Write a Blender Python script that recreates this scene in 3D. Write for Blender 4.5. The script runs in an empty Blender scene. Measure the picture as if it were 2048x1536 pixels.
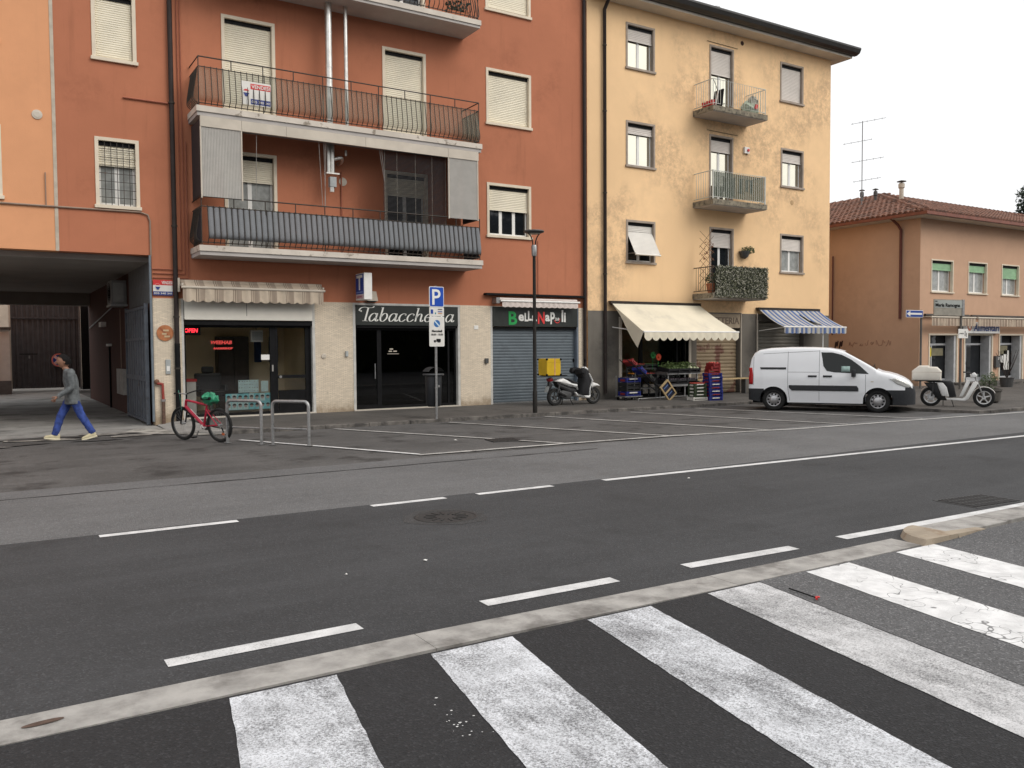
import bpy, bmesh, math, random
from mathutils import Vector, Matrix
SC = bpy.context.scene; COL = SC.collection
rad = math.radians; RND = random.Random(11)

# ------------------------------------------------------------------ camera
cam = bpy.data.cameras.new('camera'); camo = bpy.data.objects.new('camera', cam); COL.objects.link(camo)
CAM_H = 1.75
def _basis(pitch, roll, yaw):
    fw = Vector((math.sin(yaw)*math.cos(pitch), math.cos(yaw)*math.cos(pitch), -math.sin(pitch)))
    ri = Vector((math.cos(yaw), -math.sin(yaw), 0)); up = ri.cross(fw)
    c, s = math.cos(roll), math.sin(roll)
    return fw, c*ri + s*up, -s*ri + c*up
fw, ri, up = _basis(rad(2.45), rad(-0.398), rad(32.0))
camo.matrix_world = Matrix(((ri.x, up.x, -fw.x, 0), (ri.y, up.y, -fw.y, 0), (ri.z, up.z, -fw.z, CAM_H), (0, 0, 0, 1)))
cam.sensor_fit = 'HORIZONTAL'; cam.sensor_width = 36; cam.lens = 1700/2048*36
cam.clip_start = 0.1; cam.clip_end = 3000
SC.camera = camo

# ------------------------------------------------------------------ sky and sun (bright overcast evening, glow behind the viewer's right)
SUN_EL, SUN_AZ = rad(40), rad(152)          # azimuth from +y towards +x
wd = bpy.data.worlds.new('World'); SC.world = wd; wd.use_nodes = True
nt = wd.node_tree; nt.nodes.clear()
o_ = nt.nodes.new('ShaderNodeOutputWorld'); bg = nt.nodes.new('ShaderNodeBackground'); sky = nt.nodes.new('ShaderNodeTexSky')
sky.sky_type = 'NISHITA'; sky.sun_disc = False; sky.sun_elevation = SUN_EL; sky.sun_rotation = SUN_AZ
sky.air_density = 1.0; sky.dust_density = 4.0; sky.ozone_density = 1.0
hs = nt.nodes.new('ShaderNodeHueSaturation'); hs.inputs['Saturation'].default_value = 0.12
mx = nt.nodes.new('ShaderNodeMix'); mx.data_type = 'RGBA'; mx.inputs[0].default_value = 0.82
mx.inputs[7].default_value = (12.2, 12.3, 12.4, 1)        # the even cloud sheet over the clear sky
nt.links.new(sky.outputs[0], hs.inputs['Color']); nt.links.new(hs.outputs[0], mx.inputs[6])
nt.links.new(mx.outputs[2], bg.inputs['Color']); nt.links.new(bg.outputs[0], o_.inputs[0])
bg.inputs['Strength'].default_value = 0.1
sl = bpy.data.lights.new('sun', 'SUN'); so = bpy.data.objects.new('sun', sl); COL.objects.link(so)
sl.energy = 1.5; sl.angle = rad(36); sl.color = (1.0, 0.93, 0.84)
sd = Vector((math.sin(SUN_AZ)*math.cos(SUN_EL), math.cos(SUN_AZ)*math.cos(SUN_EL), math.sin(SUN_EL)))
so.rotation_euler = (-sd).to_track_quat('-Z', 'Y').to_euler(); so.location = (10, -30, 40)
SC.view_settings.view_transform = 'Standard'; SC.view_settings.look = 'None'
SC.view_settings.exposure = 0.0; SC.view_settings.gamma = 1.0; SC.view_settings.use_curve_mapping = False
SC.cycles.max_bounces = 8; SC.cycles.transparent_max_bounces = 12; SC.cycles.caustics_reflective = False; SC.cycles.caustics_refractive = False

# ------------------------------------------------------------------ mesh helpers
class MB:
    def __init__(s): s.v = []; s.f = []
    def add(s, vs, fs):
        o = len(s.v); s.v += [tuple(v) for v in vs]; s.f += [tuple(i+o for i in f) for f in fs]; return s
    def box(s, x0, x1, y0, y1, z0, z1, c=0):
        if c <= 0:
            return s.add([(x0,y0,z0),(x1,y0,z0),(x1,y1,z0),(x0,y1,z0),(x0,y0,z1),(x1,y0,z1),(x1,y1,z1),(x0,y1,z1)],
                         [(0,3,2,1),(4,5,6,7),(0,1,5,4),(1,2,6,5),(2,3,7,6),(3,0,4,7)])
        bm = bmesh.new(); bmesh.ops.create_cube(bm, size=1)
        for v in bm.verts: v.co = Vector(((x0+x1)/2+v.co.x*(x1-x0), (y0+y1)/2+v.co.y*(y1-y0), (z0+z1)/2+v.co.z*(z1-z0)))
        bmesh.ops.bevel(bm, geom=bm.edges[:], offset=c, segments=2, affect='EDGES', profile=.6)
        bm.verts.index_update(); s.add([v.co for v in bm.verts], [[v.index for v in f.verts] for f in bm.faces]); bm.free(); return s
    def obox(s, c, size, rot=(0,0,0), bev=0):
        b = MB().box(-size[0]/2, size[0]/2, -size[1]/2, size[1]/2, -size[2]/2, size[2]/2, bev)
        from mathutils import Euler
        M = Matrix.Translation(c) @ Euler(rot).to_matrix().to_4x4()
        return s.add([M @ Vector(v) for v in b.v], b.f)
    def tube(s, pts, r, n=8, caps=True, closed=False):
        pts = [Vector(p) for p in pts]; m = len(pts); rr = r if isinstance(r, (list, tuple)) else [r]*m
        vs = []; fs = []; prev = None
        for i, p in enumerate(pts):
            if closed: t = (pts[(i+1) % m]-pts[i-1])
            elif i == 0: t = pts[1]-p
            elif i == m-1: t = p-pts[i-1]
            else: t = (pts[i+1]-p).normalized()+(p-pts[i-1]).normalized()
            if t.length < 1e-9: t = Vector((0,0,1))
            t.normalize()
            if prev is None:
                a = Vector((0,0,1)) if abs(t.z) < .9 else Vector((1,0,0)); u = t.cross(a).normalized()
            else:
                u = prev-t*prev.dot(t)
                u = u.normalized() if u.length > 1e-6 else t.orthogonal().normalized()
            prev = u; w = t.cross(u)
            for k in range(n):
                a = 2*math.pi*k/n; vs.append(p+(u*math.cos(a)+w*math.sin(a))*rr[i])
        for i in range(m if closed else m-1):
            j = (i+1) % m
            for k in range(n): fs.append((i*n+k, i*n+(k+1) % n, j*n+(k+1) % n, j*n+k))
        if caps and not closed: fs.append(tuple(range(n))[::-1]); fs.append(tuple((m-1)*n+k for k in range(n)))
        return s.add(vs, fs)
    def lathe(s, prof, c=(0,0,0), axis='z', n=20, cap=True):
        vs = []; fs = []; m = len(prof)
        for r, h in prof:
            for k in range(n):
                a = 2*math.pi*k/n; x, y = r*math.cos(a), r*math.sin(a)
                p = (x, y, h) if axis == 'z' else ((x, -h, y) if axis == 'y' else (h, x, y))
                vs.append((p[0]+c[0], p[1]+c[1], p[2]+c[2]))
        for i in range(m-1):
            for k in range(n): fs.append((i*n+k, i*n+(k+1) % n, (i+1)*n+(k+1) % n, (i+1)*n+k))
        if cap: fs.append(tuple(range(n))[::-1]); fs.append(tuple((m-1)*n+k for k in range(n)))
        return s.add(vs, fs)
    def prism(s, poly, a0, a1, plane='xz'):
        def P(u, v, a): return (u, a, v) if plane == 'xz' else ((u, v, a) if plane == 'xy' else (a, u, v))
        n = len(poly)
        return s.add([P(u, v, a0) for u, v in poly]+[P(u, v, a1) for u, v in poly],
                     [tuple(range(n)), tuple(range(2*n-1, n-1, -1))]+[(i, n+i, n+(i+1) % n, (i+1) % n) for i in range(n)])
    def plate(s, poly, w, r, cy=0, taper=None):
        """rounded solid: outline in x-z, width w along y, edges rounded by r"""
        n = len(poly); A = sum(poly[i][0]*poly[(i+1) % n][1]-poly[(i+1) % n][0]*poly[i][1] for i in range(n)); sg = 1 if A > 0 else -1
        nr = []
        for i in range(n):
            p0, p1, p2 = Vector(poly[i-1]), Vector(poly[i]), Vector(poly[(i+1) % n])
            e1 = (p1-p0).normalized(); e2 = (p2-p1).normalized(); t = e1+e2
            if t.length < 1e-6: t = e1
            t.normalize(); nr.append(Vector((-t.y, t.x))*sg)
        L = [(-w/2, r), (-w/2+r*.3, r*.35), (-w/2+r, 0), (w/2-r, 0), (w/2-r*.3, r*.35), (w/2, r)]
        vs = []; fs = []
        for y, ins in L:
            for i in range(n):
                q = Vector(poly[i])+nr[i]*ins; vs.append((q.x, cy+y, q.y))
        for l in range(5):
            for i in range(n): fs.append((l*n+i, l*n+(i+1) % n, (l+1)*n+(i+1) % n, (l+1)*n+i))
        fs.append(tuple(range(n))); fs.append(tuple(range(6*n-1, 5*n-1, -1)))
        return s.add(vs, fs)
    def quad(s, a, b, c, d): return s.add([a, b, c, d], [(0, 1, 2, 3)])
    def ball(s, c, r, n=8, sc=(1,1,1)):
        m = max(4, n//2+1); vs = []; fs = []
        for i in range(m):
            th = math.pi*(i+.5)/m if False else math.pi*i/(m-1)
            for k in range(n):
                a = 2*math.pi*k/n; vs.append((c[0]+r*sc[0]*math.sin(th)*math.cos(a), c[1]+r*sc[1]*math.sin(th)*math.sin(a), c[2]+r*sc[2]*math.cos(th)))
        for i in range(m-1):
            for k in range(n): fs.append((i*n+k, (i+1)*n+k, (i+1)*n+(k+1) % n, i*n+(k+1) % n))
        return s.add(vs, fs)
    def move(s, M): s.v = [tuple(M @ Vector(v)) for v in s.v]; return s
    def mesh(s, name, smooth=False, weld=True):
        me = bpy.data.meshes.new(name); me.from_pydata(s.v, [], s.f)
        bm = bmesh.new(); bm.from_mesh(me)
        if weld: bmesh.ops.remove_doubles(bm, verts=bm.verts, dist=1e-5)
        bmesh.ops.recalc_face_normals(bm, faces=bm.faces); bm.to_mesh(me); bm.free()
        if smooth:
            for p in me.polygons: p.use_smooth = True
            try: me.set_sharp_from_angle(angle=rad(40))
            except Exception: pass
        return me
    def build(s, name, mat, parent=None, smooth=False, weld=True):
        return link(s.mesh(name, smooth, weld), name, mat, parent)
PINV = {}
def link(me, name, mat, parent=None, loc=None, rot=None):
    if mat is not None and not me.materials: me.materials.append(mat)
    o = bpy.data.objects.new(name, me); COL.objects.link(o)
    if loc is not None: o.location = loc
    if rot is not None: o.rotation_euler = rot
    if parent is not None:
        o.parent = parent
        if parent.name in PINV: o.matrix_parent_inverse = PINV[parent.name]
    return o
def tag(o, label=None, cat=None, group=None, kind=None):
    for k, v in (('label', label), ('category', cat), ('group', group), ('kind', kind)):
        if v: o[k] = v
    return o
def thing(name, label, cat, loc=(0,0,0), rz=0, group=None, world=False):
    o = bpy.data.objects.new(name, None); COL.objects.link(o); o.empty_display_size = .2
    o.location = loc; o.rotation_euler = (0, 0, rz)
    if world: PINV[o.name] = Matrix.Translation(loc).inverted()
    return tag(o, label, cat, group)
def struct(o, label=None): o['kind'] = 'structure'; 
def copy_tree(o, loc=None, rz=None, label=None, parent=None):
    c = o.copy(); COL.objects.link(c)
    if parent is not None: c.parent = parent
    if loc is not None: c.location = loc
    if rz is not None: c.rotation_euler = (0, 0, rz)
    if label: c['label'] = label
    for ch in list(o.children): copy_tree(ch, parent=c)
    return c
def spline(pts, k=6, closed=False):
    out = []; n = len(pts); P = [Vector(p) for p in pts]
    rng = range(n if closed else n-1)
    for i in rng:
        p0 = P[(i-1) % n] if (closed or i > 0) else P[0]*2-P[1]
        p1 = P[i]; p2 = P[(i+1) % n]; p3 = P[(i+2) % n] if (closed or i+2 < n) else P[n-1]*2-P[n-2]
        for j in range(k):
            t = j/k
            out.append(.5*((2*p1)+(p2-p0)*t+(2*p0-5*p1+4*p2-p3)*t*t+(3*p1-p0-3*p2+p3)*t**3))
    if not closed: out.append(P[-1])
    return out

# ------------------------------------------------------------------ materials
MC = {}
def _new(name):
    m = bpy.data.materials.new(name); m.use_nodes = True; MC[name] = m
    nt = m.node_tree; return m, nt, nt.nodes['Principled BSDF']
def N(nt, t, **kw):
    n = nt.nodes.new(t)
    for k, v in kw.items():
        if isinstance(v, tuple) and k.startswith('i_'): n.inputs[k[2:]].default_value = v
        elif k.startswith('i_'): n.inputs[k[2:]].default_value = v
        else: setattr(n, k, v)
    return n
def coords(nt, co, scale=None):
    s = N(nt, 'ShaderNodeNewGeometry').outputs['Position'] if co == 'P' else N(nt, 'ShaderNodeTexCoord').outputs['Object']
    if scale:
        mp = N(nt, 'ShaderNodeMapping'); mp.inputs['Scale'].default_value = scale; nt.links.new(s, mp.inputs['Vector']); s = mp.outputs[0]
    return s
def noise(nt, vec, scale, detail=4, rough=.55):
    n = N(nt, 'ShaderNodeTexNoise'); n.inputs['Scale'].default_value = scale; n.inputs['Detail'].default_value = detail
    n.inputs['Roughness'].default_value = rough; nt.links.new(vec, n.inputs['Vector']); return n.outputs[0]
def ramp(nt, fac, lo, hi, a=0., b=1.):
    r = N(nt, 'ShaderNodeMapRange'); r.interpolation_type = 'SMOOTHSTEP'; r.inputs[1].default_value = lo; r.inputs[2].default_value = hi
    r.inputs[3].default_value = a; r.inputs[4].default_value = b; nt.links.new(fac, r.inputs[0]); return r.outputs[0]
def mixc(nt, fac, a, b, blend='MIX'):
    m = N(nt, 'ShaderNodeMix', data_type='RGBA', blend_type=blend)
    for i, v in ((0, fac), (6, a), (7, b)):
        if hasattr(v, 'is_linked') or hasattr(v, 'links'): nt.links.new(v, m.inputs[i])
        else: m.inputs[i].default_value = v if i == 0 else (*v[:3], 1)
    return m.outputs[2]
def math_(nt, op, a, b):
    m = N(nt, 'ShaderNodeMath', operation=op)
    for i, v in ((0, a), (1, b)):
        if hasattr(v, 'links'): nt.links.new(v, m.inputs[i])
        else: m.inputs[i].default_value = v
    return m.outputs[0]
def bump(nt, bs, h, strength, dist=.01):
    b = N(nt, 'ShaderNodeBump'); b.inputs['Strength'].default_value = strength; b.inputs['Distance'].default_value = dist
    nt.links.new(h, b.inputs['Height']); nt.links.new(b.outputs[0], bs.inputs['Normal'])
def mul(c, k): return tuple(min(1, x*k) for x in c[:3])
def mk(name, col, rough=.7, var=.12, scale=5, bmp=0, bsc=80, metal=0, spec=.4, co='P', stain=None, emit=0):
    """plain matter: colour with uneven tone, optional stains (colour, scale, lo, hi, amount)"""
    if name in MC: return MC[name]
    m, nt, bs = _new(name); v = coords(nt, co)
    n1 = noise(nt, v, scale, 5)
    c = mixc(nt, ramp(nt, n1, .3, .7), mul(col, 1-var), mul(col, 1+var))
    if stain:
        sc, s_, lo, hi, am = stain
        c = mixc(nt, ramp(nt, noise(nt, v, s_, 7, .65), lo, hi, 0, am), c, sc)
    nt.links.new(c, bs.inputs['Base Color'])
    bs.inputs['Roughness'].default_value = rough; bs.inputs['Metallic'].default_value = metal; bs.inputs['Specular IOR Level'].default_value = spec
    if bmp: bump(nt, bs, noise(nt, v, bsc, 3), bmp)
    if emit: bs.inputs['Emission Color'].default_value = (*col, 1); bs.inputs['Emission Strength'].default_value = emit
    return m
def asphalt(name, col, speck=.35, patch=.18, psc=.5, stain=None, streak=None):
    m, nt, bs = _new(name); v = coords(nt, 'P')
    big = noise(nt, v, psc, 6, .6); fine = noise(nt, v, 55, 3, .7); mid = noise(nt, v, 9, 5, .65)
    c = mixc(nt, ramp(nt, big, .3, .7), mul(col, 1-patch), mul(col, 1+patch))
    c = mixc(nt, ramp(nt, mid, .35, .7, 0, .35), c, mul(col, .72))
    vo = N(nt, 'ShaderNodeTexVoronoi'); vo.inputs['Scale'].default_value = 95; nt.links.new(v, vo.inputs['Vector'])
    sp = N(nt, 'ShaderNodeSeparateColor'); nt.links.new(vo.outputs['Color'], sp.inputs[0])
    c = mixc(nt, ramp(nt, sp.outputs[0], .78, .95, 0, speck), c, mul(col, 2.6))
    c = mixc(nt, ramp(nt, sp.outputs[1], .75, .95, 0, speck), c, mul(col, .35))
    c = mixc(nt, ramp(nt, noise(nt, coords(nt, 'P'), 160, 2), .62, .72, 0, speck*.8), c, mul(col, 2.2))
    if streak:
        s2 = noise(nt, coords(nt, 'P', (.25, 2.2, 1)), 1.0, 5, .6)
        c = mixc(nt, ramp(nt, s2, .42, .75, 0, streak), c, mul(col, 1.6))
        s3 = noise(nt, coords(nt, 'P', (.12, 1.3, 1)), 1.3, 4, .6)
        c = mixc(nt, ramp(nt, s3, .5, .75, 0, streak), c, mul(col, .6))
    if stain:
        sc, s_, lo, hi, am = stain
        c = mixc(nt, ramp(nt, noise(nt, v, s_, 6, .6), lo, hi, 0, am), c, sc)
    nt.links.new(c, bs.inputs['Base Color']); bs.inputs['Roughness'].default_value = .82; bs.inputs['Specular IOR Level'].default_value = .35
    h = math_(nt, 'ADD', fine, math_(nt, 'MULTIPLY', vo.outputs['Distance'], .8)); bump(nt, bs, h, .55, .012)
    return m
def paint(name, col, under, wear, lo, hi, crack=False, scuff=0):
    """road paint over asphalt: worn through where the noise says so"""
    m, nt, bs = _new(name); v = coords(nt, 'P')
    big = noise(nt, v, 1.7, 4, .6); fine = noise(nt, v, 85, 4, .85)
    mid = noise(nt, coords(nt, 'P', (4.2, .9, 1)), 2.4, 5, .7)
    k = math_(nt, 'ADD', math_(nt, 'MULTIPLY', big, .7), math_(nt, 'ADD', math_(nt, 'MULTIPLY', mid, .6), math_(nt, 'MULTIPLY', fine, 1.8)))
    w = ramp(nt, k, lo+.36, hi+.46, 0, wear)
    c = mixc(nt, ramp(nt, noise(nt, v, 6, 5), .3, .7), mul(col, .82), mul(col, 1.08))
    if crack:
        vo = N(nt, 'ShaderNodeTexVoronoi', feature='DISTANCE_TO_EDGE'); vo.inputs['Scale'].default_value = 2.6
        wv = N(nt, 'ShaderNodeVectorMath', operation='ADD'); nz = N(nt, 'ShaderNodeTexNoise'); nz.inputs['Scale'].default_value = 2.5
        nt.links.new(v, nz.inputs['Vector']); nt.links.new(v, wv.inputs[0]); nt.links.new(nz.outputs['Color'], wv.inputs[1]); nt.links.new(wv.outputs[0], vo.inputs['Vector'])
        ck = ramp(nt, vo.outputs['Distance'], .005, .014, 1, 0)
        ck = math_(nt, 'MULTIPLY', ck, ramp(nt, noise(nt, v, 1.6, 3), .40, .52)); w = math_(nt, 'MAXIMUM', w, math_(nt, 'MULTIPLY', ck, .85))
    c = mixc(nt, w, c, under); nt.links.new(c, bs.inputs['Base Color'])
    bs.inputs['Roughness'].default_value = .75; bump(nt, bs, noise(nt, v, 70, 3), .45, .01); return m
def glass(name, tint=(.9,.92,.92), refl=1.0):
    m = bpy.data.materials.new(name); m.use_nodes = True; MC[name] = m; nt = m.node_tree; nt.nodes.clear()
    o = N(nt, 'ShaderNodeOutputMaterial'); mx = N(nt, 'ShaderNodeMixShader'); t = N(nt, 'ShaderNodeBsdfTransparent'); g = N(nt, 'ShaderNodeBsdfGlossy'); f = N(nt, 'ShaderNodeFresnel')
    f.inputs[0].default_value = 1.5; t.inputs[0].default_value = (*tint, 1); g.inputs['Roughness'].default_value = .015
    nt.links.new(math_(nt, 'MULTIPLY', f.outputs[0], refl), mx.inputs[0]); nt.links.new(t.outputs[0], mx.inputs[1]); nt.links.new(g.outputs[0], mx.inputs[2]); nt.links.new(mx.outputs[0], o.inputs[0]); return m
def veil(name, col, op, pat=None):
    """thin woven sheet: part cloth, part see-through"""
    m = bpy.data.materials.new(name); m.use_nodes = True; MC[name] = m; nt = m.node_tree; bs = nt.nodes['Principled BSDF']
    o = nt.nodes['Material Output']; v = coords(nt, 'P')
    c = mixc(nt, ramp(nt, noise(nt, v, 5, 3), .3, .7), mul(col, .95), mul(col, 1.04)); bs.inputs['Roughness'].default_value = .8
    if pat:
        vo = N(nt, 'ShaderNodeTexVoronoi'); vo.inputs['Scale'].default_value = pat; vo.inputs['Randomness'].default_value = 0.25; nt.links.new(v, vo.inputs['Vector'])
        c = mixc(nt, ramp(nt, vo.outputs['Distance'], .18, .34, .6, 0), c, mul(col, .25))
    nt.links.new(c, bs.inputs['Base Color'])
    mx = N(nt, 'ShaderNodeMixShader'); t = N(nt, 'ShaderNodeBsdfTransparent'); mx.inputs[0].default_value = op
    nt.links.new(t.outputs[0], mx.inputs[1]); nt.links.new(bs.outputs[0], mx.inputs[2]); nt.links.new(mx.outputs[0], o.inputs[0]); return m
def plaster(name, col, blotch, am, lo=.5, hi=.68, streaks=.12, sc=.55, dirt=None):
    m, nt, bs = _new(name); v = coords(nt, 'P')
    c = mixc(nt, ramp(nt, noise(nt, v, .35, 5), .3, .7), mul(col, .93), mul(col, 1.06))
    c = mixc(nt, ramp(nt, noise(nt, v, 3.0, 6, .65), .35, .7, 0, .5), c, mul(col, .92))
    st = noise(nt, coords(nt, 'P', (5, 5, .35)), 1.0, 5, .6); c = mixc(nt, ramp(nt, st, .55, .8, 0, streaks), c, mul(col, .6))
    if am:
        b1 = ramp(nt, noise(nt, v, sc, 3, .5), lo, hi); b2 = ramp(nt, noise(nt, v, 3.4, 9, .78), .36, .66)
        c = mixc(nt, math_(nt, 'MULTIPLY', math_(nt, 'MULTIPLY', b1, b2), am), c, blotch)
    if dirt:                                                            # splash-back dirt band near the pavement
        sx = N(nt, 'ShaderNodeSeparateXYZ'); nt.links.new(v, sx.inputs[0])
        dz = ramp(nt, math_(nt, 'ADD', sx.outputs[2], math_(nt, 'MULTIPLY', noise(nt, v, 4, 5, .7), .5)), .3, .75, .55, 0)
        c = mixc(nt, dz, c, dirt)
    nt.links.new(c, bs.inputs['Base Color']); bs.inputs['Roughness'].default_value = .9; bs.inputs['Specular IOR Level'].default_value = .2
    bump(nt, bs, math_(nt, 'ADD', noise(nt, v, 45, 4), noise(nt, v, 6, 4)), .25, .008); return m

M_dark = asphalt('asphalt_new', (.053,.054,.057), .38, .16, .35, streak=.38, stain=((.03,.03,.031), .9, .56, .7, .45))
M_old = asphalt('asphalt_worn', (.140,.140,.142), .34, .14, .5, streak=.15, stain=((.09,.086,.084), .45, .55, .72, .4))
M_park = asphalt('asphalt_parking', (.098,.095,.093), .28, .26, .6, stain=((.034,.032,.031), 1.1, .52, .68, .8), streak=.3)
M_near = asphalt('asphalt_crossing', (.028,.028,.030), .45, .14, .8)
M_side = asphalt('asphalt_grey_grain', (.122,.122,.125), .55, .14, .7)
M_walk = asphalt('asphalt_footway', (.095,.088,.081), .15, .18, .7, stain=((.05,.045,.042), 1.3, .55, .7, .6), streak=.25)
M_drive = asphalt('concrete_drive', (.30,.29,.275), .12, .22, .7, stain=((.09,.085,.08), .8, .5, .68, .75), streak=.3)
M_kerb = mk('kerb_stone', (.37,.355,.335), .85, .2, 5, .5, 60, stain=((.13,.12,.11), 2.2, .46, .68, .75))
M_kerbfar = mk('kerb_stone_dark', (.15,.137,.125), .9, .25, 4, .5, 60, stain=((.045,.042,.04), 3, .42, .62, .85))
M_white_worn = paint('road_paint_worn', (.76,.78,.82), (.07,.07,.072), .9, .95, 1.42)
M_white_dust = paint('road_paint_streaked', (.66,.66,.67), (.10,.10,.102), .88, .98, 1.42)
M_white_crack = paint('road_paint_cracked', (.80,.80,.80), (.13,.13,.13), .8, 1.36, 1.62, crack=True)
M_white = paint('road_paint', (.70,.70,.70), (.08,.08,.08), .75, 1.22, 1.58)
M_white_old = paint('road_paint_faded', (.56,.55,.53), (.09,.085,.08), .85, 1.05, 1.4)
M_red = plaster('plaster_terracotta', (.48,.185,.105), (.32,.12,.07), .6, .50, .70, .42)
M_orange = plaster('plaster_orange', (.74,.36,.19), (.58,.29,.16), .25)
M_yellow = plaster('plaster_yellow', (.92,.63,.36), (.50,.34,.21), .75, .47, .66, .12, .36)
M_tan = plaster('plaster_tan', (.57,.365,.25), (.42,.27,.19), .4, .5, .7, .12, .4, dirt=(.30,.24,.19))
M_cement = plaster('cement_plinth', (.17,.155,.135), (.08,.075,.07), .6, .45, .6, .25, .8, dirt=(.07,.065,.06))
M_cream = mk('cream_render', (.58,.52,.44), .85, .08, 2, .15, 60)
M_soffit = mk('soffit_paint', (.62,.56,.48), .85, .08, 1.2, .1, 50, stain=((.4,.35,.3), 1.2, .55, .75, .4))
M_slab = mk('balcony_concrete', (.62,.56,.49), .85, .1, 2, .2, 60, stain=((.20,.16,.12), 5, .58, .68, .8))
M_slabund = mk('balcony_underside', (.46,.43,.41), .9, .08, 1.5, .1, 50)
M_slaby = mk('balcony_concrete_mossy', (.23,.20,.15), .9, .25, 6, .4, 60, stain=((.07,.065,.05), 9, .5, .62, .9))
M_marble = mk('window_surround_cream', (.72,.63,.50), .7, .06, 3, .05)
M_stone = mk('window_surround_grey', (.36,.30,.25), .8, .12, 4, .15, 60)
M_shut = mk('shutter_cream', (.82,.76,.62), .6, .05, 2)
M_shutg = mk('shutter_grey', (.72,.67,.62), .6, .05, 2)
M_shutgreen = mk('shutter_green', (.33,.53,.33), .6, .08, 2)
M_shutw = mk('shutter_white', (.76,.73,.68), .55, .05, 2)
M_pvc = mk('white_pvc', (.80,.79,.76), .4, .03, 2)
M_alu = mk('grey_casement', (.52,.53,.55), .5, .06, 3, metal=.1)
M_glass = mk('window_glass_dark', (.012,.014,.017), .03, .2, 2, spec=.6)
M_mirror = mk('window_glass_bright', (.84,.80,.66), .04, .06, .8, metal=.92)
M_curt = mk('window_curtain_glass', (.30,.31,.30), .12, .2, 6, spec=.6)
M_shopglass = glass('shop_glass', (.97,.97,.96), 1.0)
M_smoke = glass('shop_glass_smoked', (.32,.33,.34), 1.0)
M_iron = mk('railing_iron', (.035,.028,.022), .6, .2, 20, stain=((.12,.05,.025), 12, .55, .7, .6))
M_ironw = mk('railing_pale', (.55,.56,.52), .5, .08, 10)
M_black = mk('black_metal', (.009,.009,.010), .6, .2, 10, spec=.12)
M_pipe = mk('downpipe_brown', (.035,.026,.024), .55, .15, 6, spec=.2)
M_tpipe = mk('pipe_terracotta', (.36,.12,.07), .6, .12, 6)
M_steel = mk('galvanised_steel', (.34,.34,.34), .42, .14, 25, metal=.75, stain=((.10,.10,.10), 8, .55, .7, .5))
M_inox = mk('flue_inox', (.66,.64,.60), .32, .12, 8, metal=.8)
M_whitep = mk('white_paint', (.78,.77,.74), .5, .05, 4)
M_plastic = mk('black_plastic', (.020,.020,.022), .55, .15, 30, co='O')
M_rubber = mk('tyre_rubber', (.014,.014,.014), .85, .2, 30, .2, 120, co='O')
M_rim = mk('rim_silver', (.45,.45,.46), .35, .08, 10, metal=.7, co='O')
M_lamp = mk('lamp_grey', (.09,.09,.09), .5, .1, 10, metal=.3)
M_terra = mk('terracotta_pot', (.42,.15,.075), .85, .12, 15, co='O')
M_bluep = mk('sign_blue', (.012,.055,.30), .4, .05, 5)
M_redp = mk('sign_red', (.60,.03,.03), .45, .05, 5)
M_greenp = mk('sign_green', (.02,.32,.08), .45, .05, 5)
M_signdk = mk('sign_board_dark', (.022,.026,.024), .45, .15, 4)
# ------------------------------------------------------------------ lettering
def text_mesh(body, size, bold=0., shear=0., extrude=.004, align='LEFT'):
    cu = bpy.data.curves.new('lettering', 'FONT'); cu.body = body; cu.size = size; cu.offset = bold; cu.shear = shear; cu.extrude = extrude; cu.align_x = align
    cu.resolution_u = 3
    ob = bpy.data.objects.new('lettering', cu); COL.objects.link(ob)
    me = bpy.data.meshes.new_from_object(ob.evaluated_get(bpy.context.evaluated_depsgraph_get())); bpy.data.objects.remove(ob); bpy.data.curves.remove(cu)
    return me
def text(body, size, loc, mat, parent, name='lettering', rot=(rad(90), 0, 0), fit=None, **kw):
    me = text_mesh(body, size, **kw); me.materials.clear()
    if fit:
        xs = [v.co.x for v in me.vertices]; k = fit/max(1e-6, max(xs)-min(xs)); x0 = min(xs) if kw.get('align', 'LEFT') == 'LEFT' else 0
        for v in me.vertices: v.co.x = (v.co.x-x0)*k
    return link(me, name, mat, parent, loc, rot)
def pen(mb, pts, thin, thick, y, org, sc, slant, kz=.82):
    P = spline([(p[0], p[1], 0) for p in pts], 8); L = []; R_ = []
    for i, p in enumerate(P):
        t = (P[min(i+1, len(P)-1)]-P[max(i-1, 0)]); t = t.normalized() if t.length > 1e-9 else Vector((0, 1, 0))
        w = .5*(thin+(thick-thin)*abs(t.y)**1.6); n = Vector((-t.y, t.x, 0))
        for arr, q in ((L, p+n*w), (R_, p-n*w)): arr.append((org[0]+(q.x+q.y*slant)*sc, y, org[1]+q.y*sc*kz))
    mb.add(L+R_, [(i, i+1, len(L)+i+1, len(L)+i) for i in range(len(L)-1)])
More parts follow.
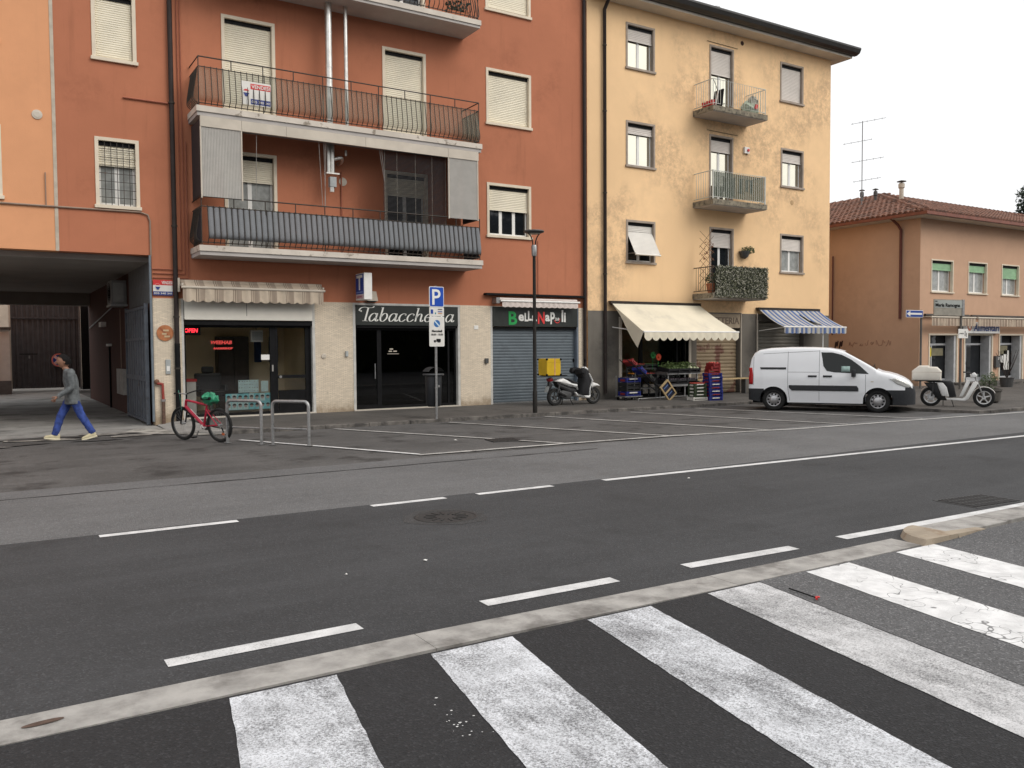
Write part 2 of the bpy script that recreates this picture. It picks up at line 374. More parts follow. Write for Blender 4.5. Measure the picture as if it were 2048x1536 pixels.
GL = {'T': ([[(-.3,1.2),(-.5,1.36),(-.36,1.64),(0,1.74),(.45,1.68),(.85,1.7),(1.05,1.86)], [(.42,1.66),(.4,.9),(.38,0)], [(.1,0.01),(.38,.03),(.66,.01)]], [(-.3,1.24,.11)], .70),
 'a': ([[(.82,.78),(.6,1.0),(.28,.86),(.1,.4),(.26,.0),(.55,.1),(.8,.5)], [(.86,1.0),(.82,.4),(.84,.06),(.98,.02),(1.12,.2)]], [], 1.16),
 'b': ([[(.02,1.68),(.2,1.76)], [(.2,1.76),(.17,.9),(.16,.3),(.34,0),(.62,.05),(.86,.45),(.8,.88),(.55,1.0),(.32,.8),(.2,.55)]], [], 1.06),
 'c': ([[(.76,.78),(.7,.95),(.48,1.0),(.2,.8),(.08,.4),(.22,.04),(.5,0),(.82,.26)]], [(.72,.82,.09)], .94),
 'h': ([[(.02,1.68),(.2,1.76)], [(.2,1.76),(.16,.8),(.14,0)], [(.16,.5),(.36,.88),(.6,1.0),(.74,.82),(.72,.35),(.76,.05),(.9,.02),(1.04,.2)]], [], 1.12),
 'e': ([[(.1,.5),(.45,.55),(.74,.76),(.62,.99),(.38,.96),(.14,.68),(.1,.28),(.3,0),(.58,.04),(.86,.3)]], [], .95),
 'r': ([[(.02,.85),(.2,1.0),(.18,.5),(.16,0)], [(.18,.45),(.36,.84),(.56,1.0),(.7,.92)]], [(.68,.88,.08)], .9),
 'i': ([[(.0,.82),(.18,1.0),(.16,.45),(.18,.06),(.32,.02),(.46,.2)]], [(.22,1.42,.1)], .70)}
def script_word(word, x, z, y, sc, slant=.22):
    mb = MB()
    for ch in word:
        st, dots, adv = GL[ch]
        for s in st: pen(mb, s, .045, .19, y, (x, z), sc, slant)
        for dx, dz, r in dots:
            c = [(x+(dx+dz*slant+r*math.cos(a))*sc, y, z+(dz+r*math.sin(a))*sc*.82) for a in [2*math.pi*k/12 for k in range(12)]]
            mb.add(c, [tuple(range(12))])
        x += adv*sc
    return mb
def disc(mb, cx, cz, r, y, n=28, r2=None, a0=0, a1=2*math.pi, plane='xz'):
    pts = [(cx+r*math.cos(a0+(a1-a0)*k/n), y, cz+r*math.sin(a0+(a1-a0)*k/n)) for k in range(n+(0 if abs(a1-a0-2*math.pi) < 1e-6 else 1))]
    if r2 is None: return mb.add(pts, [tuple(range(len(pts)))])
    q = [(cx+(p[0]-cx)*r2/r, y, cz+(p[2]-cz)*r2/r) for p in pts]; m = len(pts)
    full = abs(a1-a0-2*math.pi) < 1e-6
    return mb.add(pts+q, [(i, (i+1) % m, m+(i+1) % m, m+i) for i in range(m if full else m-1)])

# ------------------------------------------------------------------ ground, road, pavements
def sheet(name, poly, z, mat, thick=0):
    mb = MB()
    if thick: mb.prism(poly, z-thick, z, 'xy')
    else: mb.add([(x, y, z) for x, y in poly], [tuple(range(len(poly)))])
    o = mb.build(name, mat); o['kind'] = 'structure'; return o
def wavy(x0, x1, y, amp, n, seed):
    r = random.Random(seed); return [(x0+(x1-x0)*i/n, y+r.uniform(-amp, amp)) for i in range(n+1)]
g = MB(); S = 900
g.add([(-S,-S,-.06),(S,-S,-.06),(S,S,-.06),(-S,S,-.06)], [(0,1,2,3)]); go = g.build('ground', mk('ground_earth', (.12,.115,.11), .9, .2, .3)); go['kind'] = 'structure'
sheet('parking_area', [(-60,11.6),(60,11.6),(60,24),(3.4,24),(3.4,20.7),(-60,20.7)], -.012, M_park)
sheet('road', [(-80,8.0),(120,8.0)]+wavy(120,-80,12.28,.03,220,5), -.006, M_old).name = 'old_road_surface'
sheet('road', [(-80,4.5),(120,4.5)]+wavy(120,-80,8.90,.02,260,3), 0.0, M_dark)
sheet('driveway', [(-30,19.4),(0.2,19.25),(1.4,19.45),(2.4,19.7),(3.42,20.3),(3.42,47),(-30,47)], -.004, M_drive)
# near side: dark new asphalt to the left, older grey asphalt from the fourth stripe on, rising to the right behind the dropped kerb
TA = math.tan(rad(10.3))
def seam(y): return 4.86+(y-4.3)*TA
sheet('near_pavement', [(-60,-60),(seam(-60),-60),(seam(4.34),4.34),(-60,4.34)], .001, M_near)
mb = MB(); xs = [None, 6.95, 7.75, 120]; zs = [.001, .001, .028, .028]; ys = [-40, -2, 1, 4.34]
vs = []
for y in ys: vs += [((seam(y) if x is None else x+(y-4.3)*TA*.5 if x < 100 else x), y, z) for x, z in zip(xs, zs)]
mb.add(vs, [(r*4+c, r*4+c+1, (r+1)*4+c+1, (r+1)*4+c) for r in range(3) for c in range(3)])
o = mb.build('near_pavement_grey', M_side); o['kind'] = 'structure'

# flush kerb stones along the crossing, raised kerb to the right
nk = bpy.data.objects.new('near_kerb', None); COL.objects.link(nk); nk['kind'] = 'structure'
x = -7.6; i = 0
def ky(x): return 4.49+.03*math.sin(x*.7)*(1 if x < 6 else 0)
while x < 6.9:
    L = 2.45; x1 = min(x+L, 6.92); w0, w1 = ky(x), ky(x1)
    mb = MB(); zt = .006+RND.uniform(-.002, .003)
    mb.prism([(x+.002, w0-.15), (x1-.002, w1-.15), (x1-.002, w1+.145), (x+.002, w0+.145)], -.05, zt, 'xy'); mb.build('kerb_stone', M_kerb, nk); x = x1
mb = MB(); mb.add([(.20+.09*math.cos(a), 4.49+.025*math.sin(a)+.008*math.cos(a), .0105) for a in [k*math.tau/18 for k in range(18)]], [tuple(range(18))]); mb.build('rusty_inset', mk('rust_plate', (.10,.065,.05), .9, .3, 30), nk)
x = 7.42
while x < 40:
    mb = MB(); mb.box(x+.004, x+1.0-.004, 4.40+(.02 if x > 7.5 else 0), 4.74, -.05, .036+RND.uniform(-.002, .002), .008); mb.build('kerb_stone', M_kerb, nk); x += 1.0
# the rounded dropped end stone
mb = MB(); pts = []
for k in range(9):
    a = math.pi/2+math.pi/2*k/8; pts.append((7.40+.46*math.cos(a), 4.31+.43*math.sin(a)))
top = [(p[0], p[1], .055) for p in pts]+[(7.40, 4.30, .055)]; bot = [(7.40+(p[0]-7.40)*1.12, 4.31+(p[1]-4.31)*1.05, -.02) for p in pts]+[(7.40, 4.30, -.02)]
n = len(top); mb.add(top+bot, [tuple(range(n))]+[(i, n+i, n+(i+1) % n, (i+1) % n) for i in range(n)])
mb.add([(7.401,4.30,.055),(7.90,4.33,.034),(7.90,4.42,.034),(7.401,4.42,.055),(7.401,4.29,-.02),(7.90,4.32,-.02),(7.90,4.42,-.02),(7.401,4.42,-.02)], [(0,1,2,3),(0,4,5,1),(1,5,6,2),(3,2,6,7)])
mb.build('kerb_end_stone', mk('kerb_sandstone', (.36,.30,.23), .85, .15, 5, .3, 60, stain=((.2,.12,.06), 4, .55, .7, .6)), nk, weld=False)

# footway in front of the shops with its kerb
def footz(x, y):
    """footway surface: falls from the house walls to the kerb"""
    y0 = 18.02 if x < 19.75 else (11.9 if x > 21.4 else 18.02-(x-19.75)/1.67*6.1)
    return .068+.052*max(0, min(1, (y-y0)/(21.05-y0)))
mb = MB(); FX = [4.35,8,12,16,19.75,20.2,20.6,21.0,21.42,24,28,34,45,95]; FV = []
for x in FX:
    y0 = 18.02 if x <= 19.75 else (11.98 if x >= 21.42 else 18.02-(x-19.75)/1.67*6.04)
    for k in range(7):
        y = y0+(21.3-y0)*k/6; FV.append((x-.25*(k/6) if x == 4.35 else x, y, footz(x, y)))
mb.add(FV, [(i*7+k,(i+1)*7+k,(i+1)*7+k+1,i*7+k+1) for i in range(len(FX)-1) for k in range(6)])
mb.add([(27.3,21.3,.12),(95,21.3,.12),(95,60,.12),(27.3,60,.12)], [(0,1,2,3)])
sw = mb.build('footway', M_walk); sw['kind'] = 'structure'
def kerb_run(p, q, w=.14, L=1.0):
    p, q = Vector((*p, 0)), Vector((*q, 0)); d = (q-p); n = max(1, round(d.length/L)); d.normalize(); side = Vector((-d.y, d.x, 0)); st = (q-p).length/n
    for i in range(n):
        a = p+d*(i*st+.003); b = p+d*((i+1)*st-.003); j = RND.uniform(-.006, .006)
        mb = MB(); c = [a-side*.02, b-side*.02, b+side*w, a+side*w]
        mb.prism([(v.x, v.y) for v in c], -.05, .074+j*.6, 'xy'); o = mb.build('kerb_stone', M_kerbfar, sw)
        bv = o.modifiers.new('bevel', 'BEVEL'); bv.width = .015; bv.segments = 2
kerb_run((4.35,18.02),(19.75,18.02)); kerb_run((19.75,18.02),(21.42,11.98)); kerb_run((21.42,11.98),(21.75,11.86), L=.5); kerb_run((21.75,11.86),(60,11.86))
# sloping end of the footway beside the passage
mb = MB(); mb.add([(3.42,18.9,-.001),(4.35,18.02,-.001),(4.35,18.02,.068),(4.15,19.2,.09),(3.42,21.2,.02),(4.08,21.3,.121)], [(0,1,2,3),(0,3,5,4)])
o = mb.build('footway_ramp', M_drive); o['kind'] = 'structure'
sheet('driveway_patch', [(2.5,19.6),(3.9,18.1),(4.3,18.05),(3.4,20.2),(2.9,20.5)], .003, mk('pale_mortar', (.46,.44,.40), .9, .2, 5, .3, 40, stain=((.12,.11,.1), 2.5, .42, .6, .9)))
sheet('driveway_patch', [(.3,19.0),(1.5,18.65),(1.75,18.75),(1.45,19.1),(.4,19.5)], .002, mk('worn_white_patch', (.33,.31,.28), .9, .2, 4, .3, 40, stain=((.1,.095,.09), 2.2, .45, .6, .95)))
pq = random.Random(77); M_pd = asphalt('asphalt_patch_dark', (.072,.069,.067), .2); M_pl = mk('patch_pale', (.26,.245,.225), .9, .2, 4, .3, 40, stain=((.09,.085,.08), 2.5, .42, .6, .9))
for k, (cx, cy, w_, d_, m_) in enumerate(((.5,18.3,.55,.25,M_pd),(1.9,18.35,.5,.14,M_pd),(1.1,19.3,.9,.2,M_pd),(2.6,18.9,.5,.25,M_pl),(.1,18.0,.35,.16,M_pl),(2.2,19.5,.6,.22,M_pl)  )):
    sheet('asphalt_patch', [(cx+w_*(1+pq.uniform(-.35,.35))*math.cos(a), cy+d_*(1+pq.uniform(-.35,.35))*math.sin(a)) for a in [q_*math.tau/14 for q_ in range(14)]], .0035+.0004*k, m_)
sheet('road_seam', [(-6,11.62)]+wavy(-6,9,11.66,.03,40,8)+[(9,11.64)]+wavy(9,-6,11.615,.03,40,9), -.003, mk('bitumen_seam', (.03,.03,.03), .7))

# ------------------------------------------------------------------ painted markings
def mark(name, poly, z, mat): return sheet(name, poly, z, mat)
ZS = [(1.01,1.57,M_white_worn),(2.13,2.68,M_white_worn),(3.25,3.78,M_white_worn),(4.31,4.84,M_white_dust),(5.36,5.88,M_white_crack),(6.50,7.04,M_white_crack)]
rr = random.Random(4)
for a, b, m in ZS:
    def edge(x): return [(x+(y-4.3)*TA+rr.uniform(-.0035, .0035), y) for y in [4.31-k*.06 for k in range(90)]]
    L = edge(a); R_ = edge(b); z = .0045
    mbs = MB(); mbs.add([(*p, z) for p in L]+[(*p, z) for p in R_], [(i, i+1, 90+i+1, 90+i) for i in range(89)])
    o = mbs.build('zebra_stripe', m); o['kind'] = 'structure'
def line(name, pts, w, mat, z=.004):
    P = [Vector((*p, 0)) for p in pts]; L = []; R_ = []
    for i, p in enumerate(P):
        t = (P[min(i+1, len(P)-1)]-P[max(0, i-1)]).normalized(); n = Vector((-t.y, t.x, 0))
        L.append(p+n*w/2); R_.append(p-n*w/2)
    mb = MB(); mb.add([(v.x, v.y, z) for v in L+R_], [(i, i+1, len(P)+i+1, len(P)+i) for i in range(len(P)-1)])
    o = mb.build(name, mat); o['kind'] = 'structure'; return o
for a, b in ((.9,2.18),(3.64,4.56),(4.99,6.08)): line('centre_dash', [(a,8.79),(b,8.79)], .115, M_white)
line('centre_line', [(6.89,8.78),(10,8.70),(16.8,8.52),(30,8.3),(60,8.2)], .12, M_white)
for a, b, y0, y1 in ((.83,1.98,4.99,5.0),(2.87,4.0,4.98,4.96),(4.71,5.93,4.95,4.90)): line('edge_dash', [(a,y0),(b,y1)], .13, M_white)
line('edge_line', [(6.58,4.91),(8,4.875),(9.4,4.85),(14,4.85),(40,4.85)], .13, M_white)
line('bay_edge_line', [(6.05,12.6),(9,12.55),(11.4,12.43),(14.5,11.95),(18.9,11.75),(22.6,11.52),(40,11.4)], .13, M_white_old)
for p, q in (((4.22,16.7),(6.1,12.68)),((6.53,17.8),(8.98,12.62)),((9.33,17.75),(11.4,12.5)),((12.09,17.8),(13.89,12.1)),((14.74,17.6),(16.28,12.0)),((17.1,17.6),(18.93,11.9))):
    line('bay_line', [p, ((p[0]+q[0])/2+.02, (p[1]+q[1])/2), q], .10, M_white_old if p[0] > 5 else M_white)

# covers and grates in the road
def cover(name, label, c, w, d, mat, rz=0):
    t = thing(name, label, 'drain cover', (*c, 0), rz)
    MB().box(-w/2, w/2, -d/2, d/2, -.03, .006, .004).build('frame', mat, t)
    n = 7
    for i in range(n):
        x = -w/2+.04+(w-.08)*(i+.5)/n; MB().box(x-.02, x+.02, -d/2+.04, d/2-.04, .004, .012).build('bar', mat, t)
    return t
M_castiron = mk('cast_iron', (.045,.044,.044), .6, .2, 30, .3, 60, metal=.3)
t = thing('manhole_cover', 'round sunken manhole cover in the dark road', 'manhole', (4.05,7.79,0))
MB().lathe([(.01,.004),(.30,.004),(.31,.010),(.33,.010),(.335,.002)], n=36).build('lid', M_castiron, t)
mb = MB(); pr = random.Random(2); ring = [(.44+pr.uniform(-.05, .04)) for k in range(30)]
mb.add([(ring[k]*math.cos(k*math.tau/30), ring[k]*math.sin(k*math.tau/30), .0025) for k in range(30)], [tuple(range(30))]); mb.build('asphalt_patch', asphalt('asphalt_patch', (.056,.055,.056), .4), t)
for k in range(14):
    a = k*math.tau/14; MB().obox((.17*math.cos(a), .17*math.sin(a), .007), (.12, .02, .008), (0, 0, a)).build('tread_bar', M_castiron, t)
t = thing('drain_grate', 'iron storm drain grate by the right-hand kerb', 'drain grate', (9.42,5.24,0), rad(-5))
MB().box(-.42,.42,-.27,.27,-.03,.005,.004).build('frame', M_castiron, t)
for i in range(14): MB().box(-.38+i*.056, -.352+i*.056, -.23, .23, .003, .012).build('bar', M_castiron, t)
for j in (-.12, 0, .12): MB().box(-.39,.39,j-.012,j+.012,.002,.010).build('bar', M_castiron, t)
cover('drain_cover', 'square iron drain cover in the parking bay', (8.4,13.75), .6, .5, M_castiron, rad(-10))
for lab, p, s in (('larger white paper scrap on the dark road', (3.05,6.25), .02), ('tiny white scrap on the dark road, left of a larger one', (2.35,6.2), .013), ('white scrap on the road beyond the solid centre line', (7.9,8.25), .025), ('white scrap in the first parking bay', (7.6,14.2), .04)):
    q = random.Random(s*1000); mb = MB(); mb.add([(s*(1+q.uniform(-.3,.3))*math.cos(a), s*.7*(1+q.uniform(-.3,.3))*math.sin(a), q.uniform(0,.012)) for a in [k*math.tau/6 for k in range(6)]]+[(0,0,.018)], [(k, (k+1) % 6, 6) for k in range(6)]+[(5,4,3,2,1,0)])
    o = mb.build('paper_scrap', M_whitep); o.location = (*p, .002); tag(o, lab, 'litter')
t = thing('broken_stick', 'dark stick with a red plastic tip lying on the zebra crossing', 'stick', (4.83,3.8,.006))
MB().tube([(0,0,.010),(.02,.12,.008),(.035,.26,.007)], .005, 6).build('stick', M_black, t)
MB().tube([(-.02,-.022,.010),(.0,.0,.014),(.024,-.008,.012)], .008, 6).build('plastic_tip', M_redp, t)
# spilled paint flecks by the first stripe
fr = random.Random(9); mb = MB()
for k in range(20):
    cx, cy, s = fr.gauss(1.84,.04), fr.gauss(3.45,.14), fr.uniform(.003,.011)
    mb.add([(cx+s*fr.uniform(.5,1)*math.cos(a), cy+s*fr.uniform(.5,1)*math.sin(a), .004) for a in [q*math.tau/6 for q in range(6)]], [tuple(range(6))])
o = mb.build('paint_flecks', M_white); o['kind'] = 'structure'
# ------------------------------------------------------------------ building helpers
YF = 21.05
def wall(mb, x0, x1, z0, z1, y, holes, rev=.2):
    xs = sorted({x0, x1, *[max(x0, min(x1, h[i])) for h in holes for i in (0, 1)]}); zs = sorted({z0, z1, *[max(z0, min(z1, h[i])) for h in holes for i in (2, 3)]})
    for i in range(len(xs)-1):
        for j in range(len(zs)-1):
            cx, cz = (xs[i]+xs[i+1])/2, (zs[j]+zs[j+1])/2
            if any(h[0] < cx < h[1] and h[2] < cz < h[3] for h in holes): continue
            mb.quad((xs[i],y,zs[j]), (xs[i+1],y,zs[j]), (xs[i+1],y,zs[j+1]), (xs[i],y,zs[j+1]))
    for h in holes:
        a, b, c, d = h[:4]; r = h[4] if len(h) > 4 else rev
        if r <= 0: continue
        mb.quad((a,y,c),(a,y,d),(a,y+r,d),(a,y+r,c)); mb.quad((b,y,c),(b,y+r,c),(b,y+r,d),(b,y,d))
        mb.quad((a,y,d),(b,y,d),(b,y+r,d),(a,y+r,d)); mb.quad((a,y,c),(a,y+r,c),(b,y+r,c),(b,y,c))
    return mb
def slats(x0, x1, z0, z1, y, p=.05, d=.016):
    mb = MB(); n = max(1, int(round((z1-z0)/p))); p = (z1-z0)/n; prof = []
    for i in range(n): prof += [(y+d*.9, z0+i*p), (y+d*.2, z0+i*p+p*.14), (y-d*.15, z0+i*p+p*.5), (y+d*.2, z0+i*p+p*.86)]
    prof.append((y+d*.9, z1)); m = len(prof)
    return mb.add([(x0, a, b) for a, b in prof]+[(x1, a, b) for a, b in prof], [(i, m+i, m+i+1, i+1) for i in range(m-1)])
def window(par, x0, x1, z0, z1, shut, sur, shm, ncas=2, gl=None, cas=None, rev=.18, sw=.075, sill=True, door=False, y=YF, bars=False, name=None):
    """outer size of the stone surround; shutter lowered by the fraction 'shut'"""
    mb = MB(); p = .022
    mb.box(x0, x0+sw, y-p, y+.10, z0, z1); mb.box(x1-sw, x1, y-p, y+.10, z0, z1); mb.box(x0+sw, x1-sw, y-p, y+.10, z1-sw, z1)
    w = mb.build(name or ('balcony_door' if door else 'window'), sur, par)
    if sill: MB().box(x0-.03, x1+.03, y-.06, y+.12, z0-.015, z0+sw*.8, .006).build('sill', sur, w)
    a, b, c, d = x0+sw+.001, x1-sw-.001, z0+(sw*.8 if sill else .02), z1-sw
    zs = d-(d-c)*shut
    mb = MB(); mb.box(a, b, y+.06, y+.10, d-.10, d-.001); mb.build('head_shade_strip', M_black, w)  # black strip standing in for the shade under the window head
    if shut > 0: slats(a+.01, b-.01, zs, d-.02, y+.075).build('shutter', shm, w)
    if shut > 0: MB().box(a+.01, b-.01, y+.066, y+.09, zs-.03, zs).build('shutter_end_bar', shm, w)
    if shut < .97:
        cw = (b-a)/ncas; f = .05; yy = y+rev-.05
        for k in range(ncas):
            u, v = a+cw*k, a+cw*(k+1); mb = MB()
            mb.box(u, u+f, yy, yy+.045, c, zs+.05); mb.box(v-f, v, yy, yy+.045, c, zs+.05); mb.box(u+f, v-f, yy, yy+.045, c, c+f*1.3)
            cs = mb.build('casement', cas, w); MB().box(u+f, v-f, yy+.015, yy+.025, c+f*1.3, zs+.05).build('pane', gl, cs)
    else: MB().box(a, b, y+rev-.03, y+rev-.01, c, d).build('inner_panel', M_black, w)
    if bars:
        for k in range(1, 6):
            xx = a+(b-a)*k/6; MB().box(xx-.007, xx+.007, y+.01, y+.024, c, d).build('grille_bar', M_iron, w)
        for k in range(1, 8):
            zz = c+(d-c)*k/8; MB().box(a, b, y+.012, y+.022, zz-.006, zz+.006).build('grille_bar', M_iron, w)
    return w
def baluster_mesh(h, belly=.10, r=.0105):
    P = [(0,0,h),(0,-belly*.25,h*.8),(0,-belly*.75,h*.45),(0,-belly,h*.22),(0,-belly*.75,h*.12),(0,-belly*.15,h*.06),(0,0,0)]
    return MB().tube(spline(P, 2), r, 5).mesh('baluster', True)
def belly_sheet(x0, x1, y, z0, h, belly, off=.0, n=60, wav=.0, side=False):
    prof = spline([(0,0,h),(0,-belly*.25,h*.8),(0,-belly*.75,h*.45),(0,-belly,h*.22),(0,-belly*.75,h*.12),(0,-belly*.3,h*.08)], 2)
    mb = MB(); m = len(prof); vs = []
    for i in range(n+1):
        x = x0+(x1-x0)*i/n
        for p in prof:
            o = -wav*abs(math.sin(math.pi*(i+.0)/8))
            vs.append((x, y+p.y+off+o, z0+p.z))
    return mb.add(vs, [(i*m+j, (i+1)*m+j, (i+1)*m+j+1, i*m+j+1) for i in range(n) for j in range(m-1)])

# ------------------------------------------------------------------ the terracotta block
RB = thing('apartment_building', 'terracotta red apartment block with long balconies over three shops', 'building', (8.6,YF,0), world=True)
wins = [(2.28,3.19,8.19,9.72),(2.28,3.19,4.94,6.50),(12.35,13.87,8.10,9.68),(12.35,13.85,4.92,6.46),(12.35,13.87,11.28,12.85),
        (5.07,6.35,7.24,9.72),(9.19,10.46,7.24,9.70),(5.07,6.34,4.12,6.52),(9.21,10.48,4.12,6.47),(5.07,6.35,10.50,12.9),(9.19,10.46,10.50,12.9)]
mb = MB(); inn = [(a+.03, b-.03, c+.03, d-.03, .19) for a, b, c, d in wins]
wall(mb, 1.53, 15.86, 2.95, 14.2, YF, inn+[(1.53,3.40,2.95,3.93,0)]); mb.quad((15.86,YF,2.95),(15.86,YF+11,2.95),(15.86,YF+11,14.2),(15.86,YF,14.2))
mb.quad((1.53,YF,3.93),(3.40,YF,3.93),(3.40,YF+.35,3.93),(1.53,YF+.35,3.93))
RW = mb.build('wall', M_red, RB, weld=False)
MB().box(1.53, 15.86, YF+.01, YF+13.5, 14.2, 14.4).build('roof', M_kerbfar, RB)
MB().box(1.53, 15.86, YF+13.3, YF+13.5, 3.93, 14.2).build('rear_wall', M_red, RB)
mb = MB(); mb.box(1.46, 1.53, YF-.012, YF+.05, 3.93, 14.2); mb.build('joint_strip', mk('mortar_strip', (.50,.44,.36), .9, .12, 6, .3, 40), RB)
M_minib = None
def minibrick(name, col, mortar):
    m, nt, bs = _new(name); v = coords(nt, 'P')
    mp = N(nt, 'ShaderNodeMapping'); mp.inputs['Rotation'].default_value = (rad(90), 0, 0); nt.links.new(v, mp.inputs['Vector'])
    br = N(nt, 'ShaderNodeTexBrick'); br.inputs['Scale'].default_value = 1.0; br.inputs['Brick Width'].default_value = .12; br.inputs['Row Height'].default_value = .028; br.inputs['Mortar Size'].default_value = .004
    br.inputs['Color1'].default_value = (*col, 1); br.inputs['Color2'].default_value = (*mul(col, .82), 1); br.inputs['Mortar'].default_value = (*mortar, 1); nt.links.new(mp.outputs[0], br.inputs['Vector'])
    c = mixc(nt, ramp(nt, noise(nt, v, 1.6, 6, .6), .45, .75, 0, .55), br.outputs[0], mul(col, .62))
    c = mixc(nt, ramp(nt, noise(nt, v, 7, 6, .7), .58, .7, 0, .6), c, mul(col, .45))
    sx = N(nt, 'ShaderNodeSeparateXYZ'); nt.links.new(v, sx.inputs[0])
    dz = ramp(nt, math_(nt, 'ADD', sx.outputs[2], math_(nt, 'MULTIPLY', noise(nt, v, 5, 5, .7), .6)), .35, .75, .75, 0)
    c = mixc(nt, dz, c, (.22,.15,.085)); nt.links.new(c, bs.inputs['Base Color']); bs.inputs['Roughness'].default_value = .85
    bump(nt, bs, br.outputs['Fac'], -.5, .006); return m
M_minib = minibrick('split_brick_cream', (.82,.71,.56), (.46,.38,.29))
for a, b in ((3.40,4.02),(7.24,8.26),(11.44,12.43),(15.56,15.86)):
    MB().box(a, b, YF-.02, YF+.30, .0, 2.95).build('shop_pillar', M_minib, RB)
MB().box(3.40, 15.86, YF+.001, YF+.3, 2.93, 2.949).build('lintel', M_cream, RB)
WA = dict(sur=M_marble, shm=M_shut, cas=M_pvc)
window(RB, *wins[0], 1, **WA); window(RB, *wins[1], .36, gl=M_curt, bars=True, ncas=2, **WA)
window(RB, *wins[2], 1, **WA); window(RB, *wins[3], .47, gl=M_glass, ncas=3, **WA); window(RB, *wins[4], .93, gl=M_glass, ncas=3, **WA)
window(RB, *wins[5], 1, sill=False, door=True, **WA); window(RB, *wins[6], 1, sill=False, door=True, **WA)
window(RB, *wins[7], .26, gl=M_curt, sill=False, door=True, **WA); window(RB, *wins[8], .24, gl=M_glass, sill=False, door=True, **WA)
window(RB, *wins[9], .6, gl=M_glass, sill=False, door=True, **WA); window(RB, *wins[10], .6, gl=M_glass, sill=False, door=True, **WA)
YB = 20.10; BX0, BX1 = 4.33, 11.60
M_mesh = veil('balcony_green_mesh', (.16,.19,.15), .42); M_cloth = veil('balcony_grey_cloth', (.19,.20,.215), .97, pat=110)
bal = baluster_mesh(.86)
def long_balcony(zb, zt, screen, top=True):
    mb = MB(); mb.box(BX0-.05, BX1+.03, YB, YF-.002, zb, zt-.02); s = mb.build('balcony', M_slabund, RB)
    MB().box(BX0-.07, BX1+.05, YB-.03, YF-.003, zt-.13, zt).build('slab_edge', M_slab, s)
    for h in (1.10, .88, .07):
        r = .016 if h > 1 else .012
        MB().tube([(BX0, YF-.01, zt+h), (BX0, YB+.03, zt+h), (BX1-.02, YB+.03, zt+h), (BX1-.02, YF-.01, zt+h)], r, 6).build('rail', M_iron, s)
    np_ = 10
    for k in range(np_+1):
        x = BX0+(BX1-.02-BX0)*k/np_; full = k % 2 == 0
        MB().tube([(x, YB+.03, zt if full else zt+.88), (x, YB+.03, zt+1.1)], .013, 5).build('post', M_iron, s)
    n = 54
    for k in range(1, n):
        x = BX0+(BX1-.02-BX0)*k/n; link(bal, 'baluster', M_iron, s, (x, YB+.03, zt+.04))
    for k in range(1, 8):
        for x, rz in ((BX0, -math.pi/2), (BX1-.02, math.pi/2)): link(bal, 'baluster', M_iron, s, (x, YB+.03+.9*k/8, zt+.04), (0, 0, rz))
    if screen == 'mesh':
        belly_sheet(BX0+.01, BX1-.03, YB+.068, zt+.05, .83, .10).build('mesh_screen', M_mesh, s, True)
        for x in (BX0-.0, BX1-.02): MB().box(x-.002+(.012 if x < 6 else -.012), x+.002+(.012 if x < 6 else -.012), YB+.05, YF-.02, zt+.08, zt+.86).build('mesh_screen', M_mesh, s)
    if screen == 'cloth':
        belly_sheet(BX0+.135, BX1-.02, YB+.050, zt+.09, .80, .10, n=53*8, wav=.022).build('cloth_screen', M_cloth, s, True)
        for x in (BX0+.012, BX1-.032): MB().box(x-.002, x+.002, YB+.06, YF-.02, zt+.08, zt+.86).build('cloth_screen', mk('dark_navy_cloth', (.03,.035,.045), .8), s)
    return s
B1 = long_balcony(3.90, 4.12, 'cloth'); B2 = long_balcony(7.02, 7.24, 'mesh'); B3 = long_balcony(10.32, 10.52, None)
# sun screen on the first-floor balcony: fascia, perforated side screens, slatted blind, cords
sc_ = thing('balcony_sun_screen', 'pale fascia with perforated roller screens on the lower long balcony', 'sun screen', (8,YB,4.12), world=True)
for a, b in ((4.34,5.255),(5.262,6.3),(6.306,8.3),(8.306,10.62),(10.627,11.54)):
    MB().box(a, b, YB-.012, YB+.05, 6.78, 7.015).build('fascia_panel', M_cream, sc_)
MB().box(5.3, 10.6, YB+.10, YB+.25, 6.80, 6.95).build('blind_cassette', mk('cassette_grey', (.16,.16,.165), .6), sc_)
def ribs(x0, x1, z0, z1, y, n=26, d=.012):
    P = [(x0+(x1-x0)*i/(2*n), y+(d if i % 2 else 0)) for i in range(2*n+1)]; m = len(P)
    return MB().add([(a, b, z0) for a, b in P]+[(a, b, z1) for a, b in P], [(i, i+1, m+i+1, m+i) for i in range(m-1)])
M_perf = veil('perforated_screen', (.47,.45,.42), .93)
ribs(4.36, 5.24, 5.22, 6.78, YB+.004).build('roller_screen', M_perf, sc_); ribs(10.65, 11.50, 5.20, 6.78, YB+.004).build('roller_screen', M_perf, sc_)
for x in (4.345, 5.25, 10.635, 11.515): MB().box(x-.014, x+.014, YB-.008, YB+.03, 5.18, 6.78).build('guide_rail', M_cream, sc_)
MB().box(4.33, 4.342, YB+.05, YF-.05, 5.25, 6.95).build('side_panel', mk('side_panel_dark', (.03,.03,.034), .6), sc_)
MB().box(11.53, 11.542, YB+.05, YF-.05, 5.22, 6.95).build('side_panel', MC['side_panel_dark'], sc_)
mb = MB()
for k in range(62): mb.obox((9.72, YB+.12, 4.98+k*.0305), (1.80, .027, .0025), (rad(40), 0, 0))
mb.build('slatted_blind', mk('blind_dark', (.035,.035,.037), .5), sc_)
for x in (8.86, 9.2, 9.72, 10.2, 10.6): MB().tube([(x, YB+.12, 4.95), (x, YB+.12, 6.85)], .004, 4).build('cord', M_cream, sc_)
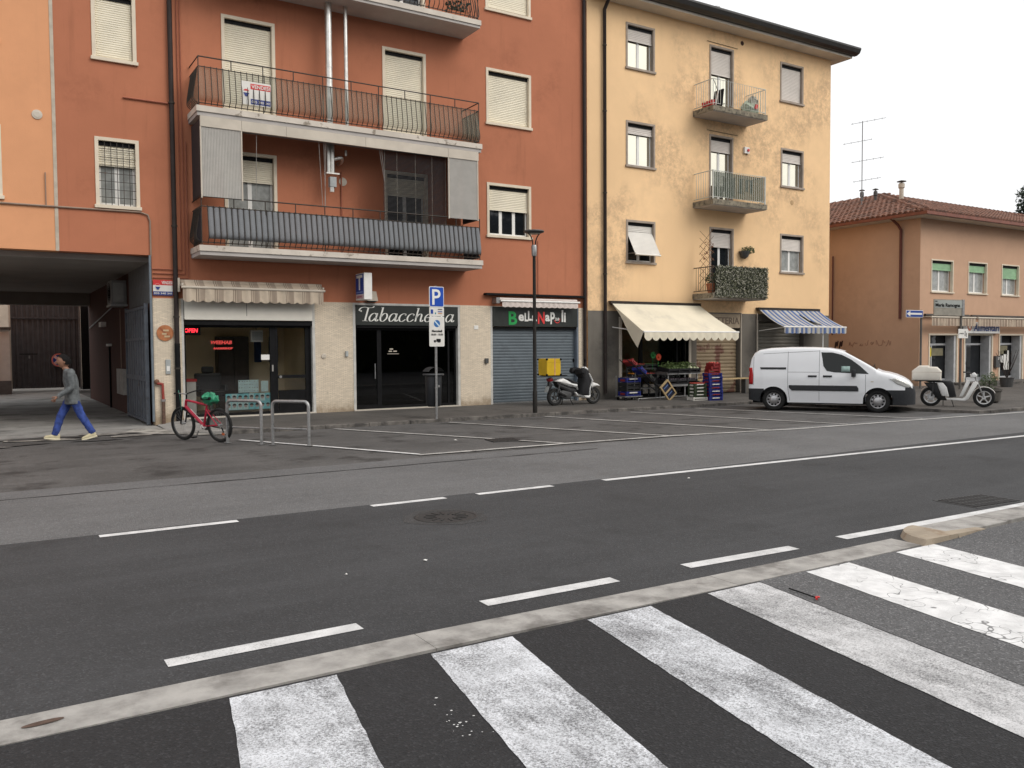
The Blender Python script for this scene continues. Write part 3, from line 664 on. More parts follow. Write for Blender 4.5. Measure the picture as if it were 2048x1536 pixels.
for x, x2 in ((5.62,5.58),(7.12,7.2),(7.25,7.27),(7.30,7.25),(8.70,8.83),(8.76,8.85)): MB().tube([(x, YB+.08, 6.8), (x2, YB+.08, 5.2 if x < 8 else 6.0)], .005, 4).build('cord', mk('cord_grey', (.35,.33,.31), .7), sc_)
# flues
fl = thing('boiler_flue', 'thick shiny metal flue running up through the long balconies', 'flue', (7.57,20.62,5.7), world=True)
MB().tube([(7.57,20.62,7.25),(7.57,20.62,10.32)], .085, 14).build('upper_pipe', M_inox, fl, True)
for z in (7.9, 8.75, 9.6): MB().tube([(7.57,20.62,z),(7.57,20.62,z+.04)], .09, 14).build('joint_ring', M_inox, fl, True)
for dx in (-.05, .05): MB().tube([(7.57+dx,20.62,6.15),(7.57+dx,20.62,7.0)], .055, 10).build('lower_pipe', M_inox, fl, True)
MB().obox((7.60,20.62,6.13), (.34,.2,.035)).build('bracket_plate', M_inox, fl)
MB().box(7.53, 7.70, 20.55, 20.69, 5.80, 6.05, .01).build('collector_box', mk('grey_box', (.38,.40,.40), .5), fl)
MB().lathe([(.06,5.68),(.06,5.80)], (7.60,20.62,0), 'z', 12).build('drain_cap', M_inox, fl)
MB().tube(spline([(7.66,20.62,6.5),(7.85,20.62,6.55),(7.93,20.8,6.5),(7.93,21.03,6.48)], 5), .05, 10).build('elbow', M_inox, fl, True)
fl2 = thing('boiler_flue', 'thinner pale flue to the right of the thick metal flue', 'flue', (8.02,20.62,7.25), world=True)
MB().tube([(8.02,20.62,7.25),(8.02,20.62,10.32)], .05, 12).build('pipe', M_inox, fl2, True)
for z in (7.7, 8.6, 9.3): MB().tube([(8.02,20.62,z),(8.02,20.62,z+.03)], .054, 12).build('joint_ring', M_inox, fl2, True)
MB().tube([(7.98,20.62,6.62),(7.98,20.62,6.75)], .03, 8).build('lower_end', M_inox, fl2)
for x, z in ((8.0,6.05),(1.18,6.82)):
    pass
o = MB().lathe([(.01,.03),(.06,.03),(.07,.025),(.105,.02),(.11,0)], (0,0,0), 'y', 20).build('wall_vent', M_cream); o.location = (8.05,YF,6.05); tag(o, 'round cream wall vent beside the flue box on the lower balcony', 'vent')
# pipes on the wall
def pipe(par, pts, r, mat, name='pipe', n=10): return MB().tube(pts, r, n).build(name, mat, par, True)
pp = pipe(RB, [(3.90,YF-.09,.75),(3.90,YF-.09,14.2)], .055, M_pipe, 'downpipe'); pipe(RB, [(3.90,YF-.09,.0),(3.90,YF-.09,1.9)], .062, M_black, 'downpipe_foot')
for z in (1.3,2.5,4.6,7.42,10): MB().lathe([(.07,0),(.07,.04)], (3.90,YF-.09,z), 'z', 12).build('pipe_clip', M_iron, RB)
for x, z0, z1 in ((4.06,3.62,14.2),(4.13,3.52,14.2),(4.20,3.42,6.6)): pipe(RB, [(x,YF-.03,14.2 if z1 > 10 else z1),(x,YF-.03,z0),(3.42,YF-.03,z0)], .014, M_tpipe, 'gas_pipe', 6)
pipe(RB, [(2.88,YF-.03,7.43),(3.85,YF-.03,7.43)], .02, M_tpipe, 'wall_rod', 6)
pipe(RB, [(14.07,YF-.03,3.3),(14.07,YF-.03,4.9)], .012, M_tpipe, 'gas_pipe', 6)
pipe(RB, [(8.0,YF-.03,4.2),(8.0,YF-.03,6.3)], .018, M_tpipe, 'gas_pipe', 6)
pp = pipe(RB, [(15.76,YF-.08,.2),(15.76,YF-.08,14.2)], .055, M_pipe, 'downpipe')
pipe(RB, [(1.30,YF-.03,4.88),(3.18,YF-.03,4.89),(3.34,YF-.03,4.84),(3.385,YF-.03,4.7),(3.385,YF-.03,3.9)], .02, mk('conduit', (.30,.22,.17), .7), 'cable_conduit', 6)
# standpipe by the gate
sp = thing('gas_standpipe', 'short red and rusty standpipe at the foot of the cream pillar', 'standpipe', (3.5,YF-.1,.0), world=True)
MB().tube([(3.44,YF-.06,1.0),(3.46,YF-.08,.98),(3.56,YF-.08,.96),(3.57,YF-.08,.55)], .035, 10).build('upper_pipe', mk('standpipe_red', (.27,.045,.035), .7, .2, 15), sp, True)
MB().tube([(3.57,YF-.08,.56),(3.57,YF-.08,.02)], .04, 10).build('lower_pipe', mk('rusty_pipe', (.12,.07,.05), .8, .3, 20), sp, True)
MB().lathe([(.055,0),(.055,.05)], (3.57,YF-.08,.56), 'z', 10).build('collar', M_steel, sp); MB().ball((3.44,YF-.06,1.02), .06, 10).build('valve', mk('rusty_valve', (.16,.08,.05), .8), sp)

# ------------------------------------------------------------------ the orange neighbour and the passage
OB = thing('apartment_building', 'orange apartment block at the left edge above the passage', 'building', (-5,YF,0), world=True)
ow = [(-.95,.50,8.21,9.72),(-.95,.50,4.97,6.52)]
mb = MB(); wall(mb, -14, 1.46, 3.93, 14.2, YF, [(a+.03,b-.03,c+.03,d-.03,.19) for a, b, c, d in ow]); mb.quad((-14,YF,3.93),(1.53,YF,3.93),(1.53,YF+.35,3.93),(-14,YF+.35,3.93)); mb.build('wall', M_orange, OB, weld=False)
for w in ow: window(OB, *w, .2 if w[2] < 7 else 1, gl=M_glass, **WA)
MB().box(-14, 1.53, YF+.01, YF+13.5, 14.2, 14.4).build('roof', M_kerbfar, OB)
mb = MB(); mb.box(-14, -4, YF, YF+13.5, 0, 3.93); mb.build('ground_wall', M_orange, OB)
MB().box(-14, 1.53, YF+13.3, YF+13.5, 3.93, 14.2).build('rear_wall', M_orange, OB)
MB().box(-14, 3.40, YF+.35, YF+13.5, 3.80, 4.0).build('passage_ceiling', mk('passage_ceiling', (.30,.28,.26), .9, .1, 1), OB)
MB().box(-14, 3.40, YF+13.0, YF+13.48, 3.36, 3.80).build('passage_beam', MC['passage_ceiling'], OB)
pipe(OB, [(-6,YF-.03,4.86),(1.30,YF-.03,4.88)], .022, MC['conduit'], 'cable_conduit', 6); pipe(OB, [(1.30,YF-.03,5.6),(1.30,YF-.03,4.90)], .012, MC['conduit'], 'cable_conduit', 6)
o = MB().lathe([(.01,.03),(.06,.03),(.07,.025),(.10,.02),(.105,0)], (0,0,0), 'y', 20).build('wall_vent', M_cream); o.location = (1.18,YF,6.82); tag(o, 'round pale vent in the orange wall', 'vent')
# passage right-hand wall with its fittings
PW = thing('passage_wall', 'dark brown painted side wall inside the passage', 'wall', (3.4,28,0), world=True)
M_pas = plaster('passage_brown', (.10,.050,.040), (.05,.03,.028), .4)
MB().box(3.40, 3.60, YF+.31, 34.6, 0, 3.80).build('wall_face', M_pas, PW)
MB().box(3.392, 3.40, YF+.31, 24.6, 2.85, 3.80).build('upper_panel', mk('passage_grey', (.16,.165,.17), .8), PW)
MB().box(3.30, 3.40, 25.35, 26.7, .52, 1.23).build('meter_cupboard', mk('meter_grey', (.33,.32,.30), .6), PW)
for yy in (25.7, 26.35): MB().box(3.292, 3.30, yy-.28, yy+.28, .56, 1.19).build('meter_door', MC['meter_grey'], PW)
MB().box(3.25, 3.40, 29.6, 30.2, 2.5, 2.65).build('bulkhead_lamp', M_whitep, PW); MB().box(3.3, 3.40, 28.4, 28.9, 1.88, 1.95).build('small_lamp', M_whitep, PW)
MB().tube([(3.37,26.2,1.23),(3.37,26.2,2.9)], .012, 6).build('conduit', MC['conduit'], PW); MB().tube([(3.36,34,2.55),(3.36,25,3.25)], .02, 6).build('conduit', M_steel, PW)
MB().tube([(3.37,28.7,.0),(3.37,28.7,1.88)], .03, 6).build('conduit', M_black, PW)
MB().box(4.4, 4.6, 34.6, 43, 0, 4.2).build('yard_wall', M_black, PW); MB().box(3.88, 4.4, 42.8, 42.95, 0, 5).build('yard_gap_shade', M_black, PW); MB().box(3.4, 4.6, 34.6, 34.75, 0, 4.2).build('yard_return', M_black, PW)  # black panels stand in for the shaded gap beside the yard gate
ac = thing('air_conditioner', 'grey air conditioner box high on the passage wall', 'air conditioner', (3.1,25.4,2.95), world=True)
MB().box(3.0, 3.38, 24.9, 25.75, 2.98, 3.62, .02).build('casing', mk('ac_grey', (.22,.22,.215), .6), ac); MB().box(2.98, 3.39, 24.85, 25.8, 2.93, 2.98).build('bracket', M_steel, ac)
mb = MB()
for r in (.08,.14,.20,.26): mb.tube([(2.995, 25.32+r*math.cos(a), 3.3+r*math.sin(a)) for a in [k*math.tau/20 for k in range(20)]], .006, 5, closed=True)
mb.build('fan_grille', M_black, ac); MB().box(3.05, 3.3, 24.88, 24.90, 3.05, 3.55).build('side_cover', mk('ac_pale', (.30,.30,.29), .6), ac)
# open gate leaf folded back against the wall
gt = thing('gate_leaf', 'open blue-grey metal gate leaf inside the passage entrance', 'gate', (3.3,22.2,0), world=True)
M_gate = mk('gate_bluegrey', (.095,.11,.135), .6, .2, 6, .1, 40, stain=((.05,.04,.04), 5, .55, .7, .7))
for k in range(8): MB().box(3.27, 3.30, YF+.25+k*.37, YF+.25+k*.37+.28, .06, 2.78).build('board', M_gate, gt)
MB().box(3.302, 3.308, YF+.25, YF+3.2, .06, 2.78).build('backing', M_black, gt)  # black sheet added so the gaps between the boards read dark
for z in (.06,1.02,1.98,2.72): MB().box(3.245, 3.27, YF+.2, YF+3.2, z, z+(.12 if z > 1 and z < 1.5 else .07)).build('cross_rail', M_gate, gt)
for y in (YF+.17, YF+3.2): MB().box(3.24, 3.32, y, y+.06, .02, 2.84).build('stile', M_gate, gt)
pipe(RB, [(3.36,YF-.04,.1),(3.36,YF-.04,3.92)], .028, mk('gate_post', (.16,.19,.22), .5), 'gate_post', 8)
# corrugated yard gate
YG = 43.0
yg = thing('yard_gate', 'tall dark corrugated sheet-metal gate at the end of the passage', 'gate', (2.5,YG,0), world=True)
M_corr = mk('gate_corrugated', (.085,.08,.084), .5, .15, 4, spec=.5)
def corr(x0, x1, z0, z1, y, p=.19, d=.05):
    n = int((x1-x0)/p); pts = []
    for i in range(n): a = x0+(x1-x0)*i/n; q = (x1-x0)/n; pts += [(a, y), (a+q*.3, y), (a+q*.45, y+d), (a+q*.85, y+d)]
    pts.append((x1, y)); m = len(pts); return MB().add([(a, b, z0) for a, b in pts]+[(a, b, z1) for a, b in pts], [(i, i+1, m+i+1, m+i) for i in range(m-1)])
corr(1.15, 3.8, .1, 3.2, YG).build('lower_sheet', M_corr, yg); corr(1.15, 3.8, 3.22, 3.92, YG).build('upper_sheet', M_corr, yg)
MB().box(1.12, 3.83, YG-.05, YG-.01, 3.18, 3.24).build('cross_rail', M_corr, yg)
for x in (1.08, 3.80): MB().box(x, x+.07, YG-.06, YG+.05, .02, 3.95).build('post', M_steel if x > 2 else M_cream, yg)
MB().box(1.45, 2.15, YG-.02, YG-.005, 1.60, 1.63).build('wicket_edge', M_black, yg); MB().box(1.80, 1.86, YG-.05, YG-.01, 1.42, 1.55).build('lock_plate', M_steel, yg)
ns = thing('no_stopping_sign', 'round blue no-stopping sign with red cross on the yard gate', 'sign', (2.97,YG-.09,1.34), world=True)
disc(MB(), 2.97, 1.34, .30, YG-.080, 32).build('plate', M_bluep, ns); disc(MB(), 2.97, 1.34, .30, YG-.084, 32, .235).build('red_ring', mk('sign_red_pale', (.75,.22,.18), .5), ns)
for s in (1, -1):
    MB().obox((2.97,YG-.088,1.34), (.48,.004,.115), (0, s*rad(45), 0)).build('red_bar', mk('sign_pink_white', (.78,.50,.52), .5), ns)
for s in (1, -1):
    pass
yw = thing('yard_building', 'low white yard building with grey plinth at the far left', 'building', (.2,40,0), world=True)
MB().box(-3, 1.02, 40, 42.9, .0, 2.62).build('wall', M_whitep, yw); MB().box(-3, 1.05, 39.96, 40.0, .0, .55).build('plinth', mk('plinth_grey', (.14,.14,.145), .8), yw)
MB().box(-3, 1.08, 39.9, 42.9, 2.62, 2.72).build('roof', M_kerbfar, yw); MB().box(.2, .62, 39.97, 40.0, .55, 1.9).build('door', mk('door_pale', (.5,.5,.49), .6), yw)
yb = MB().box(-8, 8, 47, 47.3, 0, 5).build('yard_back_wall', M_cream); tag(yb, 'cream rear wall beyond the yard gate', 'wall')
# ------------------------------------------------------------------ awnings
def striped(name, cols, period, rough=.85):
    """cloth woven in bands across x: cols = [(start fraction, colour), ...]"""
    m, nt, bs = _new(name); v = coords(nt, 'P'); sx = N(nt, 'ShaderNodeSeparateXYZ'); nt.links.new(v, sx.inputs[0])
    fr = math_(nt, 'FRACT', math_(nt, 'DIVIDE', math_(nt, 'ADD', sx.outputs[0], 200.0), period), 0.)
    cr = N(nt, 'ShaderNodeValToRGB'); cr.color_ramp.interpolation = 'CONSTANT'; el = cr.color_ramp.elements
    while len(el) < len(cols): el.new(.5)
    for e, (p, c) in zip(el, cols): e.position = p; e.color = (*c, 1)
    nt.links.new(fr, cr.inputs[0])
    c = mixc(nt, ramp(nt, noise(nt, v, 3, 6, .6), .45, .75, 0, .45), cr.outputs[0], (.25,.22,.18))
    nt.links.new(c, bs.inputs['Base Color']); bs.inputs['Roughness'].default_value = rough; bs.inputs['Specular IOR Level'].default_value = .2
    return m
def valance(x0, x1, y, z1, h, n, scal=.035, wav=.012, per=10):
    mb = MB(); K = n*per; vs = []
    for i in range(K+1):
        t = i/per; x = x0+(x1-x0)*i/K; dip = scal*abs(math.sin(t*math.pi)); yy = y+wav*math.sin(t*math.pi*2)
        vs += [(x, y, z1), (x, yy, z1-h*.5), (x, yy*1.0, z1-h-dip+scal)]
    mb.add(vs, [(i*3+j, (i+1)*3+j, (i+1)*3+j+1, i*3+j+1) for i in range(K) for j in range(2)])
    return mb
# hairdresser: sign box, shopfront, room
def room(par, x0, x1, y0, y1, z0, z1, wallm, floorm):
    mb = MB(); mb.quad((x0,y1,z0),(x1,y1,z0),(x1,y1,z1),(x0,y1,z1)); mb.quad((x0,y0,z0),(x0,y1,z0),(x0,y1,z1),(x0,y0,z1)); mb.quad((x1,y0,z0),(x1,y0,z1),(x1,y1,z1),(x1,y1,z0)); mb.quad((x0,y0,z1),(x0,y1,z1),(x1,y1,z1),(x1,y0,z1))
    mb.build('room_walls', wallm, par, weld=False); MB().box(x0, x1, y0, y1, z0-.02, z0).build('room_floor', floorm, par)
def front_frame(par, x0, x1, z0, z1, y, mulls, f=.06, mat=None, gl=None, name='shopfront'):
    mb = MB(); mb.box(x0, x1, y, y+.06, z1-f, z1); mb.box(x0, x1, y, y+.06, z0, z0+f*1.6)
    for x, w in [(x0, f), (x1-f, f)]+mulls: mb.box(x, x+w, y, y+.06, z0+f*1.6, z1-f)
    s = mb.build(name, mat, par, weld=False); xs = [x0+f]+[q for x, w in mulls for q in (x, x+w)]+[x1-f]
    for i in range(0, len(xs), 2): MB().box(xs[i], xs[i+1], y+.024, y+.034, z0+f*1.6, z1-f).build('pane', gl, s)
    return s
M_tanwall = mk('shop_wall_tan', (.90,.77,.54), .8, .06, 1.5); M_tile = mk('shop_floor', (.46,.40,.33), .5, .15, 3)
room(RB, 4.03, 7.23, YF+.20, YF+2.6, .13, 2.70, M_tanwall, M_tile)
YS = YF+.10
sf = front_frame(RB, 4.07, 7.17, .12, 2.34, YS, [(6.12,.14)], .055, M_black, M_shopglass)
MB().box(6.26, 7.11, YS-.005, YS+.055, 1.02, 1.10).build('door_bar', M_black, sf); MB().box(6.26, 6.31, YS-.004, YS+.05, .2, 2.28).build('door_stile', M_black, sf); MB().box(7.02, 7.11, YS-.004, YS+.05, .2, 2.28).build('door_stile', M_black, sf)
MB().box(6.33, 7.02, YS+.01, YS+.05, .2, .72).build('door_panel', M_black, sf)
MB().lathe([(.035,0),(.035,.05)], (6.36,YS-.005,1.06), 'y', 12).build('door_knob', M_steel, sf); MB().box(6.155, 6.19, YS-.03, YS, 1.2, 1.36).build('handle', M_inox, sf)
MB().box(4.02, 4.07, YF-.02, YF+.14, .12, 2.93).build('jamb', mk('jamb_alu', (.55,.54,.51), .5), RB); MB().box(7.17, 7.24, YF-.02, YF+.14, .12, 2.93).build('jamb', MC['jamb_alu'], RB)
MB().box(4.02, 7.24, YF-.06, YF+.25, .05, .145).build('threshold', mk('threshold_stone', (.55,.50,.43), .7, .1, 5), RB)
MB().box(4.07, 7.17, YF-.02, YF+.14, 2.34, 2.45).build('transom', M_black, RB)
sb = thing('sign_box', 'blank white sign box above the hairdresser shopfront', 'sign', (5.6,YF,2.45), world=True)
MB().box(4.08, 7.16, YF-.07, YF+.08, 2.46, 2.93, .008).build('panel', mk('sign_panel_white', (.70,.67,.60), .5, .03), sb)
led = thing('led_open_sign', 'red glowing OPEN sign in the hairdresser window', 'sign', (4.25,YS+.07,2.1), world=True)
MB().box(4.08, 4.48, YS+.06, YS+.09, 2.10, 2.33).build('board', M_black, led)
M_led = mk('led_red', (1.0,.03,.05), .5, .05, 5, emit=3.0); text('OPEN', .135, (4.12,YS+.055,2.165), M_led, led, fit=.30, bold=.002, shear=.15)
text('WEEHAB', .115, (4.70,YS+.02,1.885), mk('decal_red', (.78,.07,.06), .5), sf, fit=.50, bold=.004, shear=.2); text('BARBERSHOP', .06, (4.76,YS+.02,1.76), MC['decal_red'], sf, fit=.46, bold=.004, shear=.2)
po = MB().box(5.90, 6.11, YS+.018, YS+.022, 1.49, 1.62).build('paper_notice', M_whitep, sf)
# inside the hairdresser
hd = thing('backdoor', 'dark wooden wardrobe against the hairdresser back wall', 'backdoor', (5.75,YF+2.4,.13), world=True)  # dark block stands for the doorway in the back wall
MB().box(5.35, 6.15, YF+2.2, YF+2.58, .13, 2.1).build('carcass', mk('dark_wood', (.035,.022,.016), .5, .2, 8), hd)
for a in (5.38, 5.765): MB().box(a, a+.36, YF+2.17, YF+2.2, .2, 2.05).build('door', MC['dark_wood'], hd)
bc = thing('barber_chair', 'black barber chair inside the hairdresser window', 'chair', (4.95,YF+1.3,.13), world=True)
MB().box(4.65, 5.25, YF+1.1, YF+1.65, .55, .72, .05).build('seat', M_plastic, bc); MB().box(4.62, 5.28, YF+1.6, YF+1.75, .6, 1.15, .05).build('backrest', M_plastic, bc)
for a in (4.58, 5.24): MB().box(a, a+.08, YF+1.1, YF+1.65, .7, .85, .02).build('armrest', M_plastic, bc)
MB().lathe([(.28,.13),(.28,.16),(.06,.2),(.06,.56)], (4.95,YF+1.35,0), 'z', 16).build('pedestal', M_steel, bc); MB().box(4.8, 5.1, YF+1.63, YF+1.72, 1.15, 1.32, .04).build('headrest', M_plastic, bc)
ct = thing('counter', 'white counter with red top inside the hairdresser', 'counter', (4.3,YF+.9,.13), world=True)
MB().box(4.12, 4.42, YF+.5, YF+1.0, .13, .98).build('cabinet', M_whitep, ct); MB().box(4.10, 4.44, YF+.48, YF+1.02, .98, 1.04).build('top', M_redp, ct)
ht = thing('wall_heater', 'white louvred heater hanging in the hairdresser', 'heater', (5.9,YF+.8,1.95), world=True)
MB().box(5.80, 6.10, YF+.62, YF+.78, 1.94, 2.24, .015).build('casing', M_whitep, ht)
for k in range(8): MB().box(5.83+k*.031, 5.848+k*.031, YF+.605, YF+.62, 1.98, 2.20).build('louvre', MC['grey_box'], ht)
MB().tube([(5.95,YF+.7,2.24),(5.95,YF+.7,2.7)], .012, 6).build('hanger', M_steel, ht)
for k, (nm, a, b) in enumerate((('left blue curtain inside the hairdresser door', 6.32, 6.52), ('right blue curtain inside the hairdresser door', 6.72, 6.98))):
    mb = MB(); n = 16; vs = []
    for i in range(n+1): x = a+(b-a)*i/n; yy = YF+2.3+.02*math.sin(i*2); vs += [(x,yy,1.40),(x,yy,2.1)]
    mb.add(vs, [(2*i, 2*i+2, 2*i+3, 2*i+1) for i in range(n)]); tag(mb.build('curtain', mk('curtain_blue', (.02,.05,.16), .8)), nm, 'curtain')
# posters in the window: generic heads of hair
M_cyan = mk('poster_cyan', (.30,.78,.86), .5, .15, 9); M_pale = mk('poster_pale', (.70,.95,.98), .5, .06, 9); M_hair = mk('poster_hair', (.03,.035,.04), .6); M_skin2 = mk('poster_skin', (.60,.50,.45), .6, .1, 20)
def poster(label, x0, x1, z0, z1, rows, cols, heads):
    t = thing('poster', label, 'poster', ((x0+x1)/2, YS+.05, z0), world=True, group=None); y = YS+.045
    MB().box(x0, x1, y, y+.01, z0, z1).build('sheet', M_cyan if heads else M_pale, t); R2 = random.Random(int(x0*100))
    cw, ch = (x1-x0)/cols, (z1-z0)/rows
    for r in range(rows):
        for c in range(cols):
            cx, cz = x0+cw*(c+.5), z0+ch*(r+.5)
            if heads:
                MB().box(cx-cw*.46, cx+cw*.46, y-.002, y, cz-ch*.46, cz+ch*.46).build('photo', M_pale if R2.random() < .5 else M_cyan, t)
                disc(MB(), cx, cz, ch*.20, y-.004, 12).build('face', M_skin2, t); disc(MB(), cx, cz+ch*.06, ch*.23, y-.0055, 12, None, 0, math.pi).build('hair', M_hair, t)
            else: disc(MB(), cx+R2.uniform(-.01,.01), cz, ch*R2.uniform(.08,.2), y-.003, 8, None, 0, math.pi).build('hair', M_hair, t)
poster('wide poster of hairstyle photos, lower left in the hairdresser window', 5.03, 5.58, .27, .67, 2, 4, True)
poster('wide poster of hairstyle photos, lower right beside the door', 5.585, 6.12, .27, .67, 2, 4, True)
poster('poster with rows of small dark hair shapes in the hairdresser window', 5.34, 5.83, .69, 1.0, 4, 8, False)
t = thing('notice', 'pale framed notice sheet beside the small hairstyle poster', 'notice', (5.98,YS+.05,.69), world=True); MB().box(5.88, 6.08, YS+.045, YS+.055, .69, .98).build('frame', M_cream, t); MB().box(5.895, 6.065, YS+.04, YS+.045, .705, .965).build('sheet', M_pale, t)
# awning of the hairdresser (retracted)
M_aw1 = striped('awning_beige_stripe', [(0,(.56,.47,.37)),(.42,(.20,.15,.12)),(.46,(.56,.47,.37)),(.52,(.20,.15,.12)),(.56,(.50,.41,.32)),(.62,(.36,.29,.23)),(.9,(.56,.47,.37))], .42)
aw = thing('shop_awning', 'retracted beige striped awning with scalloped valance over the hairdresser', 'awning', (5.65,YF-.2,3.2), world=True)
ya = YF-.36
valance(4.0, 7.36, ya, 3.20, .34, 15, .045, .02).build('valance', M_aw1, aw, True); MB().tube([(3.97,ya,3.2),(7.40,ya,3.2)], .03, 8).build('front_bar', M_cream, aw, True)
mb = MB(); mb.add([(4.0,ya,3.225),(7.36,ya,3.225),(7.36,YF-.12,3.38),(4.0,YF-.12,3.38)], [(0,1,2,3)]); mb.build('cloth_roll_cover', M_aw1, aw)
MB().tube([(3.98,YF-.13,3.33),(7.38,YF-.13,3.33)], .06, 10).build('roller', M_aw1, aw, True)
for x in (4.0, 7.36): MB().box(x-.02, x+.02, ya, YF-.002, 3.24, 3.29).build('arm', M_cream, aw)
MB().box(3.93, 3.97, YF-.2, YF, 3.1, 3.42).build('end_bracket', M_cream, aw); MB().tube([(5.45,ya+.02,2.9),(5.45,ya+.02,2.55)], .006, 5).build('pull_cord', M_black, aw)
# tobacconist
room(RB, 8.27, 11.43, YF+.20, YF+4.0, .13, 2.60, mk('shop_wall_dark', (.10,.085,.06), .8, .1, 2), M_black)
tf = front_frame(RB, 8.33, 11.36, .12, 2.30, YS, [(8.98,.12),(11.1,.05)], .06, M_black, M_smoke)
MB().box(8.40, 8.97, YS+.004, YS+.05, .2, .26).build('door_rail', M_black, tf); MB().tube([(8.9,YS-.04,.95),(8.9,YS-.04,1.35)], .014, 8).build('handle', M_steel, tf)
MB().box(8.40, 8.97, YF+1.8, YF+1.85, 1.75, 2.25).build('back_shelf_panel', M_tanwall, tf)  # plain tan panel behind the door pane
for x in (8.26, 11.36): MB().box(x, x+.07, YF-.03, YF+.14, .12, 2.95).build('jamb', MC['jamb_alu'], RB)
MB().box(8.33, 11.36, YF-.03, YF+.1, 2.895, 2.95).build('head_trim', MC['jamb_alu'], RB); MB().box(8.26, 11.43, YF-.06, YF+.25, .05, .145).build('threshold', MC['threshold_stone'], RB)
MB().box(8.33, 11.36, YF-.01, YF+.14, 2.30, 2.36).build('transom', M_black, RB)
ts = thing('shop_sign', 'dark fascia sign reading Tabaccheria in white italic letters', 'sign', (9.8,YF,2.36), world=True)
MB().box(8.335, 11.355, YF-.05, YF+.06, 2.365, 2.89, .004).build('board', M_signdk, ts)
script_word('Tabaccheria', 8.485, 2.475, YF-.055, .254).build('lettering', mk('letter_white', (.80,.80,.76), .5, .03), ts, weld=False)
t = MB(); 
for a, z in ((9.35,1.72),(9.32,1.66),(9.46,1.66),(9.28,1.60)): t.box(a, a+(.10 if z != 1.6 else .34), YS+.018, YS+.022, z, z+(.03 if z != 1.6 else .012))
t.build('door_sticker', M_cream, tf)
# T sign box projecting from the wall
tt = thing('projecting_sign', 'blue box sign with white T projecting above the tobacconist', 'sign', (8.42,20.6,3.0), world=True)
MB().box(8.31, 8.53, 20.35, 20.92, 3.0, 3.68, .012).build('case', M_whitep, tt); MB().box(8.303, 8.309, 20.38, 20.89, 3.145, 3.655).build('blue_face', M_bluep, tt); MB().box(8.303, 8.309, 20.38, 20.89, 3.03, 3.13).build('lower_face', mk('sign_pinkish', (.55,.40,.42), .5), tt)
MB().box(8.297, 8.302, 20.44, 20.83, 3.56, 3.63).build('letter_t_bar', M_pvc, tt); MB().box(8.297, 8.302, 20.595, 20.675, 3.25, 3.56).build('letter_t_stem', M_pvc, tt)
MB().box(8.298, 8.302, 20.42, 20.85, 3.18, 3.21).build('small_line', mk('sign_lightblue', (.2,.3,.6), .5), tt); MB().box(8.298, 8.302, 20.5, 20.8, 3.06, 3.10).build('small_line', mk('sign_mauve', (.35,.12,.16), .5), tt)
MB().box(8.38, 8.46, 20.92, YF, 3.2, 3.5).build('bracket', M_steel, tt)
em = thing('alarm_box', 'small cream alarm box on the wall beside the T sign', 'alarm', (8.75,YF-.1,3.05), world=True); MB().prism([(8.62,3.0),(8.92,3.0),(8.87,3.25),(8.62,3.25)], YF-.16, YF, 'xz').build('case', M_cream, em); MB().box(8.66, 8.88, YF-.15, YF-.02, 2.975, 3.0).build('base', M_black, em)
# pizzeria
sh = slats(12.50, 15.48, .14, 2.32, YF+.10, .088, .009); sh.build('roller_shutter', mk('shutter_bluegrey', (.115,.14,.16), .5, .10, 1.5, stain=((.06,.07,.08), 1.5, .5, .7, .5), metal=.15), RB)
for x in (12.43, 15.49): MB().box(x, x+.065, YF-.02, YF+.14, .12, 2.94).build('jamb', MC['jamb_alu'] if x < 13 else mk('jamb_blue', (.14,.17,.21), .5), RB)
MB().box(12.5, 15.49, YF+.09, YF+.14, .12, .16).build('shutter_foot', M_steel, RB); MB().box(12.5, 15.49, YF-.0, YF+.14, 2.30, 2.36).build('transom', M_black, RB)
ps = thing('shop_sign', 'dark fascia sign reading Bella Napoli in green, white and red letters', 'sign', (14,YF,2.36), world=True)
MB().box(12.50, 15.50, YF-.05, YF+.06, 2.365, 2.93, .004).build('board', M_signdk, ps)
yt = YF-.055; M_let = mk('letter_white2', (.75,.75,.72), .5, .03)
for ch, x, z, s, m, w in (('B',13.02,2.44,.44,M_greenp,.29),('e',13.36,2.555,.30,M_let,.19),('L',13.57,2.545,.27,M_let,.13),('L',13.69,2.565,.32,M_let,.13),('a',13.83,2.545,.30,M_let,.17),('N',14.04,2.475,.40,mk('letter_red',(.75,.05,.05),.45),.24),('a',14.30,2.555,.30,M_let,.17),('P',14.49,2.47,.40,M_let,.16),('l',14.90,2.54,.40,M_let,.06),('i',14.99,2.535,.34,M_let,.06)):
    text(ch, s*1.22, (x,yt,z-.015), m, ps, fit=w, bold=.012)
text('2.0', .11, (14.66,yt,2.56), M_let, ps, fit=.15, bold=.004); disc(MB(), 14.74, 2.58, .105, yt, 20, .085, math.pi*1.05, math.pi*2.1).build('smile', MC['letter_red'], ps)
aw = thing('shop_awning', 'retracted white scalloped awning over the pizzeria shutter', 'awning', (14,YF-.2,3.1), world=True)
M_awp = mk('awning_pale_pink', (.66,.58,.54), .85, .06, 6)
valance(12.68, 15.36, YF-.27, 3.08, .17, 14, .03, .01).build('valance', M_awp, aw, True); MB().tube([(12.62,YF-.27,3.09),(15.42,YF-.27,3.09)], .03, 8).build('front_bar', M_pvc, aw, True)
MB().tube([(12.66,YF-.13,3.14),(15.40,YF-.13,3.14)], .05, 10).build('roller', M_awp, aw, True); MB().box(12.50, 12.62, YF-.24, YF, 3.02, 3.18).build('end_bracket', M_steel, aw)
o = MB().box(12.22, 15.70, YF-.16, YF, 3.25, 3.31).build('rain_strip', M_black); tag(o, 'thin black rain strip on the wall above the pizzeria awning', 'canopy')
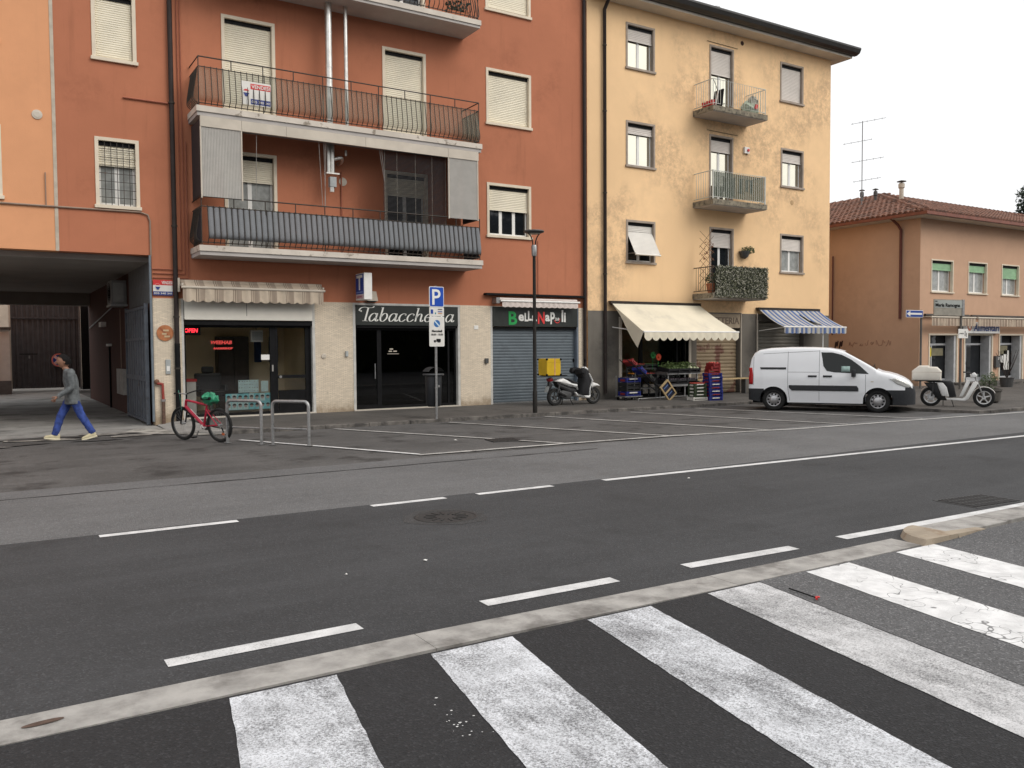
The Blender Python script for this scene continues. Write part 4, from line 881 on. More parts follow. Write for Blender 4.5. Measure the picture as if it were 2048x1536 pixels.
# fittings on the pillars
def plaque(name, label, cat, x, z, w, h, mat, d=.05, extra=None):
    t = thing(name, label, cat, (x, YF-.02, z), world=True); MB().box(x-w/2, x+w/2, YF-.02-d, YF-.02, z-h/2, z+h/2, min(.008, d*.3)).build('case', mat, t)
    if extra: MB().box(x-w*.3, x+w*.3, YF-.026-d, YF-.02-d, z-h*.3, z+h*.05).build('face', extra, t)
plaque('intercom', 'grey intercom panel on the cream pillar by the passage', 'intercom', 3.70, 1.36, .11, .34, MC['grey_box'], .03, M_whitep)
plaque('bell_box', 'small round-edged bell box on the pillar between hairdresser and tobacconist', 'bell', 8.07, 1.62, .07, .14, MC['grey_box'], .06)
plaque('key_switch', 'dark key switch on the pillar left of the pizzeria shutter', 'switch', 12.27, 1.38, .10, .14, M_lamp, .07)
plaque('house_number', 'small pale house number plate on the pillar right of the tobacconist', 'number plate', 11.95, 2.33, .14, .11, M_whitep, .012)
o = MB().lathe([(.005,.03),(.03,.035),(.04,.03),(.065,.025),(.07,0)], (0,0,0), 'y', 18).build('bell_push', M_cream); o.location = (7.46,YF-.02,1.57); tag(o, 'round bell push on the pillar beside the hairdresser door', 'bell')
# estate agent signs with the balloon
M_ax = mk('agency_red', (.60,.035,.035), .5, .06, 6); M_ab = mk('agency_blue', (.03,.05,.22), .5, .06, 6); M_aw = mk('agency_white', (.72,.70,.66), .5, .04, 6)
def balloon(par, cx, cz, r, y):
    disc(MB(), cx, cz, r, y, 20).build('balloon_white', M_aw, par); disc(MB(), cx, cz+r*.1, r*.85, y-.003, 16, None, math.pi*.12, math.pi*.88).build('balloon_red', M_ax, par)
    MB().add([(cx-r*.85,y-.004,cz-r*.05),(cx+r*.85,y-.004,cz-r*.05),(cx+r*.28,y-.004,cz-r*1.05),(cx-r*.28,y-.004,cz-r*1.05)], [(0,1,2,3)]).build('balloon_blue', M_ab, par)
v1 = thing('sale_sign', 'VENDESI sale board with balloon logo on the pillar top by the passage', 'sign', (3.63,YF-.03,3.0), world=True)
MB().box(3.415, 3.84, YF-.035, YF-.022, 3.015, 3.37).build('board', M_aw, v1); MB().box(3.415, 3.84, YF-.038, YF-.035, 3.25, 3.37).build('red_band', M_ax, v1); MB().box(3.415, 3.84, YF-.038, YF-.035, 3.015, 3.105).build('blue_band', M_ab, v1)
balloon(v1, 3.515, 3.215, .068, YF-.041); text('VENDESI', .10, (3.60,YF-.040,3.275), M_aw, v1, fit=.235, bold=.002); text('035 340 341', .06, (3.43,YF-.040,3.04), M_aw, v1, fit=.39, bold=.001)
v2 = thing('sale_sign', 'VENDESI sale board with balloon logo tied behind the upper balcony railing', 'sign', (5.6,YB+.06,7.4), world=True)
yv = YB-.034
MB().box(5.27, 5.94, yv, yv+.01, 7.40, 7.93).build('board', M_aw, v2); MB().box(5.47, 5.93, yv-.003, yv, 7.76, 7.885).build('red_band', M_ax, v2); MB().box(5.47, 5.93, yv-.003, yv, 7.42, 7.54).build('blue_band', M_ab, v2)
balloon(v2, 5.37, 7.67, .085, yv-.004); text('VENDESI', .11, (5.49,yv-.005,7.785), M_aw, v2, fit=.42, bold=.002); text('035 340 341', .08, (5.49,yv-.005,7.45), M_aw, v2, fit=.42, bold=.001)
fs = thing('faded_round_sign', 'sun-bleached orange round no-parking sign on the cream pillar', 'sign', (3.65,YF-.06,2.14), world=True)
disc(MB(), 3.65, 2.145, .185, YF-.045, 28).build('plate', mk('faded_orange', (.42,.16,.065), .7, .15, 9), fs); MB().obox((3.65,YF-.049,2.145), (.33,.002,.035), (0,rad(45),0)).build('diagonal_bar', mk('faded_dark', (.30,.09,.04), .7), fs)
for dx, dz, w in ((.02,.06,.12),(-.02,-.02,.10),(.04,-.08,.12)): MB().box(3.65+dx-w/2, 3.65+dx+w/2, YF-.052, YF-.050, 2.145+dz-.02, 2.145+dz+.02).build('peeled_patch', mk('faded_cream', (.55,.42,.26), .8), fs)
# things on the top balcony corner
pt = thing('flower_pot', 'terracotta trough with dry plant in the corner of the top balcony', 'flower pot', (11.1,20.5,10.52), world=True)
MB().box(10.85, 11.4, 20.35, 20.6, 10.53, 10.75, .01).build('trough', M_terra, pt)
lm = MB(); q = random.Random(3)
for k in range(160): lm.obox((q.uniform(10.8,11.45), q.uniform(20.3,20.65), 10.75+abs(q.gauss(0,.22))), (.05,.05,.004), (q.uniform(0,3),q.uniform(0,3),q.uniform(0,3)))
lm.build('leaves', mk('leaf_dark', (.035,.05,.035), .7, .3, 20), pt)
# ------------------------------------------------------------------ the yellow block
YBD = thing('apartment_building', 'stained pale yellow apartment block with three small balconies', 'building', (21.6,YF,0), world=True)
X0, X1 = 15.92, 27.35
yw_ = [(17.45,18.64,10.50,11.93),(17.45,18.65,7.45,8.89),(17.45,18.66,4.41,5.78),(24.56,25.80,10.50,11.91),(24.62,25.84,7.47,8.87),(24.61,25.87,4.38,5.80)]
yd_ = [(21.07,22.21,9.57,11.89),(21.07,22.20,6.56,8.91),(21.09,22.24,3.52,5.80)]
shops = [(17.24,20.12),(20.50,22.56),(23.46,25.92)]
mb = MB(); wall(mb, X0, X1, 2.88, 12.42, YF, [(a+.03,b-.03,c+.03,d-.03,.19) for a, b, c, d in yw_+yd_])
mb.quad((X1,YF,2.88),(X1,YF+12,2.88),(X1,YF+12,12.42),(X1,YF,12.42)); mb.quad((X0,YF,0),(X0,YF+12,0),(X0,YF+12,12.42),(X0,YF,12.42)); mb.build('wall', M_yellow, YBD, weld=False)
MB().box(X0, X1, YF+11.8, YF+12, 0, 12.4).build('rear_wall', M_yellow, YBD)
mb = MB(); wall(mb, X0, X1-.005, 0.0, 2.88, YF-.015, [(a,b,0.0,2.62,.22) for a, b in shops]); mb.quad((X1-.005,YF-.015,0),(X1-.005,YF+12,0),(X1-.005,YF+12,2.88),(X1-.005,YF-.015,2.88)); mb.build('plinth', M_cement, YBD, weld=False)
WG = dict(sur=M_stone, shm=M_shutg, sw=.065)
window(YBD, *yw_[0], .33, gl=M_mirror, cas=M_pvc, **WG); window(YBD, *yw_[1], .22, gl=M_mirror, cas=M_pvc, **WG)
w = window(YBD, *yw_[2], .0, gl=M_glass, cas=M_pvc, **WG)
# projecting shutter on the lower left window
tl = slats(17.53, 18.58, 0, 1.02, 0, .05); M_ = Matrix.Translation((0,YF+.07,5.68)) @ Matrix.Rotation(rad(-27), 4, 'X') @ Matrix.Translation((0,0,-1.02)); 
up_ = slats(17.53, 18.58, 5.42, 5.71, YF+.07, .05); up_.build('shutter_top', M_shutw, w)
Mx = Matrix.Translation((0,YF+.07,5.42)) @ Matrix.Rotation(rad(-30), 4, 'X'); tl = slats(17.53, 18.58, -.86, 0, 0, .05); tl.move(Mx).build('shutter_leaf', M_shutw, w)
MB().box(17.53, 18.58, -.02, .02, -.90, -.86).move(Mx).build('shutter_end_bar', M_shutw, w)
for x in (17.55, 18.56): MB().tube([(x,YF+.05,4.72),(x,YF-.36,4.70)], .012, 6).build('stay_arm', M_steel, w)
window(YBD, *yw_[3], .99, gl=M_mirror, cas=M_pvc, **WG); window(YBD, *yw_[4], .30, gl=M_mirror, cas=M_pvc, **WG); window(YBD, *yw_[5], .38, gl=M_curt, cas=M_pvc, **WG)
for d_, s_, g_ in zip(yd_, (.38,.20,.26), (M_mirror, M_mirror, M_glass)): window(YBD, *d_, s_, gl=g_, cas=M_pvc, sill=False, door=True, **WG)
# roof edge
MB().box(X0, X1+.50, 20.50, YF+12.4, 12.42, 12.50).build('eaves_soffit', M_soffit, YBD)
mb = MB(); mb.prism([(20.50,12.50),(20.38,12.50),(20.26,12.56),(20.20,12.68),(20.20,12.74),(20.50,12.74)], X0, X1+.62, 'yz'); mb.build('gutter', mk('gutter_dark', (.03,.028,.027), .4, .15, 4, spec=.5), YBD)
mb = MB(); mb.add([(X0,20.45,12.74),(X1+.55,20.45,12.74),(X1-3,26.5,14.6),(X0,26.5,14.6),(X1+.55,33,12.74),(X0,33,12.74)], [(0,1,2,3),(3,2,4,5),(1,4,2)]); mb.build('roof', mk('roof_tiles_far', (.26,.12,.07), .9, .25, 6), YBD)
MB().box(X1, X1+.55, 20.5, YF+12, 12.501, 12.74).build('gable_gutter', MC['gutter_dark'], YBD)
pipe(YBD, [(16.52,YF-.55,12.55),(16.54,YF-.3,12.35),(16.54,YF-.09,12.1),(16.54,YF-.09,.3)], .055, M_pipe, 'downpipe')
for z in (1.5,4,6.5,9,11): MB().lathe([(.068,0),(.068,.04)], (16.54,YF-.09,z), 'z', 12).build('pipe_clip', M_iron, YBD)
for (x0, x1, z) in ((20.95,22.4,11.98),(20.95,22.4,9.03)): pipe(YBD, [(x0,YF-.02,z),(x1,YF-.02,z-.02)], .008, M_iron, 'curtain_rail', 5)
o = MB().lathe([(.05,12.74),(.05,13.15),(.16,13.25),(.16,13.29),(.02,13.33)], (21.6,21.3,0), 'z', 12).build('chimney_cowl', M_steel); tag(o, 'small metal chimney cowl above the dark gutter of the yellow block', 'chimney')
# small wall things
def wbit(name, label, cat, x, z, fn, mat): o = fn().build(name, mat); o.location = (x, YF, z); return tag(o, label, cat)
wbit('wall_vent', 'dark round hole vent near the roof of the yellow block', 'vent', 22.63, 12.2, lambda: MB().lathe([(.005,.012),(.07,.012),(.08,0)], (0,0,0), 'y', 16), mk('vent_dark', (.05,.02,.015), .8))
wbit('wall_vent', 'faint round vent in the yellow wall below the middle right window', 'vent', 25.24, 6.96, lambda: MB().lathe([(.005,.012),(.08,.012),(.09,0)], (0,0,0), 'y', 16), mk('vent_yellow', (.52,.34,.18), .8))
t = thing('alarm_box', 'white alarm box with red lamp beside the middle balcony door', 'alarm', (22.82,YF,8.5), world=True); MB().box(22.70,22.94,YF-.08,YF,8.44,8.66,.01).build('case', M_whitep, t); MB().lathe([(.05,0),(.05,.03)], (22.86,YF-.08,8.55), 'y', 12).build('lamp', M_redp, t)
# balconies
YBB = 20.15; BA, BB = 20.35, 22.84
def small_balcony(zt, rh, mat, bars, post=.014, nb=22):
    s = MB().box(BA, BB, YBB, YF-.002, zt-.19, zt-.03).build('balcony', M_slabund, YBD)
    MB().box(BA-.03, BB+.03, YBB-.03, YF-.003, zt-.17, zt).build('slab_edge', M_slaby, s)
    for h in (rh, .08): MB().tube([(BA+.02,YF-.01,zt+h),(BA+.02,YBB+.03,zt+h),(BB-.02,YBB+.03,zt+h),(BB-.02,YF-.01,zt+h)], .016 if h > .5 else .013, 6).build('rail', mat, s)
    bm_ = MB().tube([(0,0,.08),(0,0,rh)], .0075, 5).mesh('baluster')
    if bars:
        for k in range(1, nb): link(bm_, 'baluster', mat, s, (BA+.02+(BB-BA-.04)*k/nb, YBB+.03, zt))
        for k in range(1, 8):
            for x in (BA+.02, BB-.02): link(bm_, 'baluster', mat, s, (x, YBB+.03+.86*k/8, zt))
    for x in (BA+.02, BB-.02): MB().tube([(x,YBB+.03,zt),(x,YBB+.03,zt+rh+.01)], post, 6).build('post', mat, s)
    return s
S3 = small_balcony(9.56, .86, M_ironw, True); S2 = small_balcony(6.55, .93, M_ironw, True, .03, 24); S1 = small_balcony(3.50, .86, M_iron, True)
M_frost = veil('balcony_ribbed_sheet', (.11,.13,.095), .62)
MB().box(BA+.05, BB-.05, YBB+.05, YBB+.056, 6.64, 7.45).build('ribbed_screen', M_frost, S2)
# plants and clutter on the balconies
def leafball(mb, c, r, n, size, rnd, sc=(1,1,1)):
    for k in range(n):
        while True:
            p = Vector((rnd.uniform(-1,1), rnd.uniform(-1,1), rnd.uniform(-1,1)))
            if p.length <= 1: break
        p = Vector((c[0]+p.x*r*sc[0], c[1]+p.y*r*sc[1], c[2]+p.z*r*sc[2])); s = size*rnd.uniform(.6,1.3)
        u = Vector((rnd.gauss(0,1), rnd.gauss(0,1), rnd.gauss(0,1))).normalized(); w_ = u.orthogonal().normalized()
        mb.add([p-u*s, p+w_*s*.45, p+u*s, p-w_*s*.45], [(0,1,2,3)])
M_leaf = mk('leaf_green', (.055,.085,.03), .6, .35, 25); M_leaf2 = mk('leaf_olive', (.10,.105,.055), .6, .4, 25); M_leafp = mk('leaf_pale', (.30,.29,.23), .6, .2, 25)
hg = thing('artificial_hedge', 'artificial ivy screen wrapped round the lowest yellow-block balcony', 'hedge', (21.6,YBB,3.4), world=True)
MB().box(20.42, 22.86, YBB-.055, YBB-.045, 3.40, 4.38).build('backing', mk('hedge_backing', (.02,.025,.015), .9), hg)
rr = random.Random(21)
for nm, m, n in (('leaves_dark', mk('hedge_leaf_dark', (.035,.04,.022), .7, .3, 30), 1500), ('leaves_olive', M_leaf2, 1300), ('leaves_pale', M_leafp, 1500)):
    mb = MB()
    for k in range(n):
        p = Vector((rr.uniform(20.40,22.88), YBB-.06-abs(rr.gauss(0,.035)), rr.uniform(3.36,4.40))); s = rr.uniform(.018,.04)
        u = Vector((rr.gauss(0,1), rr.gauss(0,.5), rr.gauss(0,1))).normalized(); w_ = u.cross(Vector((0,1,0))).normalized()+Vector((0,rr.uniform(-.4,.4),0)); mb.add([p-u*s, p+w_*s*.5, p+u*s, p-w_*s*.5], [(0,1,2,3)])
    for k in range(n//6):
        p = Vector((22.88, rr.uniform(YBB,20.9), rr.uniform(3.4,4.38))); s = .03; mb.add([p+Vector((0,-s,0)), p+Vector((.02,0,s*.5)), p+Vector((0,s,0)), p+Vector((0,0,-s*.5))], [(0,1,2,3)])
    mb.build(nm, m, hg, weld=False)['kind'] = 'stuff'
tr = thing('trellis', 'bare wooden lattice trellis at the left end of the lowest balcony', 'trellis', (20.5,20.6,3.5), world=True)
for k in range(7):
    for s in (1, -1):
        y0, z0 = 20.25+.0, 3.6+k*.24; MB().tube([(20.44+.01*s, 20.2, z0 if s > 0 else z0+.55), (20.44+.01*s, 20.85, z0+.55 if s > 0 else z0)], .008, 4).build('lath', mk('lath_wood', (.22,.12,.07), .8), tr)
mb = MB(); leafball(mb, (20.44,20.5,4.9), .3, 60, .05, rr, (.3,1,1.2)); mb.build('dry_leaves', mk('leaf_dry', (.20,.09,.05), .8, .3, 30), tr, weld=False)
fp = thing('flower_pot', 'terracotta pot with green plant behind the trellis', 'flower pot', (20.6,20.5,3.5), world=True)
MB().lathe([(.11,3.51),(.16,3.78),(.17,3.78),(.17,3.82),(.14,3.82)], (20.58,20.45,0), 'z', 16).build('pot', M_terra, fp); mb = MB(); leafball(mb, (20.6,20.45,3.98), .2, 160, .05, rr); mb.build('plant', M_leaf, fp, weld=False)
hp = thing('hanging_planter', 'dark half-bowl planter with trailing green plant on the yellow wall', 'planter', (22.65,YF,4.9), world=True)
MB().lathe([(.02,4.78),(.12,4.84),(.19,5.0),(.20,5.04)], (22.66,YF-.12,0), 'z', 14).build('bowl', M_lamp, hp); mb = MB(); leafball(mb, (22.78,YF-.18,5.08), .25, 260, .05, rr, (1.3,.6,.55)); mb.build('plant', M_leaf, hp, weld=False)
cl = thing('potted_clutter', 'red pots and folded black chair at the left of the top small balcony', 'clutter', (20.6,20.4,9.56), world=True)
for k in range(3): MB().lathe([(.06,9.57),(.085,9.77),(.09,9.77)], (20.47+.02*k,20.32+.2*k,0), 'z', 12).build('pot', M_redp, cl)
MB().obox((20.78,20.35,9.86), (.05,.40,.58), (0,rad(8),0), .01).build('folded_chair', M_black, cl); MB().obox((20.66,20.3,9.85), (.02,.05,.6), (0,rad(14),0)).build('white_board', M_whitep, cl)
MB().tube([(20.42,20.22,10.42),(20.7,20.3,10.1)], .012, 5).build('broom_handle', M_lamp, cl)
dr = thing('covered_bundle', 'bundle under a pale sheet at the right of the top small balcony', 'bundle', (22.4,20.4,9.56), world=True)
mb = MB(); mb.ball((22.35,20.42,9.78), .3, 12, (1.2,.7,.85)); q = random.Random(5); mb.v = [(x+q.uniform(-.05,.05), y+q.uniform(-.04,.04), z+q.uniform(-.06,.06)) for x, y, z in mb.v]; mb.build('sheet', mk('pale_green_sheet', (.40,.46,.36), .8, .2, 8), dr, weld=False)
mb = MB(); mb.ball((22.45,20.42,10.0), .22, 10, (1,.7,.9)); mb.v = [(x+q.uniform(-.04,.04), y+q.uniform(-.04,.04), z+q.uniform(-.05,.05)) for x, y, z in mb.v]; mb.build('upper_sack', mk('grey_sack', (.34,.33,.28), .8, .25, 10), dr, weld=False)
MB().obox((22.4,20.2,9.8), (.1,.04,.16), (0,.3,0)).build('red_patch', M_redp, dr)
ln = thing('laundry_line', 'dark clothes hanging on the middle small balcony', 'laundry', (22,20.5,6.55), world=True)
MB().tube([(20.9,20.5,7.40),(22.8,20.5,7.40)], .006, 5).build('line', M_lamp, ln)
for k, (x, w_, h, m) in enumerate(((21.25,.2,.5,mk('cloth_brown',(.12,.07,.05),.9)),(21.6,.24,.62,mk('cloth_black',(.02,.02,.024),.9)),(22.0,.2,.5,mk('cloth_slate',(.08,.085,.10),.9)),(22.3,.16,.4,MC['cloth_black']),(22.5,.14,.45,mk('cloth_navy',(.03,.035,.07),.9)))):
    n = 8; mb = MB(); vs = []
    for i in range(n+1): xx = x-w_/2+w_*i/n; yy = 20.5+.015*math.sin(i*1.7); vs += [(xx,20.5,7.40),(xx,yy,7.40-h*.5),(xx,yy+.01,7.40-h)]
    mb.add(vs, [(i*3+j,(i+1)*3+j,(i+1)*3+j+1,i*3+j+1) for i in range(n) for j in range(2)]); mb.build('garment', m, ln)
# ground-floor shops of the yellow block
room(YBD, 17.25, 20.11, YF+.22, YF+4.2, .13, 2.7, mk('grocery_wall', (.80,.56,.27), .8, .15, 2), M_tile)
gf = front_frame(YBD, 17.24, 20.12, .12, 2.62, YF+.14, [(18.12,.14),(19.72,.08)], .06, M_black, M_shopglass)
for a, b in ((17.14,17.24),(20.12,20.22)): MB().box(a, b, YF-.05, YF+.1, .12, 2.7).build('jamb', M_cream, YBD)
gs = thing('grocery_shelves', 'dim stocked shelves inside the greengrocer', 'shelves', (18.7,YF+3.5,.13), world=True)
for z in (.5,1.0,1.5,2.0): MB().box(17.5, 20.0, YF+3.5, YF+4.1, z, z+.04).build('shelf', MC['dark_wood'], gs)
q = random.Random(17); pal = [M_redp, M_greenp, M_cream, M_terra, mk('pack_yellow',(.6,.42,.05),.6)]
for z in (.54,1.04,1.54):
    for k in range(16):
        w_, h = q.uniform(.08,.13), q.uniform(.12,.32); x = 17.55+k*.15; MB().box(x, x+w_, YF+3.55, YF+3.8, z, z+h).build('packet', pal[q.randrange(5)], gs)
sh = slats(20.55, 22.52, .14, 2.36, YF+.12, .12, .025); sh.build('roller_shutter', mk('shutter_rusty_cream', (.25,.19,.12), .6, .12, 2, stain=((.11,.035,.025), 1.6, .53, .60, .9)), YBD)
bs_ = thing('shop_sign', 'old pale stone sign reading PANETTERIA above the rusty shutter', 'sign', (21.5,YF,2.36), world=True)
MB().box(20.50, 22.56, YF+.04, YF+.16, 2.37, 2.62).build('backing', M_cement, bs_); MB().box(20.5, 22.62, YF-.04, YF-.016, 2.38, 2.86).build('board', mk('sign_stone', (.36,.29,.21), .8, .1, 6), bs_)
text('PANETTERIA', .32, (20.58,YF-.044,2.52), mk('letter_brown', (.16,.12,.09), .8), bs_, fit=1.92, bold=.004); MB().box(20.5,22.62,YF-.05,YF-.02,2.86,2.90).build('trim', M_cement, bs_)
for x in (22.58, 23.38): MB().tube([(x,YF-.06,.12),(x,YF-.06,2.9)], .02, 6).build('conduit', M_cream, YBD)
sh = slats(23.5, 25.88, .14, 2.60, YF+.15, .13, .03); sh.build('roller_shutter', mk('shutter_grey_sheet', (.30,.28,.24), .55, .1, 2, metal=.2), YBD)
MB().box(23.40, 23.46, YF-.04, YF+.1, .12, 2.66).build('jamb', M_cream, YBD)
# cream awning of the greengrocer
def open_awning(name_label, x0, x1, fx0, fx1, zb, zf, d, mat, barm, n, sag=.05, vh=.26, vs_=14, scal=.05, hole=None):
    t = thing('shop_awning', name_label, 'awning', ((x0+x1)/2, YF, zb), world=True); mb = MB(); K, J = 36, 10; vs = []
    for j in range(J+1):
        v = j/J
        for i in range(K+1):
            u = i/K; xa = x0+(x1-x0)*u; xb = fx0+(fx1-fx0)*u
            vs.append((xa+(xb-xa)*v, YF-.12-(d-.12)*v, zb+(zf-zb)*v-sag*math.sin(math.pi*v)-.008*math.sin(u*22)*math.sin(math.pi*v)))
    fs = [(j*(K+1)+i, j*(K+1)+i+1, (j+1)*(K+1)+i+1, (j+1)*(K+1)+i) for j in range(J) for i in range(K) if not (hole and hole(i/K, j/J))]
    mb.add(vs, fs); mb.build('canopy', mat, t, True)
    valance(fx0, fx1, YF-d-.02, zf+.0, vh, vs_, scal, .012).build('valance', mat, t, True)
    MB().tube([(fx0-.02,YF-d,zf),(fx1+.02,YF-d,zf)], .028, 8).build('front_bar', barm, t, True); MB().tube([(x0-.05,YF-.10,zb),(x1+.05,YF-.10,zb)], .05, 10).build('roller', M_iron, t, True)
    MB().box(x0-.06, x1+.04, YF-.16, YF-.016, zb+.04, zb+.07).build('cover_strip', M_iron, t)
    for x, xf in ((x0+.08, fx0+.08), (x1-.08, fx1-.08)): MB().tube([(x,YF-.05,zb-.75),(xf,YF-d+.02,zf-.01)], .016, 6).build('arm', barm, t)
    return t
M_awc = mk('awning_cream', (.74,.68,.54), .85, .06, 1.5, stain=((.45,.42,.36), 1.2, .5, .75, .5))
ga = open_awning('cream canvas awning pulled out over the greengrocer', 16.78, 20.52, 16.90, 20.90, 3.12, 2.20, 1.5, M_awc, M_pvc, 20, .05, .27, 13, .10)
mb = MB(); mb.add([(16.80,YF-.14,3.08),(16.90,YF-1.48,2.2),(16.90,YF-1.2,1.72),(16.86,YF-.9,2.1),(16.82,YF-.5,2.7)], [(0,1,2,3,4)]); mb.build('side_flap', M_awc, ga)
M_awb = striped('awning_blue_stripe', [(0,(.075,.13,.30)),(.22,(.26,.31,.42)),(.34,(.52,.50,.46)),(.55,(.26,.31,.42)),(.62,(.075,.13,.30)),(.80,(.46,.44,.41))], .50)
open_awning('torn blue and white striped awning over the grey shutter', 23.42, 26.62, 23.44, 26.76, 3.04, 2.40, 1.2, M_awb, M_pvc, 16, .06, .23, 12, .03, hole=lambda u, v: .54 < u < .54+.14*(v-.1)*1.6 and .1 < v < .72)
MB().tube([(25.55,YF-1.15,.12),(25.55,YF-1.15,2.4)], .02, 6).build('awning_pole', M_pvc, YBD)

# ------------------------------------------------------------------ the low tan house on the right
XR, YR = 31.5, 20.0
TB = thing('low_house', 'two-storey tan house with terracotta roof at the right', 'house', (XR+8,YR,0), world=True)
rw = [(32.23,33.77,3.84,5.17),(34.84,36.27,3.85,5.19),(37.40,38.82,3.84,5.20),(39.9,41.3,3.84,5.20)]; rs = [(32.12,34.15),(34.60,36.78),(37.26,39.25),(39.8,41.7)]
mb = MB(); wall(mb, XR, 52, 0.0, 6.80, YR, [(a+.03,b-.03,c+.03,d-.03,.17) for a, b, c, d in rw]+[(a,b,0.,2.20,.5) for a, b in rs]); mb.quad((XR,YR,0),(XR,YR,6.8),(XR,YR+16,6.8),(XR,YR+16,0)); mb.build('wall', M_tan, TB, weld=False)
for w in rw: window(TB, *w, (.28,.28,.42,.3)[rw.index(w)], sur=M_marble, shm=M_shutgreen, gl=M_curt, cas=M_pvc, rev=.20, sw=.05, y=YR)
pts_e = 6.80; d_ = 6.0; zr = 8.89; ov = .6
mb = MB(); mb.box(XR-ov, 53, YR-ov, YR-.001, 6.74, 6.80); mb.box(XR-ov, XR-.001, YR, YR+16, 6.74, 6.80); mb.build('eaves_soffit', M_soffit, TB)
M_gut = mk('gutter_terracotta', (.20,.065,.04), .5, .15, 5)
mb = MB(); mb.box(XR-ov-.10, 53, YR-ov-.10, YR-ov, 6.76, 6.88); mb.box(XR-ov-.10, XR-ov, YR-ov, YR+16, 6.76, 6.88); mb.build('gutter', M_gut, TB, weld=False)
E0 = Vector((XR-ov, YR-ov, 6.86)); AP = Vector((XR-ov+d_, YR-ov+d_, zr))
mb = MB(); mb.add([E0, (53,YR-ov,6.86), (53,AP.y,zr), AP, (XR-ov,YR+16,6.86), (AP.x,YR+16,zr)], [(0,1,2,3),(0,3,5,4)]); RF = mb.build('roof', mk('roof_under', (.12,.055,.035), .9), TB)
M_tile_r = mk('roof_tile', (.20,.10,.07), .9, .35, 9, .3, 40, stain=((.09,.06,.05), 2.0, .45, .65, .7))
def tile_slope(a, along, upv, n_cols, rows, nrm, clip):
    """overlapping half-round tiles laid in courses on a roof slope"""
    mb = MB(); L = upv.length/rows; un = upv.normalized(); w = along.length/n_cols; al = along.normalized(); q = random.Random(n_cols)
    for r in range(rows):
        for c in range(n_cols):
            o = a+al*(w*(c+.5))+un*(L*r)
            if not clip(o): continue
            j = q.uniform(-.012,.012); lift = q.uniform(.0,.012); base = len(mb.v); vs = []
            for t, rr_, h in ((0, w*.44, .045+lift), (1, w*.36, .012)):
                for k in range(5):
                    ang = math.pi*k/4; vs.append(o+al*(math.cos(ang)*rr_+j)+nrm*(math.sin(ang)*w*.36+h)+un*(L*1.12*t))
            mb.add(vs, [(k, k+1, 5+k+1, 5+k) for k in range(4)])
            mb.add([vs[k] for k in range(5)], [(0,1,2,3,4)])
    return mb
upf = Vector((0, d_, zr-6.86)); nf = Vector((0,-(zr-6.86),d_)).normalized()
tile_slope(E0, Vector((14,0,0)), upf, 58, 16, nf, lambda o: o.x-E0.x > (o.y-E0.y)-.05).build('front_tiles', M_tile_r, TB, weld=False)['kind'] = 'stuff'
ups = Vector((d_, 0, zr-6.86)); nsd = Vector((-(zr-6.86),0,d_)).normalized()
tile_slope(E0, Vector((0,13,0)), ups, 54, 16, nsd, lambda o: o.y-E0.y > (o.x-E0.x)-.05).build('side_tiles', M_tile_r, TB, weld=False)['kind'] = 'stuff'
for a, b, n in ((E0+Vector((0,0,.05)), AP+Vector((0,0,.05)), 24), (AP, Vector((53,AP.y,zr)), 40), (AP, Vector((AP.x,YR+16,zr)), 24)):
    for k in range(n):
        p = a.lerp(b, k/n); q_ = a.lerp(b, (k+1.15)/n); MB().tube([p+Vector((0,0,.03)), q_+Vector((0,0,.0))], [.11,.09], 8).build('ridge_tile', M_tile_r, RF)
pipe(TB, [(XR-ov,20.9,6.8),(XR-.2,20.85,6.55),(XR-.07,20.8,6.35),(XR-.07,20.8,2.8)], .055, mk('downpipe_red', (.13,.04,.03), .5), 'downpipe'); pipe(TB, [(XR-.07,24.0,5.6),(XR-.07,24.0,2.2)], .03, MC['downpipe_red'], 'downpipe')
for i, (a, b) in enumerate(rs):
    mb = MB(); f = .07
    mb.box(a, a+f, YR-.03, YR+.1, .12, 2.2); mb.box(b-f, b, YR-.03, YR+.1, .12, 2.2); mb.box(a+f, b-f, YR-.03, YR+.1, 2.13, 2.2); s = mb.build('shop_surround', M_marble, TB)
    MB().box(a+f, b-f, YR+.42, YR+.44, .12, 2.13).build('shop_glass', M_glass, s); MB().box(a+.001, b-.001, YR+.45, YR+.49, 0, 2.2).build('back_panel', M_black, s)
    mb = MB(); mb.box(a+f, b-f, YR+.36, YR+.41, 1.72, 1.80); mb.box(a+f, a+f+.06, YR+.36, YR+.41, .12, 1.72); mb.box(b-f-.06, b-f, YR+.36, YR+.41, .12, 1.72); mb.box(a+.75, a+.82, YR+.36, YR+.41, .12, 1.72); mb.box(a+f, b-f, YR+.36, YR+.41, .12, .35); mb.build('frame', M_alu, s, weld=False)
    MB().box(b-f-.14, b-f-.001, YR+.02, YR+.40, .12, 2.12).build('reveal_panel', mk('reveal_pale', (.50,.51,.52), .6), s)
for x, z, w, h, m in ((32.75,1.45,.26,.38,mk('notice_yellow',(.75,.60,.03),.6)),(33.3,1.45,.8,.30,mk('blind_olive',(.22,.20,.13),.7)),(38.2,1.5,.85,.38,MC['blind_olive']),(38.55,1.05,.42,.85,M_whitep),(38.2,1.1,.2,.3,M_whitep),(37.9,.75,.18,.25,M_whitep),(37.95,.42,.17,.36,MC['notice_yellow'])):
    MB().box(x-w/2, x+w/2, YR+.345, YR+.352, z-h/2, z+h/2).build('window_notice', m, TB)
M_aw2 = striped('awning_tan_stripe', [(0,(.50,.40,.31)),(.25,(.32,.24,.19)),(.5,(.54,.44,.34)),(.78,(.36,.28,.22))], .42)
